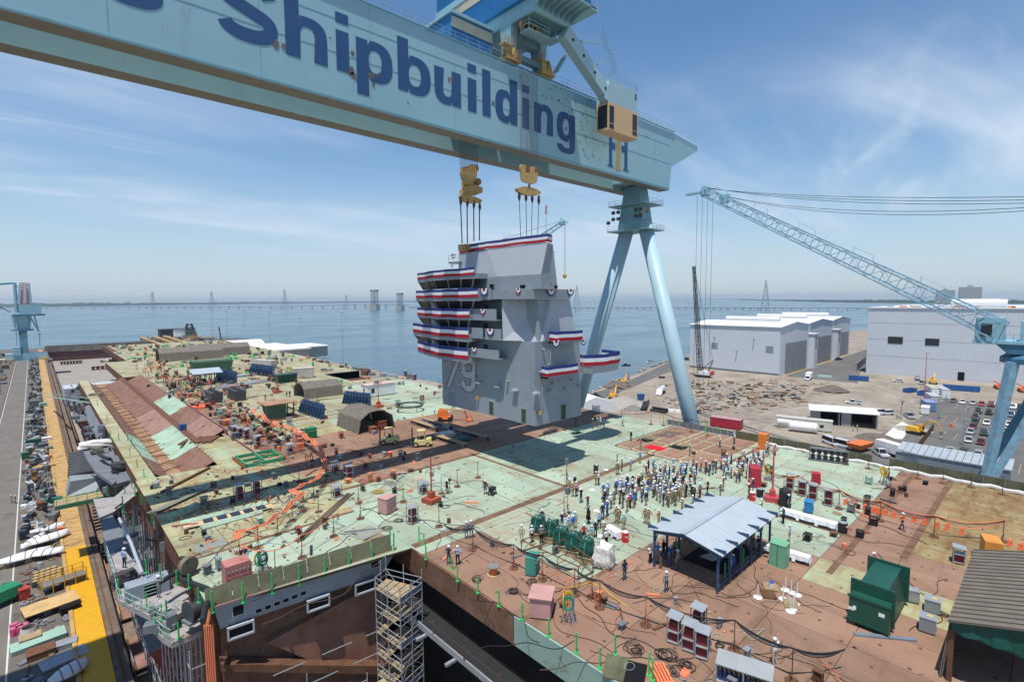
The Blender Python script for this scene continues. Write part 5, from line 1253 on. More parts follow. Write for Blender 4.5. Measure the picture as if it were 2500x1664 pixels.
cabinet(P(*c6(555,935)),1.5,1.3,1.7,mat('grass_green_cabinet',(.02,.20,.08),.5),'green cabinet at the end of the orange hose line',.1)
cabinet(P(*c8(740,670)),1.1,.9,1.25,mat('scarlet_welder',(.42,.02,.04),.5),'red engine welder standing alone on the clean green deck',.4)
cabinet(P(*c7(785,380)),1.35,.9,1.5,mat('teal_cabinet_wrap',(.05,.24,.19),.5,var=.2),'teal covered cabinet on a grey trolley near the wrapped bundles',.5)
cabinet(P(*c9(1560,800)),.95,.9,1.0,mat('steel_grey_box',(.26,.29,.32),.5),'nearer of two grey steel boxes with yellow labels',.12,.02,False)
cabinet(P(*c9(1600,640)),.95,.9,.9,mat('steel_grey_box',(.26,.29,.32),.5),'farther of two grey steel boxes with yellow labels',.12,.02,False)
cabinet(P(*c9(1440,560)),.7,.7,.9,STEEL,'small grey pump set beside the dark green compactor',.3,.02,False)
for i,(x,yv,z)in enumerate(((1560,800,1.075),(1600,640,.975))):
 p=P(*c9(x,yv));b=M();b.box((p.x+.1,p.y-.1,DZ+z),(.22,.3,.006),.12);tag(b.b('warning_label',flat('label_yellow',(.75,.45,.03),.6)),'yellow label on the %s grey steel box'%('nearer','farther')[i],'label')
t=cabinet(P(*c8(650,1035)),1.2,.8,1.15,mat('blue_welder',(.03,.20,.42),.5),'blue and white engine welder behind the long white table',.2,.03)
t=thing('black_tank','upright black plastic tank with yellow mark behind the long white table','tank',P(*c8(345,970)))
M().lathe([(.62,0),(.62,1.75),(.55,1.95),(.2,2.1)],n=18).b('body',BLACK,t);M().box((-.3,-.56,.7),(.3,.04,.2),-.5).b('mark',flat('mark_yellow',(.7,.6,.02),.6),t)
def stand_proto():
 t=thing('cable_stand','x','cable stand')
 M().lathe([(.42,0),(.42,.05),(.36,.06)],n=12).b('base',RUSTY,t);M().tube((0,0,.05),(0,0,2.1),.035,5).b('pole',RUSTY,t)
 b=M()
 for k in range(3):a=k*2.1;b.tube((.32*cos(a),.32*sin(a),.05),(0,0,.8),.02,4)
 b.b('strut',RUSTY,t);M().tube((-.22,0,2.08),(.22,0,2.08),.025,4).b('cross_bar',RUSTY,t);return t
sp=stand_proto();CS={}
ST_G=[('orange',[c5(x,yv)for x,yv in((285,500),(440,460),(600,350),(720,235),(808,160))]+[c6(x,yv)for x,yv in((395,1530),(490,1475),(580,1440),(650,1350),(690,1260),(640,1110),(570,1060),(500,1010),(420,960),(340,930),(240,890),(150,830),(60,780))]),
('single orange lead',[c5(x,yv)for x,yv in((580,675),(800,540),(1060,365),(1280,220))]),
('front black leads',[c7(x,yv)for x,yv in((215,160),(605,340),(880,450),(1190,595),(1355,615),(1430,715),(1870,885))]+[c10(x,yv)for x,yv in((905,650),(1570,1000))]),
('right orange leads',[c8(x,yv)for x,yv in((330,795),(510,790),(1035,1000),(1560,1155))]+[crop(1900,1000,3.485)(x,yv)for x,yv in((1325,1080),(1910,1120))]),
('far right edge',[crop(1900,1000,3.485)(x,yv)for x,yv in((575,465),(765,500),(1185,585),(1400,625),(1640,660),(1905,720))]),
('lift area rail',[crop(1350,850,5.2267)(x,yv)for x,yv in((150,1045),(1250,970),(1410,985),(1765,1070),(1970,1110),(530,920))]),
('mid deck',[c6(x,yv)for x,yv in((1665,1410),(1800,1350),(1975,1275),(455,1310),(960,1490),(1340,1480))]+[c5(x,yv)for x,yv in((935,165),(390,780),(1925,285))]),
('speaker side',[c1_(x,yv)for x,yv in((965,900),(985,650))])]
for g,pts in ST_G:
 CS[g]=[]
 for i,p in enumerate(pts):
  q=P(*p);CS[g].append(q);cpt(sp,tuple(q),ru(0,3),'%s pole stand counted along the %s row'%(ordn(i),g),group='cable stands on the deck')
purge(sp)
def cable(label,pts,r,m,drop=.5,name='cable',n=8,cat='cable',grp=None):
 b=M();path=[]
 for a,c in zip(pts[:-1],pts[1:]):
  s=sag(a,c,drop*(Vc(c)-Vc(a)).length/7,n);path+=s[:-1]
 path.append(Vc(pts[-1]));b.path(path,r,5);o=b.b(name,m);tag(o,label,cat,grp);return o
def up(pts,h=2.1):return[Vc((p.x,p.y,DZ+h))for p in pts]
ob=up(CS['orange'])
for k in range(7):
 off=Vc((.11*(k-3),.08*(k%3),.03*(k%2)))
 cable('one of the parallel orange hoses, %s strand, swagged over pole stands up the left deck'%ordn(k),[P(*c5(280,560))+Vc((0,0,1.9))+off]+[q+off for q in ob],.045,ORANGE,.8+.1*(k%3),'orange_hose',8,'hose','orange hoses over the stands')
cable('single orange hose swagged across the front of the left deck',[P(*c5(300,600))+Vc((0,0,1.8))]+up(CS['single orange lead'])+[P(*c5(1400,120))+Vc((0,0,1.5))],.04,ORANGE,.5,'orange_hose',8,'hose')
for k in range(4):
 off=Vc((.05*k,.04*k,-.03*k));F_=up(CS['front black leads'])
 cable('%s strand of the dark leads swagged over the foreground stands'%ordn(k),[P(*c7(-60,40))+Vc((0,0,1.2))]+[q+off for q in(F_[0],F_[1],F_[2],F_[3],F_[5],F_[6],F_[7],F_[8])]+[P(2060,1640)+Vc((0,0,1.5))],.03 if k else .05,BLACK if k!=2 else flat('grey_lead',(.22,.24,.23),.6),.55+.2*k,'black_lead',8,'lead','dark leads over the stands')
F_=up(CS['front black leads'])
cable('orange lead running with the dark leads over the foreground stands',[P(*c7(1000,650)),F_[3],F_[5],F_[6],P(*c7(1880,900))],.035,ORANGE,.7,'orange_lead',8,'lead')
cable('yellow hose looping near the coiled hose rack',[P(*c7(1100,640))+Vc((0,0,1)),P(*c7(1330,520))+Vc((0,0,.5)),P(*c7(1450,580))+Vc((0,0,.6)),P(*c7(1700,700))],.03,flat('hose_yellow',(.70,.45,.03),.5),.4,'yellow_hose',8,'hose')
R_=up(CS['right orange leads'])
for k in range(4):
 off=Vc((.05*k,-.04*k,-.05*k));cable('%s strand of the leads swagged along the right of the deck'%ordn(k),[P(*c3(1600,560))+Vc((0,0,1.8))]+[q+off for q in R_],.04,(ORANGE,BLACK,flat('copper_hose',(.42,.20,.10),.6),ORANGE)[k],.5+.2*k,'right_lead',8,'lead','leads along the right deck')
E_=up(CS['lift area rail'],2.3);E_.sort(key=lambda q:q.x*.3-q.y)
cable('thin black lead swagged along the rail behind the lift area',[E_[i]for i in range(len(E_))],.05,BLACK,.5,'edge_lead',8,'lead')
cable('long thin cable lying across the clean deck from the trolley',[P(1175,1188),P(1290,1240),P(1370,1270)],.03,BLACK,0,'floor_cable',3)
for i,(x0,y0,x1,y1)in enumerate(((1160,1450,1330,1560),(1250,1420,1500,1600),(1130,1600,1400,1560),(1400,1470,1620,1600),(1330,1650,1560,1560),(700,1420,900,1290),(600,1460,860,1330),(650,1530,960,1360),(500,1400,640,1230),(880,1240,1160,1300),(940,1220,1100,1330),(2140,1350,2260,1470),(2060,1240,2250,1330),(2000,1290,2230,1340),(1950,1150,2180,1250),(640,1130,800,1230),(560,1330,760,1230),(2220,1540,2330,1420))):
 a=P(x0,y0)+Vc((0,0,.03));c=P(x1,y1)+Vc((0,0,.03));pts=[]
 d=c-a;nv=Vc((-d.y,d.x,0)).normalized();r=random.Random(i)
 ph=r.uniform(0,6)
 for k in range(25):t_=k/24;pts.append(a+d*t_+nv*(d.length*.07*sin(t_*6+ph)+d.length*.03*sin(t_*15+ph*2)))
 b=M();b.path(pts,.03,4);tag(b.b('floor_lead',(BLACK,flat('brown_lead',(.10,.06,.045),.7),BLACK)[i%3]),'%s thin lead snaking over the deck plates, listed from the foreground back'%ordn(i),'lead','leads lying on the deck')
b=M();r=random.Random(9)
for i in range(110):
 x=r.uniform(25,45);yv=r.uniform(6,39)
 if i>60:x=r.uniform(10,40);yv=r.uniform(44,75)
 a0=r.uniform(0,6);pts=[]
 for k in range(16):
  pts.append((x,yv,DZ+.02+.004*(i%7)));a0+=r.uniform(-.5,.5);x+=.35*cos(a0);yv+=.35*sin(a0)
  if x<25 and yv<43:break
 if len(pts)>3:b.path(pts,r.choice((.012,.018,.025)),4)
kind(b.b('loose_leads',BLACK),'stuff')
def coil(p,R_,n,m,label,name='hose_coil',r=.035):
 b=M();rr_=random.Random(int(p.x*31+p.y*7));
 for k in range(n):
  c=p+Vc((rr_.uniform(-R_*.4,R_*.4),rr_.uniform(-R_*.4,R_*.4),.04+.02*k));ra=R_*rr_.uniform(.5,1);e=rr_.uniform(.6,1);a0=rr_.uniform(0,3)
  b.path([c+Vc((ra*cos(t)*cos(a0)-ra*e*sin(t)*sin(a0),ra*cos(t)*sin(a0)+ra*e*sin(t)*cos(a0),.03*sin(3*t)))for t in[i*2*PI/16 for i in range(16)]],r,4,True)
 return tag(b.b(name,m),label,'hose coil')
for i,(c,m,R_,n,lab)in enumerate(((c7(250,450),BLACK,.8,6,'loose black hose coil near the cable drum'),(c7(590,560),BLACK,.8,8,'black hose coil beside the pink lidded cabinet'),(c7(780,470),BLACK,.7,5,'thin black coil behind the pink lidded cabinet'),(c7(1770,1120),BLACK,.8,9,'tangled black coil in the right foreground'),(c10(350,830),BLACK,.7,9,'dark tangle in front of the foreground welding racks'),(c10(740,600),BLACK,.5,7,'black coil hanging low beside the third foreground rack'),(c5(1500,300),flat('brown_lead',(.10,.06,.045),.7),.9,6,'brown coil on the deck below the mid welding rack'),(c5(1590,240),BLACK,.7,7,'black leads heaped at the foot of the mid welding rack'),(c5(330,460),ORANGE,.5,5,'small orange coil behind the red cabinet'),(c8(1000,1060),flat('copper_hose',(.42,.20,.10),.6),.7,7,'copper coloured coil by the long white table end'),(c6(1400,1390),ORANGE,.6,8,'orange hose heap beside the rust red mast'),(c10(130,700),BLACK,.9,9,'wide black tangle left of the foreground racks'),(c10(200,880),BLACK,.7,6,'black coil beside the orange steel box'),(c6(1130,1400),flat('dull_yellow_hose',(.42,.36,.10),.6),1.0,16,'dull yellow heap of hoses left of the mast'),(c6(1310,1370),flat('dull_yellow_hose',(.42,.36,.10),.6),.9,14,'second dull yellow heap of hoses nearer the mast'),(c8(1620,690),STEEL,.8,10,'grey wire heap under the yellow coil on the right green deck'),(c9(1700,680),BLACK,.5,5,'thin coil beside the brown shed wall'))):coil(P(*c),R_*.72,max(4,int(n*.7)),m,lab,r=.022)
def hosetree(p,cols,label,h=1.6):
 t=thing('hose_tree',label,'hose rack',tuple(p),ru(0,2))
 b=M()
 for k in range(4):a=k*PI/2+.4;b.tube((.6*cos(a),.6*sin(a),0),(.12*cos(a),.12*sin(a),h),.03,4)
 b.b('stand',RUSTY,t)
 for i,m in enumerate(cols):
  b=M();a=i*2*PI/len(cols)
  for k in range(5):R_=.3+.03*k;c=Vc((.35*cos(a),.35*sin(a),h-.35));b.path([c+Vc((-sin(a)*R_*cos(q),cos(a)*R_*cos(q),R_*1.3*sin(q)))for q in[j*PI/7 for j in range(14)]],.03,4,True)
  b.b('coil',m,t)
 b=M();r_=random.Random(3)
 for k in range(26):a=r_.uniform(0,6.3);R_=r_.uniform(.2,.75);b.tube((R_*cos(a),R_*sin(a),r_.uniform(0,.1)),(R_*.5*cos(a+.5),R_*.5*sin(a+.5),r_.uniform(.3,.9)),.02,4)
 kind(b.b('torch_lead',STEEL,t),'stuff');return t
YH=flat('hose_yellow',(.70,.45,.03),.5);BH=flat('hose_blue',(.03,.12,.32),.5);GH=flat('hose_green',(.02,.25,.14),.5)
hosetree(P(*c7(1130,850)),[YH,YH,GH,BH],'hose rack with a yellow coil on top in the foreground',1.9);hosetree(P(*c5(470,660)),[BH,YH,GH,GH,BLACK],'hose rack with blue, yellow and green coils beside the red cabinet')
hosetree(P(*c8(1620,680)),[YH,YH,BH],'hose rack with a large yellow coil near the deck edge',1.9);hosetree(P(*c3(1660,600)),[GH,YH,BLACK],'hose rack behind the crimson cabinet',1.8);hosetree(P(*c6(1500,640)),[RED,RED,BLACK],'hose rack with red coils below the hanging tower');hosetree(P(*c6(540,1180)),[BLACK,ORANGE],'hose rack with orange and black coils near the green coaming')
t=thing('cable_drum','orange hubbed cable drum standing on end in the brown foreground','cable drum',P(*c7(412,400)))
M().lathe([(.55,0),(.55,.06)],n=18).b('flange',WOOD,t);M().lathe([(.3,.06),(.3,.62),(.33,.64)],n=14).b('hub',ORANGE_P,t);M().lathe([(.5,.72),(.5,.78)],n=18).b('flange',mat('grey_drum_flange',(.2,.2,.19),.8),t);M().lathe([(.28,.62),(.28,.72)],n=12).b('wound_cable',STEEL,t)
ORS=[(2065,1230),(2088,1236),(2111,1243),(2134,1250),(2146,1252),(2161,1256),(2182,1262),(2231,1273),(2256,1280),(2287,1287),(2312,1292),(2347,1303),(2465,1332),(2491,1340)]
pt=thing('hose_saddle','x','hose saddle');M().bx(-.12,-.3,0,.12,.3,.12).b('foot',flat('saddle_orange',(.85,.20,.08),.5),pt);M().prism([(-.09,-.28,.12),(-.09,.28,.12),(-.09,.2,.62),(-.09,.08,.62),(-.09,.0,.4),(-.09,-.08,.62),(-.09,-.2,.62)],(.18,0,0)).b('fork',MATS['saddle_orange'],pt)
for i,(x,yv)in enumerate(ORS):cpt(pt,P(x,yv),1.2,'%s orange hose saddle from the left in the line across the right deck'%ordn(i),group='orange hose saddles')
purge(pt)
pt=thing('rope_stanchion','x','stanchion');M().lathe([(.33,0),(.33,.05),(.1,.09)],n=14).b('base',WHITE,pt);M().tube((0,0,.06),(0,0,1.05),.035,6).b('pole',WHITE,pt)
for i,(x,yv)in enumerate(((1850,1458),(1918,1440),(1932,1446),(1946,1452),(1912,1462),(1926,1468),(1940,1474),(1936,1484),(1930,1492))):cpt(pt,P(x,yv),0,('lone white stanchion on the slatted pallet' if i==0 else '%s white stanchion in the stored cluster, counted from the back'%ordn(i-1)),group='white stanchions stored on pallets')
for i,(x,yv)in enumerate((c3(278,512),c3(160,680),c3(195,858),c1_(1268,1072),c3(1385,460),c3(185,535))):cpt(pt,P(x,yv),0,'%s white rope stanchion along the edge of the crowd'%ordn(i),group='rope stanchions by the crowd')
purge(pt)
def pallet(p,rz,m,label):
 t=thing('pallet',label,'pallet',tuple(p),rz)
 for k in range(7):M().bx(-.6+k*.18,-.5,.1,-.48+k*.18,.5,.13).b('slat',m,t)
 for yv in(-.45,0,.4):M().bx(-.6,yv,0,.6,yv+.08,.1).b('bearer',m,t)
pallet(P(*c9(255,510)),.6,RUSTY,'dark slatted pallet under the lone white stanchion');pallet(P(*c9(270,450)),.6,WOOD,'pale wooden pallet under the white and blue pail');pallet(P(*c9(440,590)),.5,WOOD,'wooden pallet under the cluster of white stanchions')
t=thing('pail','white pail with blue lid on a wooden pallet','pail',tuple(P(*c9(280,440),DZ+.13)));M().lathe([(.16,0),(.18,.36)],n=12).b('body',WHITE,t);M().lathe([(.19,.36),(.19,.41)],n=12).b('lid',flat('lid_blue',(.03,.10,.40),.5),t)
t=thing('compactor','dark green steel waste compactor on the worn deck at the right','compactor',(41.0,6.9,DZ),.0)
b=M();b.bx(0,.0,.35,1.0,2.35,2.1);b.b('hopper',DKGREEN,t)
b=M();b.hull2([(1.0,.0,.35),(5.6,.0,.35),(5.6,2.35,.35),(1.0,2.35,.35)],[(1.4,.35,2.75),(5.6,.35,2.75),(5.6,2.0,2.75),(1.4,2.0,2.75)]);b.b('body',DKGREEN,t)
for x in(1.0,5.6):b=M();b.bx(x-.08,-.15,.3,x+.08,2.5,2.95);b.b('end_frame',DKGREEN,t)
b=M();b.bx(-.05,-.1,2.05,.1,2.45,2.2);b.bx(-.05,-.1,.3,.05,2.45,.5);b.b('lip',DKGREEN,t)
for yv in(.2,2.1):M().lathe([(.14,-.15),(.14,.15)],(.15,yv,.15),10,'Y').b('roller',RUSTY,t);M().bx(.3,yv-.1,.1,5.5,yv+.1,.35).b('skid',BLACK,t)
M().bx(-.02,.25,1.35,-.001,.6,1.6).b('label_plate',WHITE,t);M().bx(-.02,1.9,1.2,-.001,2.1,1.45).b('label_plate',WHITE,t);M().bx(-.03,2.0,1.1,-.001,2.35,1.3).b('label_plate',WHITE,t)
b=M();p0=P(*c9(960,835));p1=P(*c9(1465,885));d=p1-p0
o=M().box((d.length/2,0,.06),(d.length,.32,.12)).b('steel_channel',mat('blue_grey_channel',(.17,.21,.25),.5),None,tuple(p0),math.atan2(d.y,d.x));tag(o,'blue grey steel channel lying in front of the compactor','channel')
t=thing('brown_shed','brown corrugated shed with torn green sheet over its open front, right foreground','shed',(39.0,3.9,DZ))
wz=vz(*c9(1857,745),Vc((38.9,3.7,0)))-DZ;rzz=vz(*c9(1940,262),Vc((50.3,4.3,0)))-DZ
Lx=12.0;wz=max(2.8,min(4.2,wz))
b=M();b.prism([(0,-.0,0),(Lx,-.0,0),(Lx,-.35,wz),(0,-.35,wz)],(0,-.05,0));b.b('side_wall',BROWNSHED,t)
for k in range(20):x=k*Lx/20;M().prism([(x,.03,0),(x+.22,.03,0),(x+.22,-.31,wz),(x,-.31,wz)],(0,.06,0)).b('wall_rib',BROWNSHED,t)
b=M();b.prism([(-.4,-.2,wz-.05),(Lx+.2,-.2,wz-.05),(Lx+.2,-6.0,wz+1.7),(-.4,-6.0,wz+1.7)],(0,0,.06));b.b('roof',BROWNSHED,t)
for k in range(21):x=-.4+k*(Lx+.5)/20;M().prism([(x,-.2,wz+.01),(x+.07,-.2,wz+.01),(x+.07,-6.0,wz+1.76),(x,-6.0,wz+1.76)],(0,0,.07)).b('roof_rib',mat('rib_dark_brown',(.12,.105,.085),.7),t)
b=M();b.bx(-.05,-.5,0,.15,-.25,wz);b.bx(-.05,-8,wz-.6,.2,-.3,wz-.35);b.b('front_frame',RUSTY,t)
b=M();vs=[];n=22
for i in range(n+1):yv=-.35-i*.33;vs+=[(-.1,yv,wz+.05+.29*i*.33),(-.25+.08*sin(i*1.7),yv,wz-.45-.25*abs(sin(i*2.3)))]
b.add(vs,[(2*i,2*i+1,2*i+3,2*i+2)for i in range(n)]);b.b('torn_sheet',TARP_G,t)
M().bx(.0,-9,0,11.9,-8.9,wz).b('far_wall',BROWNSHED,t);M().bx(11.9,-9,0,12.0,-.1,wz).b('back_wall',BROWNSHED,t)
def qshed(p,W_,L,h,rz,label,ribs=14,door=True):
 t=thing('segmented_shed',label,'shed',tuple(p),rz)
 prof=[(-W_/2,0),(-W_*.43,h*.66),(-W_*.2,h*.96),(0,h),(W_*.2,h*.96),(W_*.43,h*.66),(W_/2,0)]
 for k in range(ribs):
  b=M();y0=L*k/ribs;y1=L*(k+1)/ribs-.03;e=.03*(k%2)
  vs=[]
  for x,z in prof:vs+=[(x*(1+e*.3),y0,z*(1+e*.3)),(x*(1+e*.3),y1,z*(1+e*.3)),(x*.965,y0,z*.965),(x*.965,y1,z*.965)]
  n=len(prof);fs=[]
  for i in range(n-1):a=4*i;c=4*i+4;fs+=[(a,c,c+1,a+1),(a+2,a+3,c+3,c+2),(a,a+2,c+2,c),(a+1,c+1,c+3,a+3)]
  b.add(vs,fs);b.b('segment',BROWNSHED,t)
 b=M();b.prism([(x*.95,L-.1,z*.95)for x,z in prof],(0,.08,0));b.b('end_wall',BROWNSHED,t)
 return t
qshed((43.45,81.9,DZ),7.2,8.6,3.7,0,'brown segmented shed with an open front near the two forklifts')
b=M();b.bx(-1.2,2.5,0,1.2,4.3,1.3)
for i,(x,yv,s,m,lab)in enumerate(((42.2,81.0,1.1,mat('box_rust_red',(.27,.08,.045),.7),'rust red crate at the left inside the open brown shed'),(44.6,82.6,1.5,mat('box_rust_red',(.27,.08,.045),.7),'tall rust red crate inside the open brown shed'),(41.9,80.2,.6,mat('box_grey_blue',(.3,.34,.38),.6),'small pale grey box before the open brown shed'))):
 t=thing('crate',lab,'crate',(x,yv,DZ),.1);M().bx(-s/2,-s/2,.08,s/2,s/2,s*1.0).b('body',m,t);M().bx(-s/2-.04,-s/2-.04,s,s/2+.04,s/2+.04,s+.06).b('lid',m,t);M().bx(-s/2,-s/2,0,s/2,-s/2+.1,.08).b('skid',BLACK,t)
qshed((45.4,123.6,DZ),7.0,9.5,3.6,-PI/2,'long brown segmented shed far down the deck with its open end to the left')
def px_shed(px,py,W_,L,h,rz,lab):qshed(P(px,py),W_,L,h,rz,lab,10)
px_shed(385,882,9,22,5,-PI/2,'leftmost of two big brown half-round sheds at the far end of the deck');px_shed(452,872,9,24,5,-PI/2,'rightmost of two big brown half-round sheds at the far end of the deck')
t=thing('hull_section','green hull section with rusty overhanging top in mid deck','hull section',(34.4,105,DZ),0)
b=M();b.hull2([(-2.0,-1.8,.3),(1.0,-1.8,.3),(1.0,1.8,.3),(-2.0,1.8,.3)],[(-2.6,-1.8,3.0),(1.0,-1.8,3.0),(1.0,1.8,3.0),(-2.6,1.8,3.0)]);b.b('side_wall',mat('section_green',(.06,.13,.075),.7,var=.2),t)
M().bx(-3.0,-2.2,3.0,2.9,2.3,3.2).b('top_plate',mat('section_top',(.36,.21,.14),.8,var=.25),t);M().bx(-2.0,-2.2,.1,2.6,2.2,.3).b('base',RUSTY,t)
b=M()
for yv in(-1.8,1.6):b.bx(2.3,yv,.3,2.5,yv+.2,3.0)
b.bx(2.3,-1.8,1.5,2.5,1.8,1.7);b.b('end_frame',RUSTY,t)
t=thing('hull_section','dark green ribbed hull section far down the deck','hull section',tuple(P(*crop(100,850,3.92)(1660,235))),0)
b=M();b.hull2([(-5.5,-3,.2),(4,-3,.2),(4,3,.2),(-5.5,3,.2)],[(-6.5,-3,4.2),(5,-3,4.2),(5,3,4.2),(-6.5,3,4.2)]);b.b('wall',mat('section_green',(.06,.13,.075),.7),t)
for k in range(5):M().bx(-6.3,-3.12,.6+k*.75,4.8,-3.0,.72+k*.75).b('rib',mat('section_green_light',(.12,.22,.12),.7),t)
def bframe(p,q,h,label):
 p=Vc(p);q=Vc(q);d=q-p;L=d.length;t=thing('steel_cradle',label,'steel cradle',(p.x,p.y,DZ),math.atan2(d.y,d.x))
 M().prism([(0,-.1,0),(L,-.1,0),(L-.4,.25,h),(.4,.25,h)],(0,.15,0)).b('plate',NAVYST,t)
 for k in range(9):x=.3+k*(L-.6)/8;M().prism([(x-.06,-.1,0),(x-.06,-.9,0),(x-.06,.15,h)],(.12,0,0)).b('buttress',NAVYST,t)
 for z in(.6,1.3,2.0):M().bx(.3,-.16,z,L-.3,-.02,z+.1).b('rail',NAVYST,t)
bframe((39.8,107.5,0),(40.4,97.2,0),2.8,'navy steel cradle with slanted buttresses left of the brown shed');bframe((50.2,109.8,0),(52.9,102.2,0),2.8,'navy steel plate cradle behind the open brown shed')
a=P(*crop(100,850,3.92)(1690,300));bframe(a,a+Vc((1.5,-14,0)),3.5,'navy steel cradle beside the far small blue shelter');a=P(*c11(440,520));bframe(a,a+Vc((3,-13,0)),3.4,'navy steel plate cradle before the rusty white container')
for i,(p,q,h,lab)in enumerate(((c11(445,465),c11(640,475),2.8,'rust streaked white container far down the deck'),(c11(850,570),c11(1050,555),3.0,'rust streaked white container behind the dark green skip'))):
 a=P(*p);c=P(*q);d=c-a;t=thing('container',lab,'container',(a.x,a.y,DZ),math.atan2(d.y,d.x));L=d.length
 RW=mat('rusty_white_container',(.55,.51,.46),.7,var=.1,rust=.45,rscale=.8)
 M().bx(0,0,.15,L,2.6,h).b('body',RW,t)
 for k in range(14):M().bx(k*L/14+.05,-.05,.25,k*L/14+.05+L/28,0,h-.1).b('rib',RW,t)
 M().bx(-.03,-.08,h,L+.03,2.65,h+.08).b('roof',RW,t);M().bx(0,0,0,L,2.6,.15).b('base_frame',RUSTY,t)
a=P(*c11(1572,750));t=thing('site_hut','small white corrugated hut with dark door and window in mid deck','hut',(56.9,111.5,DZ),0)
M().bx(0,0,.2,7.5,3.1,2.9).b('wall',WHITE,t);M().bx(-.15,-.15,2.9,7.65,3.25,3.0).b('roof',mat('hut_roof',(.55,.42,.36),.8,var=.2),t);M().bx(-.03,1.2,.3,0,2.0,2.2).b('door',GREY_D,t);M().bx(1.0,-.03,1.0,1.9,0,2.1).b('window',GLASS,t)
for k in range(16):M().bx(2.2+k*.33,-.05,.25,2.32+k*.33,0,2.85).b('wall_rib',WHITE,t)
M().box((3.2,1.4,3.3),(1.0,.8,.6)).b('roof_unit',GREY_D,t)
t=thing('skip','dark green ribbed skip beside the rusty white container','skip',P(*c11(775,598)),.1);M().hull2([(-2.6,-1.3,.2),(2.6,-1.3,.2),(2.6,1.3,.2),(-2.6,1.3,.2)],[(-2.8,-1.5,2.3),(2.8,-1.5,2.3),(2.8,1.5,2.3),(-2.8,1.5,2.3)]).b('body',DKGREEN,t)
for k in range(7):M().bx(-2.4+k*.75,-1.6,.3,-2.28+k*.75,-1.38,2.2).b('rib',DKGREEN,t)
M().bx(-2.9,-1.6,2.3,2.9,1.6,2.42).b('lid',DKGREEN,t)
c12=crop(100,850,3.92)
a=P(*c12(1440,350));t=thing('open_shelter','smaller blue roofed shelter far down the left of the deck','shelter',(a.x,a.y,DZ),0)
for s in(-1,1):M().prism([(-.4,s*4.4,3.3),(7,s*4.4,3.3),(7,0,4.3),(-.4,0,4.3)],(0,0,.08)).b('roof_panel',ROOFGREY,t)
for k in range(6):
 for s in(-1,1):M().box((.2+k*1.3,s*4.1,1.7),(.2,.2,3.4)).b('post',NAVYST,t)
M().bx(-.2,-4.2,3.0,0,4.2,3.3).b('gable_beam',NAVYST,t)
for i,(x,yv,lab)in enumerate(((1640,500,'left of the two dark chiller units hung with orange hoses'),(1860,480,'right of the two dark chiller units with pale labels'))):
 a=P(*c12(x,yv));t=thing('chiller_unit',lab,'chiller',tuple(a),-PI/2+.02);M().bx(-2.2,-1.2,.3,4.2,1.2,2.4).b('body',mat('chiller_dark',(.06,.06,.062),.6,var=.2),t)
 for k in range(5):M().lathe([(.5,2.4),(.5,2.55)],(-1.5+k*1.25,0,0),12).b('fan',BLACK,t)
 M().bx(-2.2,-1.25,.9,-1.4,-1.2,1.9).b('label_plate',GREY_L,t);M().bx(-2.2,-1.2,0,4.2,1.2,.3).b('skid',RUSTY,t)
def stack(p,n,L,w_,h,m,rz,label,nm='bar_stack',gap=.02):
 t=thing(nm,label,'steel stack',tuple(p),rz);r_=random.Random(n)
 for k in range(n):M().box((0,0,0),(L*r_.uniform(.8,1),w_,h)).b('bar',m,t,(r_.uniform(-.2,.2),(k-n/2)*(w_+gap),h/2),r_.uniform(-.03,.03))
stack(P(*c12(1560,880)),11,4.5,.28,.25,RUSTY,1.0,'row of rusty brown bars on the worn deck beside the troughs');stack(P(*c12(1365,900)),3,4,.22,.2,RUSTY,1.0,'three rusty bars left of the bar row')
stack(P(*c5(1000,190)),6,13,.12,.12,mat('dull_brown_bar',(.15,.11,.08),.8),.72,'long thin brown bars lying across the left deck');stack(P(*c12(1380,1265)),1,11,.3,.3,RUSTY,.75,'single long rusty girder behind the left welding racks')
stack(P(*c12(1480,560)),14,5,.35,.3,flat('sling_orange',(.72,.13,.05),.7),1.1,'bright orange slings piled on the far left deck')
stack(P(*c11(370,620)),9,16,.4,.35,STEEL,.3,'bundle of pale steel beams far down the deck');stack(P(*c11(350,545)),6,12,.45,.5,STEEL,.3,'stack of pale girders between two navy cradles')
BEAM=mat('beam_brown_grey',(.20,.17,.14),.6,var=.25)
for i,(p,q,lab)in enumerate(((c6(1415,815),c6(1630,885),'box beam furthest left beside the boom lift'),(c6(1510,800),c6(1745,865),'pale sided box beam behind the first one'),(c6(1790,890),c6(2060,965),'box beam nearest the hanging tower shadow'),(c6(1590,940),c6(1870,1025),'box beam nearest the forklifts'))):
 a=P(*p);c=P(*q);d=c-a;L=d.length;t=thing('box_beam',lab,'beam',(a.x,a.y,DZ),math.atan2(d.y,d.x),'box beams on the brown plates')
 M().bx(0,-.3,.0,L,-.24,.75).b('web',GREY_L if i==1 else BEAM,t);M().bx(0,.24,0,L,.3,.75).b('web',BEAM,t);M().bx(-.02,-.42,.75,L+.02,.42,.81).b('flange',mat('beam_ochre',(.36,.24,.12),.7),t);M().bx(0,-.42,.0,L,.42,.05).b('flange',BEAM,t);M().bx(L*.25,-.33,.3,L*.75,-.3,.55).b('dark_stripe',DARK,t)
me=lump(3.2,1.8,.8,5);me.materials.append(TARP_W);o=bpy.data.objects.new('sheeting_heap',me);COL.objects.link(o);o.location=P(*c6(1700,925));tag(o,'crumpled whitish sheeting between the box beams','sheeting')
me=lump(3.2,1.4,.7,6);me.materials.append(mat('dark_teal_tarp',(.03,.11,.11),.7));o=bpy.data.objects.new('sheeting_heap',me);COL.objects.link(o);o.location=P(*c6(1830,965));tag(o,'dark teal sheeting heap beside the last box beam','sheeting')
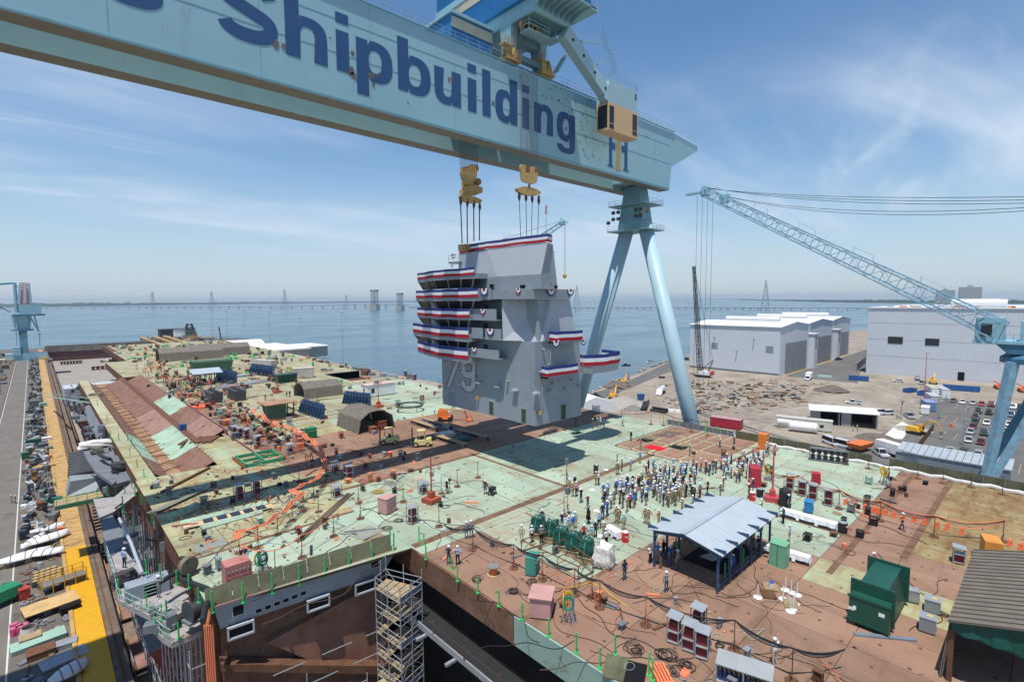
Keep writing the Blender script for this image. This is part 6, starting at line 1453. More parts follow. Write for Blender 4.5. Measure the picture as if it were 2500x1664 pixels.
def slab(p,sx,sy,h,rz,m,label,nm='steel_sheet'):return tag(M().box((0,0,h/2),(sx,sy,h),rz).b(nm,m,None,tuple(p)),label,'steel sheet')
slab(P(*c5(40,440)),2.6,1.9,.06,.0,mat('dull_plate',(.25,.26,.22),.7),'flat grey green sheet behind the red cabinet at the left');slab(P(*c5(1330,340)),2.6,2.2,.05,.3,mat('dull_plate',(.25,.26,.22),.7),'grey sheets lying in the middle of the left deck');slab(P(*c5(1400,385)),2.0,1.3,.05,.2,mat('brown_plate',(.27,.2,.12),.8),'brown sheets beside the grey sheets on the left deck')
for i in range(4):p=P(*c12(1290,1470));slab(p+Vc((.15*i,-.1*i,.08*i)),6.5,.75,.06,.55+.03*i,mat('green_grey_plank',(.19,.20,.16),.8),'%s plate from the bottom in the stack of long grey plates'%ordn(i))
slab(P(*c7(1540,710)),.55,.8,.1,.2,GREY_D,'small dark grate lying near the cable stands','deck_grate')
b=M();q=P(*c11(1965,870));b.path([(2.7*cos(t),2.7*sin(t),1.2)for t in[i*2*PI/28 for i in range(28)]],.22,6,True)
t=thing('turntable_ring','large dark steel ring propped on legs below the hanging tower','ring',tuple(q));b.b('ring',mat('ring_dark',(.07,.075,.075),.6),t)
for k in range(4):a=k*PI/2;M().tube((2.7*cos(a),2.7*sin(a),0),(2.7*cos(a),2.7*sin(a),1.1),.08,5).b('leg',GREENP if k%2 else RUSTY,t)
t=thing('hatch_coaming','green raised hatch coaming set round with brown clips','hatch coaming',P(*c6(120,1120)),-.02)
for x0,y0,x1,y1 in((-2.6,-2.8,2.6,-2.6),(-2.6,2.6,2.6,2.8),(-2.6,-2.8,-2.4,2.8),(2.4,-2.8,2.6,2.8),(-2.4,-.1,2.4,.1),(-.1,-2.6,.1,2.6)):M().bx(x0,y0,0,x1,y1,.5).b('coaming_plate',mat('coaming_green',(.05,.27,.13),.6),t)
b=M()
for k in range(14):
 for s in(-1,1):b.box((s*2.85,-2.7+k*.42,.2),(.25,.12,.4));
kind(b.b('clip',mat('clip_brown',(.38,.16,.08),.8),t),'stuff');M().bx(-2.3,-2.5,.02,2.3,2.5,.05).b('floor',WOOD,t)
M().bx(-1.2,-1.8,.05,-.3,-.8,.12).b('dark_cover',DARK,t);M().bx(.6,.8,.05,1.6,1.8,.12).b('dark_cover',DARK,t)
a=P(*c5(-40,255));c=P(*c5(560,110));d=c-a;L=d.length
t=thing('launch_slot','long open slot lined with pale boards and navy blocks, left foreground deck','deck slot',(a.x,a.y,DZ),math.atan2(d.y,d.x))
M().bx(-1.5,-.65,.015,L,.65,.03).b('board_floor',mat('pale_board',(.60,.43,.24),.8,var=.15),t)
for s,m in((-1,TP_G),(1,TP_G)):M().prism([(-1.6,s*.7,.02),(L*.95,s*.7,.02),(L*.95,s*1.25,.22),(-1.6,s*1.25,.22)],(0,0,.05)).b('cover_plate',m,t)
M().prism([(0,-2.2,.05),(L*.8,-1.75,.05),(L*.8,-1.3,.3),(-.3,-1.5,.3)],(0,0,.06)).b('cover_plate',TP_G,t)
for k in range(5):M().bx(.3+k*L*.18,-.5,.03,1.2+k*L*.18,.5,.14).b('navy_block',mat('navy_block',(.025,.035,.06),.6),t)
for k in range(9):M().bx(-1.5+k*1.2,1.25,.02,-1.4+k*1.2,1.9,.45).b('rib',RUSTY,t)
slab(P(*c5(-170,185)),3.4,.5,.7,.55,TP_G,'teal green bracket plate standing on the rusty deck at the left','bracket_plate')
p=P(*crop(250,1180,4.126)(870,920));t=thing('blower_fan','brown drum blower with black flexible ducts on the near left deck','blower',tuple(p),.4)
M().lathe([(.75,-.25),(.8,0),(.75,.25)],(0,0,.85),18,'Y').b('drum',mat('blower_brown',(.16,.13,.09),.6,var=.2),t);M().bx(-.6,-.5,0,.6,.5,.14).b('skid',BLACK,t);M().tube((0,.25,.7),(0,.8,.6),.25,10).b('motor',GREY_D,t)
cD2=crop(250,1180,4.126)
for i,(pts,lab)in enumerate((([(840,800),(830,760),(900,770),(870,760),(790,750)],'short black duct curling from the top of the blower'),([(780,880),(680,930),(600,980),(570,1000)],'straight black duct from the blower to the grey recess'),([(770,950),(900,1000),(1040,1050),(1150,1110),(1230,1135),(1120,1130),(1070,1170),(1030,1260),(1010,1380)],'long black duct from the blower over the deck edge'))):
 b=M();b.path([P(*cD2(x,yv),DZ+.35+(.9 if i==0 else 0))for x,yv in pts],.2,8);tag(b.b('flexible_duct',BLACK),lab,'duct')
t=thing('equipment_trolley','black equipment trolley on wheels beside the man in maroon','trolley',P(1202,1207),.3)
M().bx(-.4,-.3,.3,.4,.3,.75).b('case',BLACK,t);M().bx(-.45,-.35,.85,.45,.35,.9).b('top_tray',BLACK,t)
for x in(-.4,.4):
 for yv in(-.3,.3):M().lathe([(.14,-.04),(.14,.04)],(x,yv,.14),10,'Y').b('wheel',BLACK,t)
M().box((0,-.31,.55),(.5,.02,.15)).b('white_panel',WHITE,t)
def tripod(p,h,head,label,nm='tripod',cat='tripod'):
 t=thing(nm,label,cat,tuple(p))
 for k in range(3):a=k*2.1;M().tube((.4*cos(a),.4*sin(a),0),(0,0,h*.55),.02,4).b('leg',BLACK,t)
 M().tube((0,0,.3),(0,0,h),.025,5).b('pole',BLACK,t);M().box((0,0,h+head[2]/2),head).b('head',BLACK if cat=='tripod' else GREY_D,t);return t
tripod(P(1098,1203),1.5,(.2,.35,.25),'camera tripod beside the photographer in black in mid deck');tripod(P(*c3(1020,470)),1.55,(.3,.5,.3),'video camera tripod at the back edge of the crowd')
tripod(P(*c1_(990,605)),2.3,(.4,.4,.62),'grey loudspeaker on a stand behind the left end of the crowd','loudspeaker','loudspeaker');tripod(P(*c1_(995,900)),2.4,(.42,.42,.7),'grey loudspeaker on a stand in front of the wrapped bundles','loudspeaker','loudspeaker')
t=thing('lectern','dark brown lectern with white papers at the front of the crowd','lectern',P(*c1_(1238,545)),.3);M().bx(-.3,-.25,0,.3,.25,1.15).b('body',flat('lectern_brown',(.05,.025,.02),.5),t);M().box((0,0,1.2),(.7,.5,.05),0,.2).b('top',flat('lectern_brown',(.05,.025,.02),.5),t);M().box((.02,-.02,1.24),(.35,.3,.01),0,.2).b('papers',WHITE,t);M().bx(.1,-.27,.3,.28,-.25,1.0).b('white_panel',WHITE,t)
t=thing('fan_bank','dark frame holding two rows of round black fans at the right deck edge','fan bank',P(*c8(900,400)),-1.25);M().bx(-2.3,-.4,.1,2.3,.5,.2).b('frame',GREY_D,t);M().bx(-2.3,-.4,1.7,2.3,.5,1.8).b('top',GREY_D,t)
for k in range(6):
 for z in(.6,1.3):M().lathe([(.3,-.2),(.3,.2)],(-1.9+k*.76,-.1,z),12,'Y').b('fan',BLACK,t)
for x in(-2.3,2.3):M().box((x,0,.95),(.1,.9,1.7)).b('end_frame',GREY_D,t)
a=P(*c10(700,940));t=thing('manifold_bank','grey roofed frame of blue gas manifolds at the bottom edge of the picture','manifold bank',(a.x,a.y,DZ),-1.28+PI/2*0)
L=3.1
M().prism([(0,-.55,1.15),(L,-.55,1.15),(L,.55,1.45),(0,.55,1.45)],(0,0,.06)).b('roof',mat('manifold_roof',(.29,.31,.31),.5,var=.1),t)
for x in(0.05,L/2,L-.05):
 for yv in(-.5,.5):M().box((x,yv,.6),(.08,.08,1.2 if yv<0 else 1.45)).b('post',STEEL,t)
for k in range(11):M().bx(.15+k*.26,-.3,.1,.35+k*.26,.2,.75).b('manifold',flat('manifold_blue',(.02,.06,.16),.5),t);M().tube((.25+k*.26,-.3,.75),(.25+k*.26,-.3,.92),.03,5).b('valve',YH,t)
M().bx(0,-.5,.0,L,.5,.08).b('base',STEEL,t)
for i,(p,lab)in enumerate(((c10(70,960),'orange slatted steel box at the bottom edge of the deck'),(c10(340,905),'crumpled orange cloth on the brown deck'))):
 q=P(*p);b=M()
 if i==0:
  t=thing('orange_box',lab,'box',tuple(q),.9)
  for k in range(5):M().bx(-.9,-.45+k*.2,0,.9,-.32+k*.2,.35).b('slat',flat('coral_orange',(.80,.20,.09),.6),t)
  M().bx(-.95,-.5,.35,-.8,.55,.42).b('end_bar',MATS['coral_orange'],t)
 else:me=lump(.7,.5,.12,9);me.materials.append(flat('coral_orange',(.80,.20,.09),.6));o=bpy.data.objects.new('orange_cloth',me);COL.objects.link(o);o.location=q;tag(o,lab,'cloth')
slab(P(*c7(1590,1290)),2.2,1.5,.05,.5,WOOD_G,'weathered plywood sheet beside the open hatch at the bottom edge','plywood_sheet');o=M().box((0,0,.03),(2.4,1.2,.05),.45).b('hatch_opening',DARK,None,P(*c7(1770,1370)));tag(o,'dark open hatch at the bottom edge of the deck','hatch')
t=thing('edge_screen','long green grey plywood screen along the right deck edge','screen',(83.9,2,DZ))
for k in range(20):
 y0=-4+k*1.9
 if 8<k<10:continue
 M().bx(0,y0,0,.06,y0+1.85,1.25).b('board',WOOD_G,t)
b=M();pts=[]
for k in range(60):yv=-5+k*.62;pts.append((83.2+.25*sin(k*.9),yv,DZ+.18+.08*sin(k*1.7)))
b.path(pts,.26,7);tag(b.b('white_drape',TARP_W),'long roll of white sheeting along the foot of the right edge screen','sheeting')
t=thing('edge_railing','grey panelled railing behind the brown lift area','railing',(84.2,30,DZ))
for k in range(14):M().bx(0,1.2+k*1.25,.05,.05,2.35+k*1.25,.95).b('panel',GREY_D,t)
for k in range(15):M().tube((0,1.1+k*1.25,0),(0,1.1+k*1.25,1.15),.04,4).b('post',STEEL,t)
for i,(x,yv)in enumerate(((1442,975),(1594,1010),(1938,1070),(2092,1105),(880,860),(510,800))):
 q=P(*crop(1350,850,5.2267)(x,yv));gpost(q,1.5,'%s green post along the railing behind the lift area'%ordn(i),'green posts behind the lift area')
def gframe(p,sx,sy,label):
 t=thing('hatch_guard',label,'guard frame',tuple(p),.0)
 for x in(-sx/2,sx/2):
  for yv in(-sy/2,sy/2):M().tube((x,yv,0),(x,yv,1.1),.035,4).b('post',GREENP,t)
 for x0,y0,x1,y1 in((-sx/2,-sy/2,sx/2,-sy/2),(sx/2,-sy/2,sx/2,sy/2),(-sx/2,-sy/2,-sx/2,sy/2)):M().tube((x0,y0,.55),(x1,y1,.55),.025,4).b('rail',flat('light_green_rail',(.25,.50,.28),.6),t)
 M().bx(-sx/2,-sy/2,.005,sx/2,sy/2,.02).b('opening',DARK,t)
gframe(P(*crop(1350,850,5.2267)(300,1080)),2.2,1.4,'green guard frame round a dark deck hatch below the tower');gframe(P(*crop(1350,850,5.2267)(1180,1170)),2.0,2.2,'green guard frame at the left of the brown lift area');gframe(P(*crop(1350,850,5.2267)(1600,1260)),2.0,2.4,'green guard frame in the middle of the brown lift area')
# ================================================================== PEOPLE
def body(pose):
 V=[];E=[];Rr=[];reg=[]
 def v(co,r,g):V.append(Vc(co));Rr.append(r);reg.append(g);return len(V)-1
 def e(a,b):E.append((a,b))
 pel=v((0,0,.96),(.145,.11),1);wst=v((0,0,1.12),(.135,.10),0);che=v((0,.0,1.32),(.165,.115),0);upc=v((0,0,1.42),(.13,.09),0);nec=v((0,.01,1.53),(.055,.055),2);hd=v((0,.03,1.62),(.078,.09),2);ht=v((0,.02,1.72),(.072,.08),2)
 for a,b in((pel,wst),(wst,che),(che,upc),(upc,nec),(nec,hd),(hd,ht)):e(a,b)
 nose=v((0,.125,1.615),(.014,.014),2);e(hd,nose)
 for s in(-1,1):
  ea=v((s*.088,.02,1.625),(.016,.02),2);e(hd,ea)
 walk=pose=='walk'
 for s in(-1,1):
  st=(.16*s if walk else .02*s)
  hp=v((s*.095,0,.88),(.085,.085),1);kn=v((s*.105,st*.9+.02,.50),(.06,.062),1);an=v((s*.11,st*1.6-.03,.10),(.042,.045),1);he=v((s*.11,st*1.6-.04,.05),(.042,.042),3);to=v((s*.13,st*1.6+.13,.04),(.042,.032),3)
  for a,b in((pel,hp),(hp,kn),(kn,an),(an,he),(he,to)):e(a,b)
  sh=v((s*.19,0,1.41),(.068,.065),0)
  up_=pose=='up' or(pose=='wave' and s>0)
  if up_:el,wr,hn=(s*.27,.20,1.34),(s*.13,.34,1.58),(s*.10,.37,1.66)
  elif pose=='fold':el,wr,hn=(s*.25,.05,1.14),(s*.06,.20,1.14),(-s*.04,.21,1.15)
  elif pose=='hips':el,wr,hn=(s*.34,-.07,1.18),(s*.19,.06,1.03),(s*.15,.10,1.01)
  elif walk:el,wr,hn=(s*.24,-.14*s,1.15),(s*.24,-.16*s+.08,.93),(s*.23,-.16*s+.12,.86)
  else:el,wr,hn=(s*.25,-.02,1.14),(s*.25,.05,.90),(s*.24,.07,.82)
  if pose=='wave' and s>0:el,wr,hn=(.30,.10,1.50),(.30,.16,1.76),(.30,.17,1.85)
  el=v(el,(.048,.048),4);wr=v(wr,(.034,.034),4);hn_=v(hn,(.036,.026),2)
  for a,b in((upc,sh),(sh,el),(el,wr),(wr,hn_)):e(a,b)
  d=(Vc(hn)-V[wr]).normalized();side=d.cross(Vc((0,0,1)));side=side.normalized()if side.length>.1 else Vc((0,1,0))
  for k,(o_,l_)in enumerate(((-.03,.065),(-.01,.08),(.012,.075),(.032,.06))):
   f1=v(Vc(hn)+side*o_+d*.035,(.010,.010),2);f2=v(Vc(hn)+side*o_*1.05+d*l_+Vc((0,.012,-.006)),(.008,.008),2);e(hn_,f1);e(f1,f2)
  t1=v(Vc(hn)-side*.045-d*.005,(.011,.011),2);e(hn_,t1)
 me=bpy.data.meshes.new('body');me.from_pydata(V,E,[]);o=bpy.data.objects.new('body',me);COL.objects.link(o)
 sm=o.modifiers.new('s','SKIN');ss=o.modifiers.new('u','SUBSURF');ss.levels=1;ss.render_levels=1
 for i,r in enumerate(Rr):me.skin_vertices[0].data[i].radius=r
 me.skin_vertices[0].data[pel].use_root=True
 dg=bpy.context.evaluated_depsgraph_get();dg.update();nm=bpy.data.meshes.new_from_object(o.evaluated_get(dg));bpy.data.objects.remove(o)
 for k in range(5):nm.materials.append(None)
 for p in nm.polygons:
  c=p.center;j=min(range(len(V)),key=lambda i:(V[i]-c).length-(Rr[i][0]*.6));p.material_index=reg[j];p.use_smooth=True
 nm.name='person_'+pose;return nm
POSE={p:body(p)for p in('stand','up','fold','hips','walk','wave')}
hat=M();hat.lathe([(.14,.0),(.115,.012),(.112,.045),(.095,.085),(.05,.115),(.01,.122)],n=12);hat.box((0,.13,.008),(.14,.07,.012));HAT={}
hair=M();hair.lathe([(.09,-.10),(.1,-.02),(.095,.05),(.06,.09),(.01,.105)],n=10)
SK=flat('skin_light',(.50,.30,.21),.6);SK2=flat('skin_brown',(.20,.10,.06),.6);SHOE=flat('shoe_black',(.02,.018,.016),.6)
PC={'white':(.72,.72,.72),'navy':(.02,.03,.075),'blue':(.03,.12,.42),'light blue':(.28,.42,.65),'black':(.015,.015,.017),'grey':(.22,.22,.23),'tan':(.36,.26,.16),'khaki':(.40,.32,.22),'red':(.42,.03,.04),'maroon':(.14,.02,.03),'teal':(.22,.50,.48),'green':(.20,.42,.08),'dark green':(.01,.10,.08),'camouflage':(.17,.16,.12),'pink':(.60,.28,.36),'bright pink':(.60,.06,.22),'orange':(.75,.20,.04),'jeans':(.06,.10,.18),'olive':(.10,.10,.05),'lavender':(.42,.38,.52),'lime':(.55,.75,.10),'sky blue':(.05,.28,.60),'sand':(.50,.44,.36)}
PM={k:flat('cloth_'+k.replace(' ','_'),c,.85)for k,c in PC.items()}
HATC={'white':flat('hat_white',(.70,.70,.69),.4),'blue':flat('hat_blue',(.05,.20,.55),.4),'orange':flat('hat_orange',(.75,.2,.05),.4)}
for k,m in HATC.items():HAT[k]=hat.mesh('hard_hat',m,True)
HAIR=hair.mesh('hair',flat('hair_dark',(.03,.02,.015),.7),True);skirt=M();skirt.lathe([(.17,1.1),(.19,.9),(.26,.55)],n=12);SKIRT={}
ALLP=[]
def person(p,shirt,trous,label,pose='stand',rz=0.0,hatc='white',long=False,skin=None,h=1.0,dress=False,z=None):
 me=POSE[pose];o=bpy.data.objects.new('person',me);COL.objects.link(o)
 o.location=(p.x,p.y,p.z if z is None else z);o.rotation_euler=(0,0,rz);s=h*ru(.96,1.04);o.scale=(s*ru(.98,1.1),s*ru(.98,1.12),s)
 sk=skin or(SK if rnd.random()<.7 else SK2)
 for i,m in enumerate((PM[shirt],PM[trous],sk,SHOE,PM[shirt]if long else sk)):o.material_slots[i].link='OBJECT';o.material_slots[i].material=m
 tag(o,label,'person','people on the deck')
 if hatc:c=bpy.data.objects.new('hard_hat',HAT[hatc]);c.location=(0,.025,1.68)
 else:c=bpy.data.objects.new('hair',HAIR);c.location=(0,.0,1.66)
 COL.objects.link(c);c.parent=o
 if dress:
  if trous not in SKIRT:SKIRT[trous]=skirt.mesh('skirt',PM[shirt],True)
  c=bpy.data.objects.new('skirt',SKIRT[trous]);COL.objects.link(c);c.parent=o
 ALLP.append(o);return o
tw=Vc((52,60))
def face(p):return math.atan2(tw.y-p.y,tw.x-p.x)-PI/2+ru(-.35,.35)
X=[
(c3,20,140,'navy','jeans','wave',1,'standing alone at the foot of the hanging tower'),(c3,165,160,'camouflage','camouflage','stand',1,'leftmost of the small group below the outrigged platform'),(c3,203,152,'grey','olive','stand',1,'second from left of the small group below the outrigged platform'),(c3,230,148,'white','grey','up',0,'third from left of the small group below the outrigged platform'),(c3,258,160,'sand','grey','stand',1,'rightmost of the small group below the outrigged platform'),
(c3,418,140,'white','jeans','walk',0,'walking alone by the round black tyres'),(c3,490,262,'black','olive','stand',1,'standing alone left of the brown lift area'),(c3,570,348,'red','khaki','stand',0,'with orange hard hat left of the red carpet'),(c3,567,455,'blue','khaki','hips',1,'in front of the red carpet'),(c3,372,440,'white','khaki','stand',0,'leftmost of the three by the stanchions'),
(c3,412,520,'camouflage','camouflage','stand',1,'right of two in uniform behind the lectern'),(c3,375,553,'camouflage','camouflage','walk',1,'left of two in uniform behind the lectern'),(c3,487,520,'light blue','khaki','hips',0,'standing apart at the left of the crowd'),(c3,215,640,'white','black','stand',1,'beside the lectern'),(c3,192,640,'tan','tan','stand',1,'close behind the white shirted man at the lectern'),
(c3,25,738,'pink','black','stand',0,'left of the crowd near the loudspeaker'),(c3,65,792,'black','jeans','up',1,'taking a picture left of the crowd'),(c3,122,850,'maroon','grey','up',0,'raising arms left of the crowd'),(c3,127,968,'black','black','stand',0,'in a black dress in front of the crowd'),(c3,218,1015,'light blue','black','up',0,'taking a picture beside a stanchion'),(c3,247,935,'navy','jeans','stand',0,'in front of the left end of the crowd'),(c3,288,908,'blue','jeans','up',0,'beside the navy shirted man in front of the crowd'),
(c3,365,955,'tan','tan','stand',1,'left of two in tan coveralls in front of the crowd'),(c3,387,970,'tan','tan','stand',1,'right of two in tan coveralls in front of the crowd'),(c3,427,1025,'teal','khaki','stand',0,'beside the small white cloth table'),(c3,610,965,'tan','tan','stand',1,'left of two in tan coveralls behind the shelter'),(c3,638,975,'tan','tan','hips',1,'right of two in tan coveralls behind the shelter'),(c3,725,985,'tan','tan','fold',1,'alone in tan coveralls by the shelter roof'),
(c3,925,885,'tan','tan','up',1,'taking a picture over the shelter roof'),(c3,1015,855,'sky blue','jeans','stand',0,'half hidden behind the shelter roof'),(c3,458,870,'tan','tan','fold',1,'in tan at the near edge of the crowd'),(c3,485,838,'bright pink','black','stand',0,'in bright pink at the near edge of the crowd'),(c3,513,835,'sky blue','tan','stand',0,'with bare head at the near edge of the crowd'),(c3,617,818,'navy','khaki','stand',1,'standing a little apart in front of the crowd'),
(c3,765,820,'navy','jeans','stand',1,'leftmost of the near row right of the crowd middle'),(c3,803,805,'grey','grey','stand',1,'second of the near row right of the crowd middle'),(c3,836,800,'tan','tan','stand',1,'third of the near row right of the crowd middle'),(c3,863,782,'dark green','jeans','stand',0,'fourth of the near row right of the crowd middle'),(c3,905,752,'sky blue','khaki','stand',0,'in bright blue at the right of the crowd'),(c3,960,742,'navy','navy','stand',1,'large figure in navy coveralls at the right of the crowd'),
(c3,1025,775,'olive','black','stand',1,'leftmost of three apart at the right of the crowd'),(c3,1075,748,'grey','maroon','stand',0,'middle of three apart at the right of the crowd'),(c3,1140,722,'black','maroon','hips',0,'rightmost of three apart at the right of the crowd'),(c3,1250,750,'camouflage','camouflage','walk',1,'walking in uniform between crowd and crimson cabinet'),(c3,1275,690,'black','khaki','stand',0,'just behind the walking man in uniform'),(c3,990,390,'camouflage','black','stand',0,'by the camera tripod at the lift area'),
(c3,1245,318,'white','jeans','hips',0,'left of two at the corner of the lift area'),(c3,1368,288,'white','navy','stand',0,'right of two at the corner of the lift area'),(c3,1388,615,'white','jeans','stand',0,'in white in front of the right hand group'),(c3,1493,750,'black','jeans','stand',0,'left of two before the crimson cabinet'),(c3,1527,705,'navy','jeans','up',0,'right of two before the crimson cabinet'),
(c3,1600,862,'white','black','stand',0,'bare headed beside the red mast base'),(c3,1588,925,'white','black','stand',0,'behind the far corner of the shelter'),(c3,1785,968,'dark green','black','up',1,'taking a picture by the long white table'),(c3,1838,1128,'light blue','khaki','stand',0,'standing on the clean deck before the long white table'),(c3,1832,850,'navy','jeans','stand',0,'bending at the black tank'),
(c3,435,1447,'navy','jeans','stand',0,'bare headed standing alone on the brown deck'),(c3,790,1550,'grey','jeans','wave',0,'with raised arm in front of the shelter'),(c3,655,1305,'white','black','fold',0,'leftmost under the front of the shelter'),(c3,745,1345,'navy','camouflage','stand',0,'wearing navy and camouflage under the shelter edge'),(c3,825,1322,'blue','jeans','stand',0,'third under the front of the shelter'),(c3,887,1362,'grey','jeans','stand',0,'in a wide brimmed hat under the shelter edge'),(c3,715,1290,'sky blue','khaki','stand',0,'half hidden by the front left shelter post'),
(c3,765,1265,'black','black','stand',0,'deep in the shelter at the left'),(c3,870,1250,'grey','navy','stand',0,'deep in the shelter in the middle'),(c3,930,1235,'tan','tan','stand',1,'deep in the shelter at the right'),(c3,1330,1425,'light blue','jeans','stand',0,'leaning at the right side of the shelter, nearer one'),(c3,1358,1395,'blue','jeans','stand',0,'leaning at the right side of the shelter, farther one'),(c3,1570,1235,'black','black','stand',0,'at the far right corner of the shelter'),(c3,1500,1235,'sand','olive','stand',0,'sitting low by the shelter side'),(c3,1525,1165,'green','black','stand',0,'in green inside the right side of the shelter'),(c3,1440,1225,'lavender','black','stand',0,'with white hat inside the right side of the shelter'),
(c1_,1010,705,'tan','tan','stand',1,'leftmost of the cluster behind the near loudspeaker'),(c1_,1040,738,'tan','tan','stand',1,'second of the cluster behind the near loudspeaker'),(c1_,1057,670,'navy','khaki','stand',1,'in a dark jacket behind the near loudspeaker'),(c1_,778,985,'navy','khaki','stand',0,'behind the farthest green bundle'),(c1_,948,1015,'navy','jeans','up',0,'taking a picture behind the green bundles'),(c1_,1040,1045,'blue','khaki','up',0,'in blue behind the green bundles'),(c1_,1060,1010,'teal','khaki','stand',0,'just behind the blue shirted man at the bundles'),(c1_,605,1130,'sand','sand','stand',0,'leftmost beside the wrapped bundles'),(c1_,693,1132,'white','black','stand',0,'in white with camera strap beside the bundles'),(c1_,772,1138,'grey','black','stand',0,'in grey shirt beside the bundles'),(c1_,1135,1130,'red','black','hips',0,'in red among the green bundles'),(c1_,1200,1130,'teal','khaki','stand',0,'in pale teal among the green bundles'),(c1_,1232,1085,'black','black','stand',0,'in black behind the pale teal shirt'),(c1_,1305,1100,'tan','tan','fold',1,'in tan at the small white table'),(c1_,1325,1170,'white','black','stand',0,'in white behind the white sheeted bundle'),(c1_,1008,1050,'light blue','khaki','stand',0,'low behind the second green bundle'),
(c1_,295,718,'maroon','jeans','stand',1,'beside the equipment trolley'),(c1_,-30,715,'black','black','up',1,'photographer at a tripod in mid deck'),(c5,2005,595,'navy','jeans','hips',0,'left of two standing by the deck gap'),(c5,2078,600,'light blue','black','hips',0,'right of two standing by the deck gap'),(c5,2150,385,'grey','grey','stand',1,'left of two bending at the foot of a cable stand'),(c5,2190,380,'grey','grey','stand',1,'right of two bending at the foot of a cable stand'),
(c10,1370,805,'white','sand','wave',0,'with raised hand and red belt in the right foreground'),(c8,1840,1275,'orange','navy','walk',0,'walking in an orange vest on the right deck'),(c9,1120,330,'red','black','stand',0,'half hidden behind the dark green compactor'),(c9,2110,330,'white','navy','stand',0,'left of two behind the brown foreground shed'),(c9,2255,330,'light blue','navy','stand',0,'right of two behind the brown foreground shed'),
(c11,785,740,'white','navy','stand',0,'left of two by the far brown shed'),(c11,815,742,'grey','navy','stand',0,'right of two by the far brown shed'),(c11,580,780,'tan','tan','stand',1,'alone before the green hull section'),(c11,1308,710,'white','navy','stand',0,'at the right end of the far brown shed'),
(crop(250,1180,4.126),225,850,'light blue','navy','stand',0,'on the grey side platform at the left'),(crop(250,1180,4.126),570,1150,'grey','grey','up',1,'in grey coveralls at the recess by the hull end')]
for c,x,yv,sh_,tr_,po,lg,where in X:
 p=P(*c(x,yv));bare='bare head' in where or 'dress' in where
 z=None
 if c is c11 and x==580:pass
 lb='person in %s and %s, %s'%(sh_,tr_ if tr_ in('jeans','camouflage')else tr_+' trousers',where)
 if sh_==tr_ or len(lb.split())>16:lb='person in %s, %s'%(sh_,where)
 if len(lb.split())>16:lb='person '+where
 person(p,sh_,tr_,lb,po,face(p)if po!='walk' else ru(0,6),None if bare else('orange' if 'orange hard hat' in where else 'white'),bool(lg),dress='dress' in where)
HD=[(682,412),(640,430),(783,420),(852,414),(963,440),(1000,442),(915,447),(1048,447),(1088,407),(1128,437),(1160,452),(1190,442),(1215,430),(1260,404),(1310,377),(1345,360),(1290,427),(1320,422),(1280,457),(1300,480),(1345,472),(1435,367),(1462,347),(1480,397),(1510,392),(1535,320),(1575,352),(1560,402),(1590,402),(1620,357),(1650,277),(1640,302),(1665,292),(1720,292),(1425,432),(1440,452),(1412,472),(1420,492),(1540,452),(1570,432),(1475,472),(1585,442),(1450,415),(1505,425),(1605,420),(1545,370),(620,470),(700,460)]
poly_=[(590,480),(690,450),(760,455),(880,470),(1010,470),(1055,520),(1040,600),(960,640),(900,690),(830,720),(760,700),(690,650),(600,680),(520,700),(450,720),(330,740),(230,720),(215,680),(270,620),(350,600),(460,560),(540,545)]
def inside(x,yv,pg):
 r=False;j=len(pg)-1
 for i in range(len(pg)):
  if(pg[i][1]>yv)!=(pg[j][1]>yv)and x<(pg[j][0]-pg[i][0])*(yv-pg[i][1])/(pg[j][1]-pg[i][1])+pg[i][0]:r=not r
  j=i
 return r
pts_w=[P(*c3(x,yv),DZ+1.7)for x,yv in HD]
rc=random.Random(21);tries=0
while len(pts_w)<138 and tries<9000:
 tries+=1;x=rc.uniform(215,1055);yv=rc.uniform(450,745)
 if not inside(x,yv,poly_):continue
 q=P(*c3(x,yv-8),DZ+1.7)
 if all((q-o).length>.74 for o in pts_w):pts_w.append(q)
shirts=['white','white','navy','navy','blue','blue','light blue','light blue','black','black','grey','grey','tan','tan','red','teal','lavender','green','sand','camouflage','maroon','sky blue','pink']
tr_s=['jeans','jeans','navy','black','khaki','grey','tan','olive']
CR=[]
for q in pts_w:
 s_=rc.choice(shirts);t_=s_ if s_ in('tan','camouflage')and rc.random()<.8 else rc.choice(tr_s)
 CR.append((q,s_,t_))
from collections import defaultdict
gr=defaultdict(list)
def pxx(q):
 c=R_CW.transposed()@(q-CAMP);return IW/2+F*c.x/-c.z
for i,c in enumerate(CR):gr[(c[1],c[2])].append((pxx(c[0]),i))
rank={}
for k,l in gr.items():
 l.sort()
 for j,(x,i)in enumerate(l):rank[i]=(j,len(l))
for i,(q,s_,t_)in enumerate(CR):
 j,n=rank[i];nm=t_ if t_ in('jeans','camouflage')else t_+' trousers'
 lab='person in %s and %s standing in the dense crowd'%(s_,nm)if n==1 else 'person in %s and %s, %s from left of %d so dressed in crowd'%(s_,nm,ordn(j),n)
 person(Vc((q.x,q.y,DZ)),s_,t_,lab,rc.choice(('stand','stand','stand','fold','hips','up')),face(q),rc.choice(('white',)*12+('blue','orange',None)),rc.random()<.4)
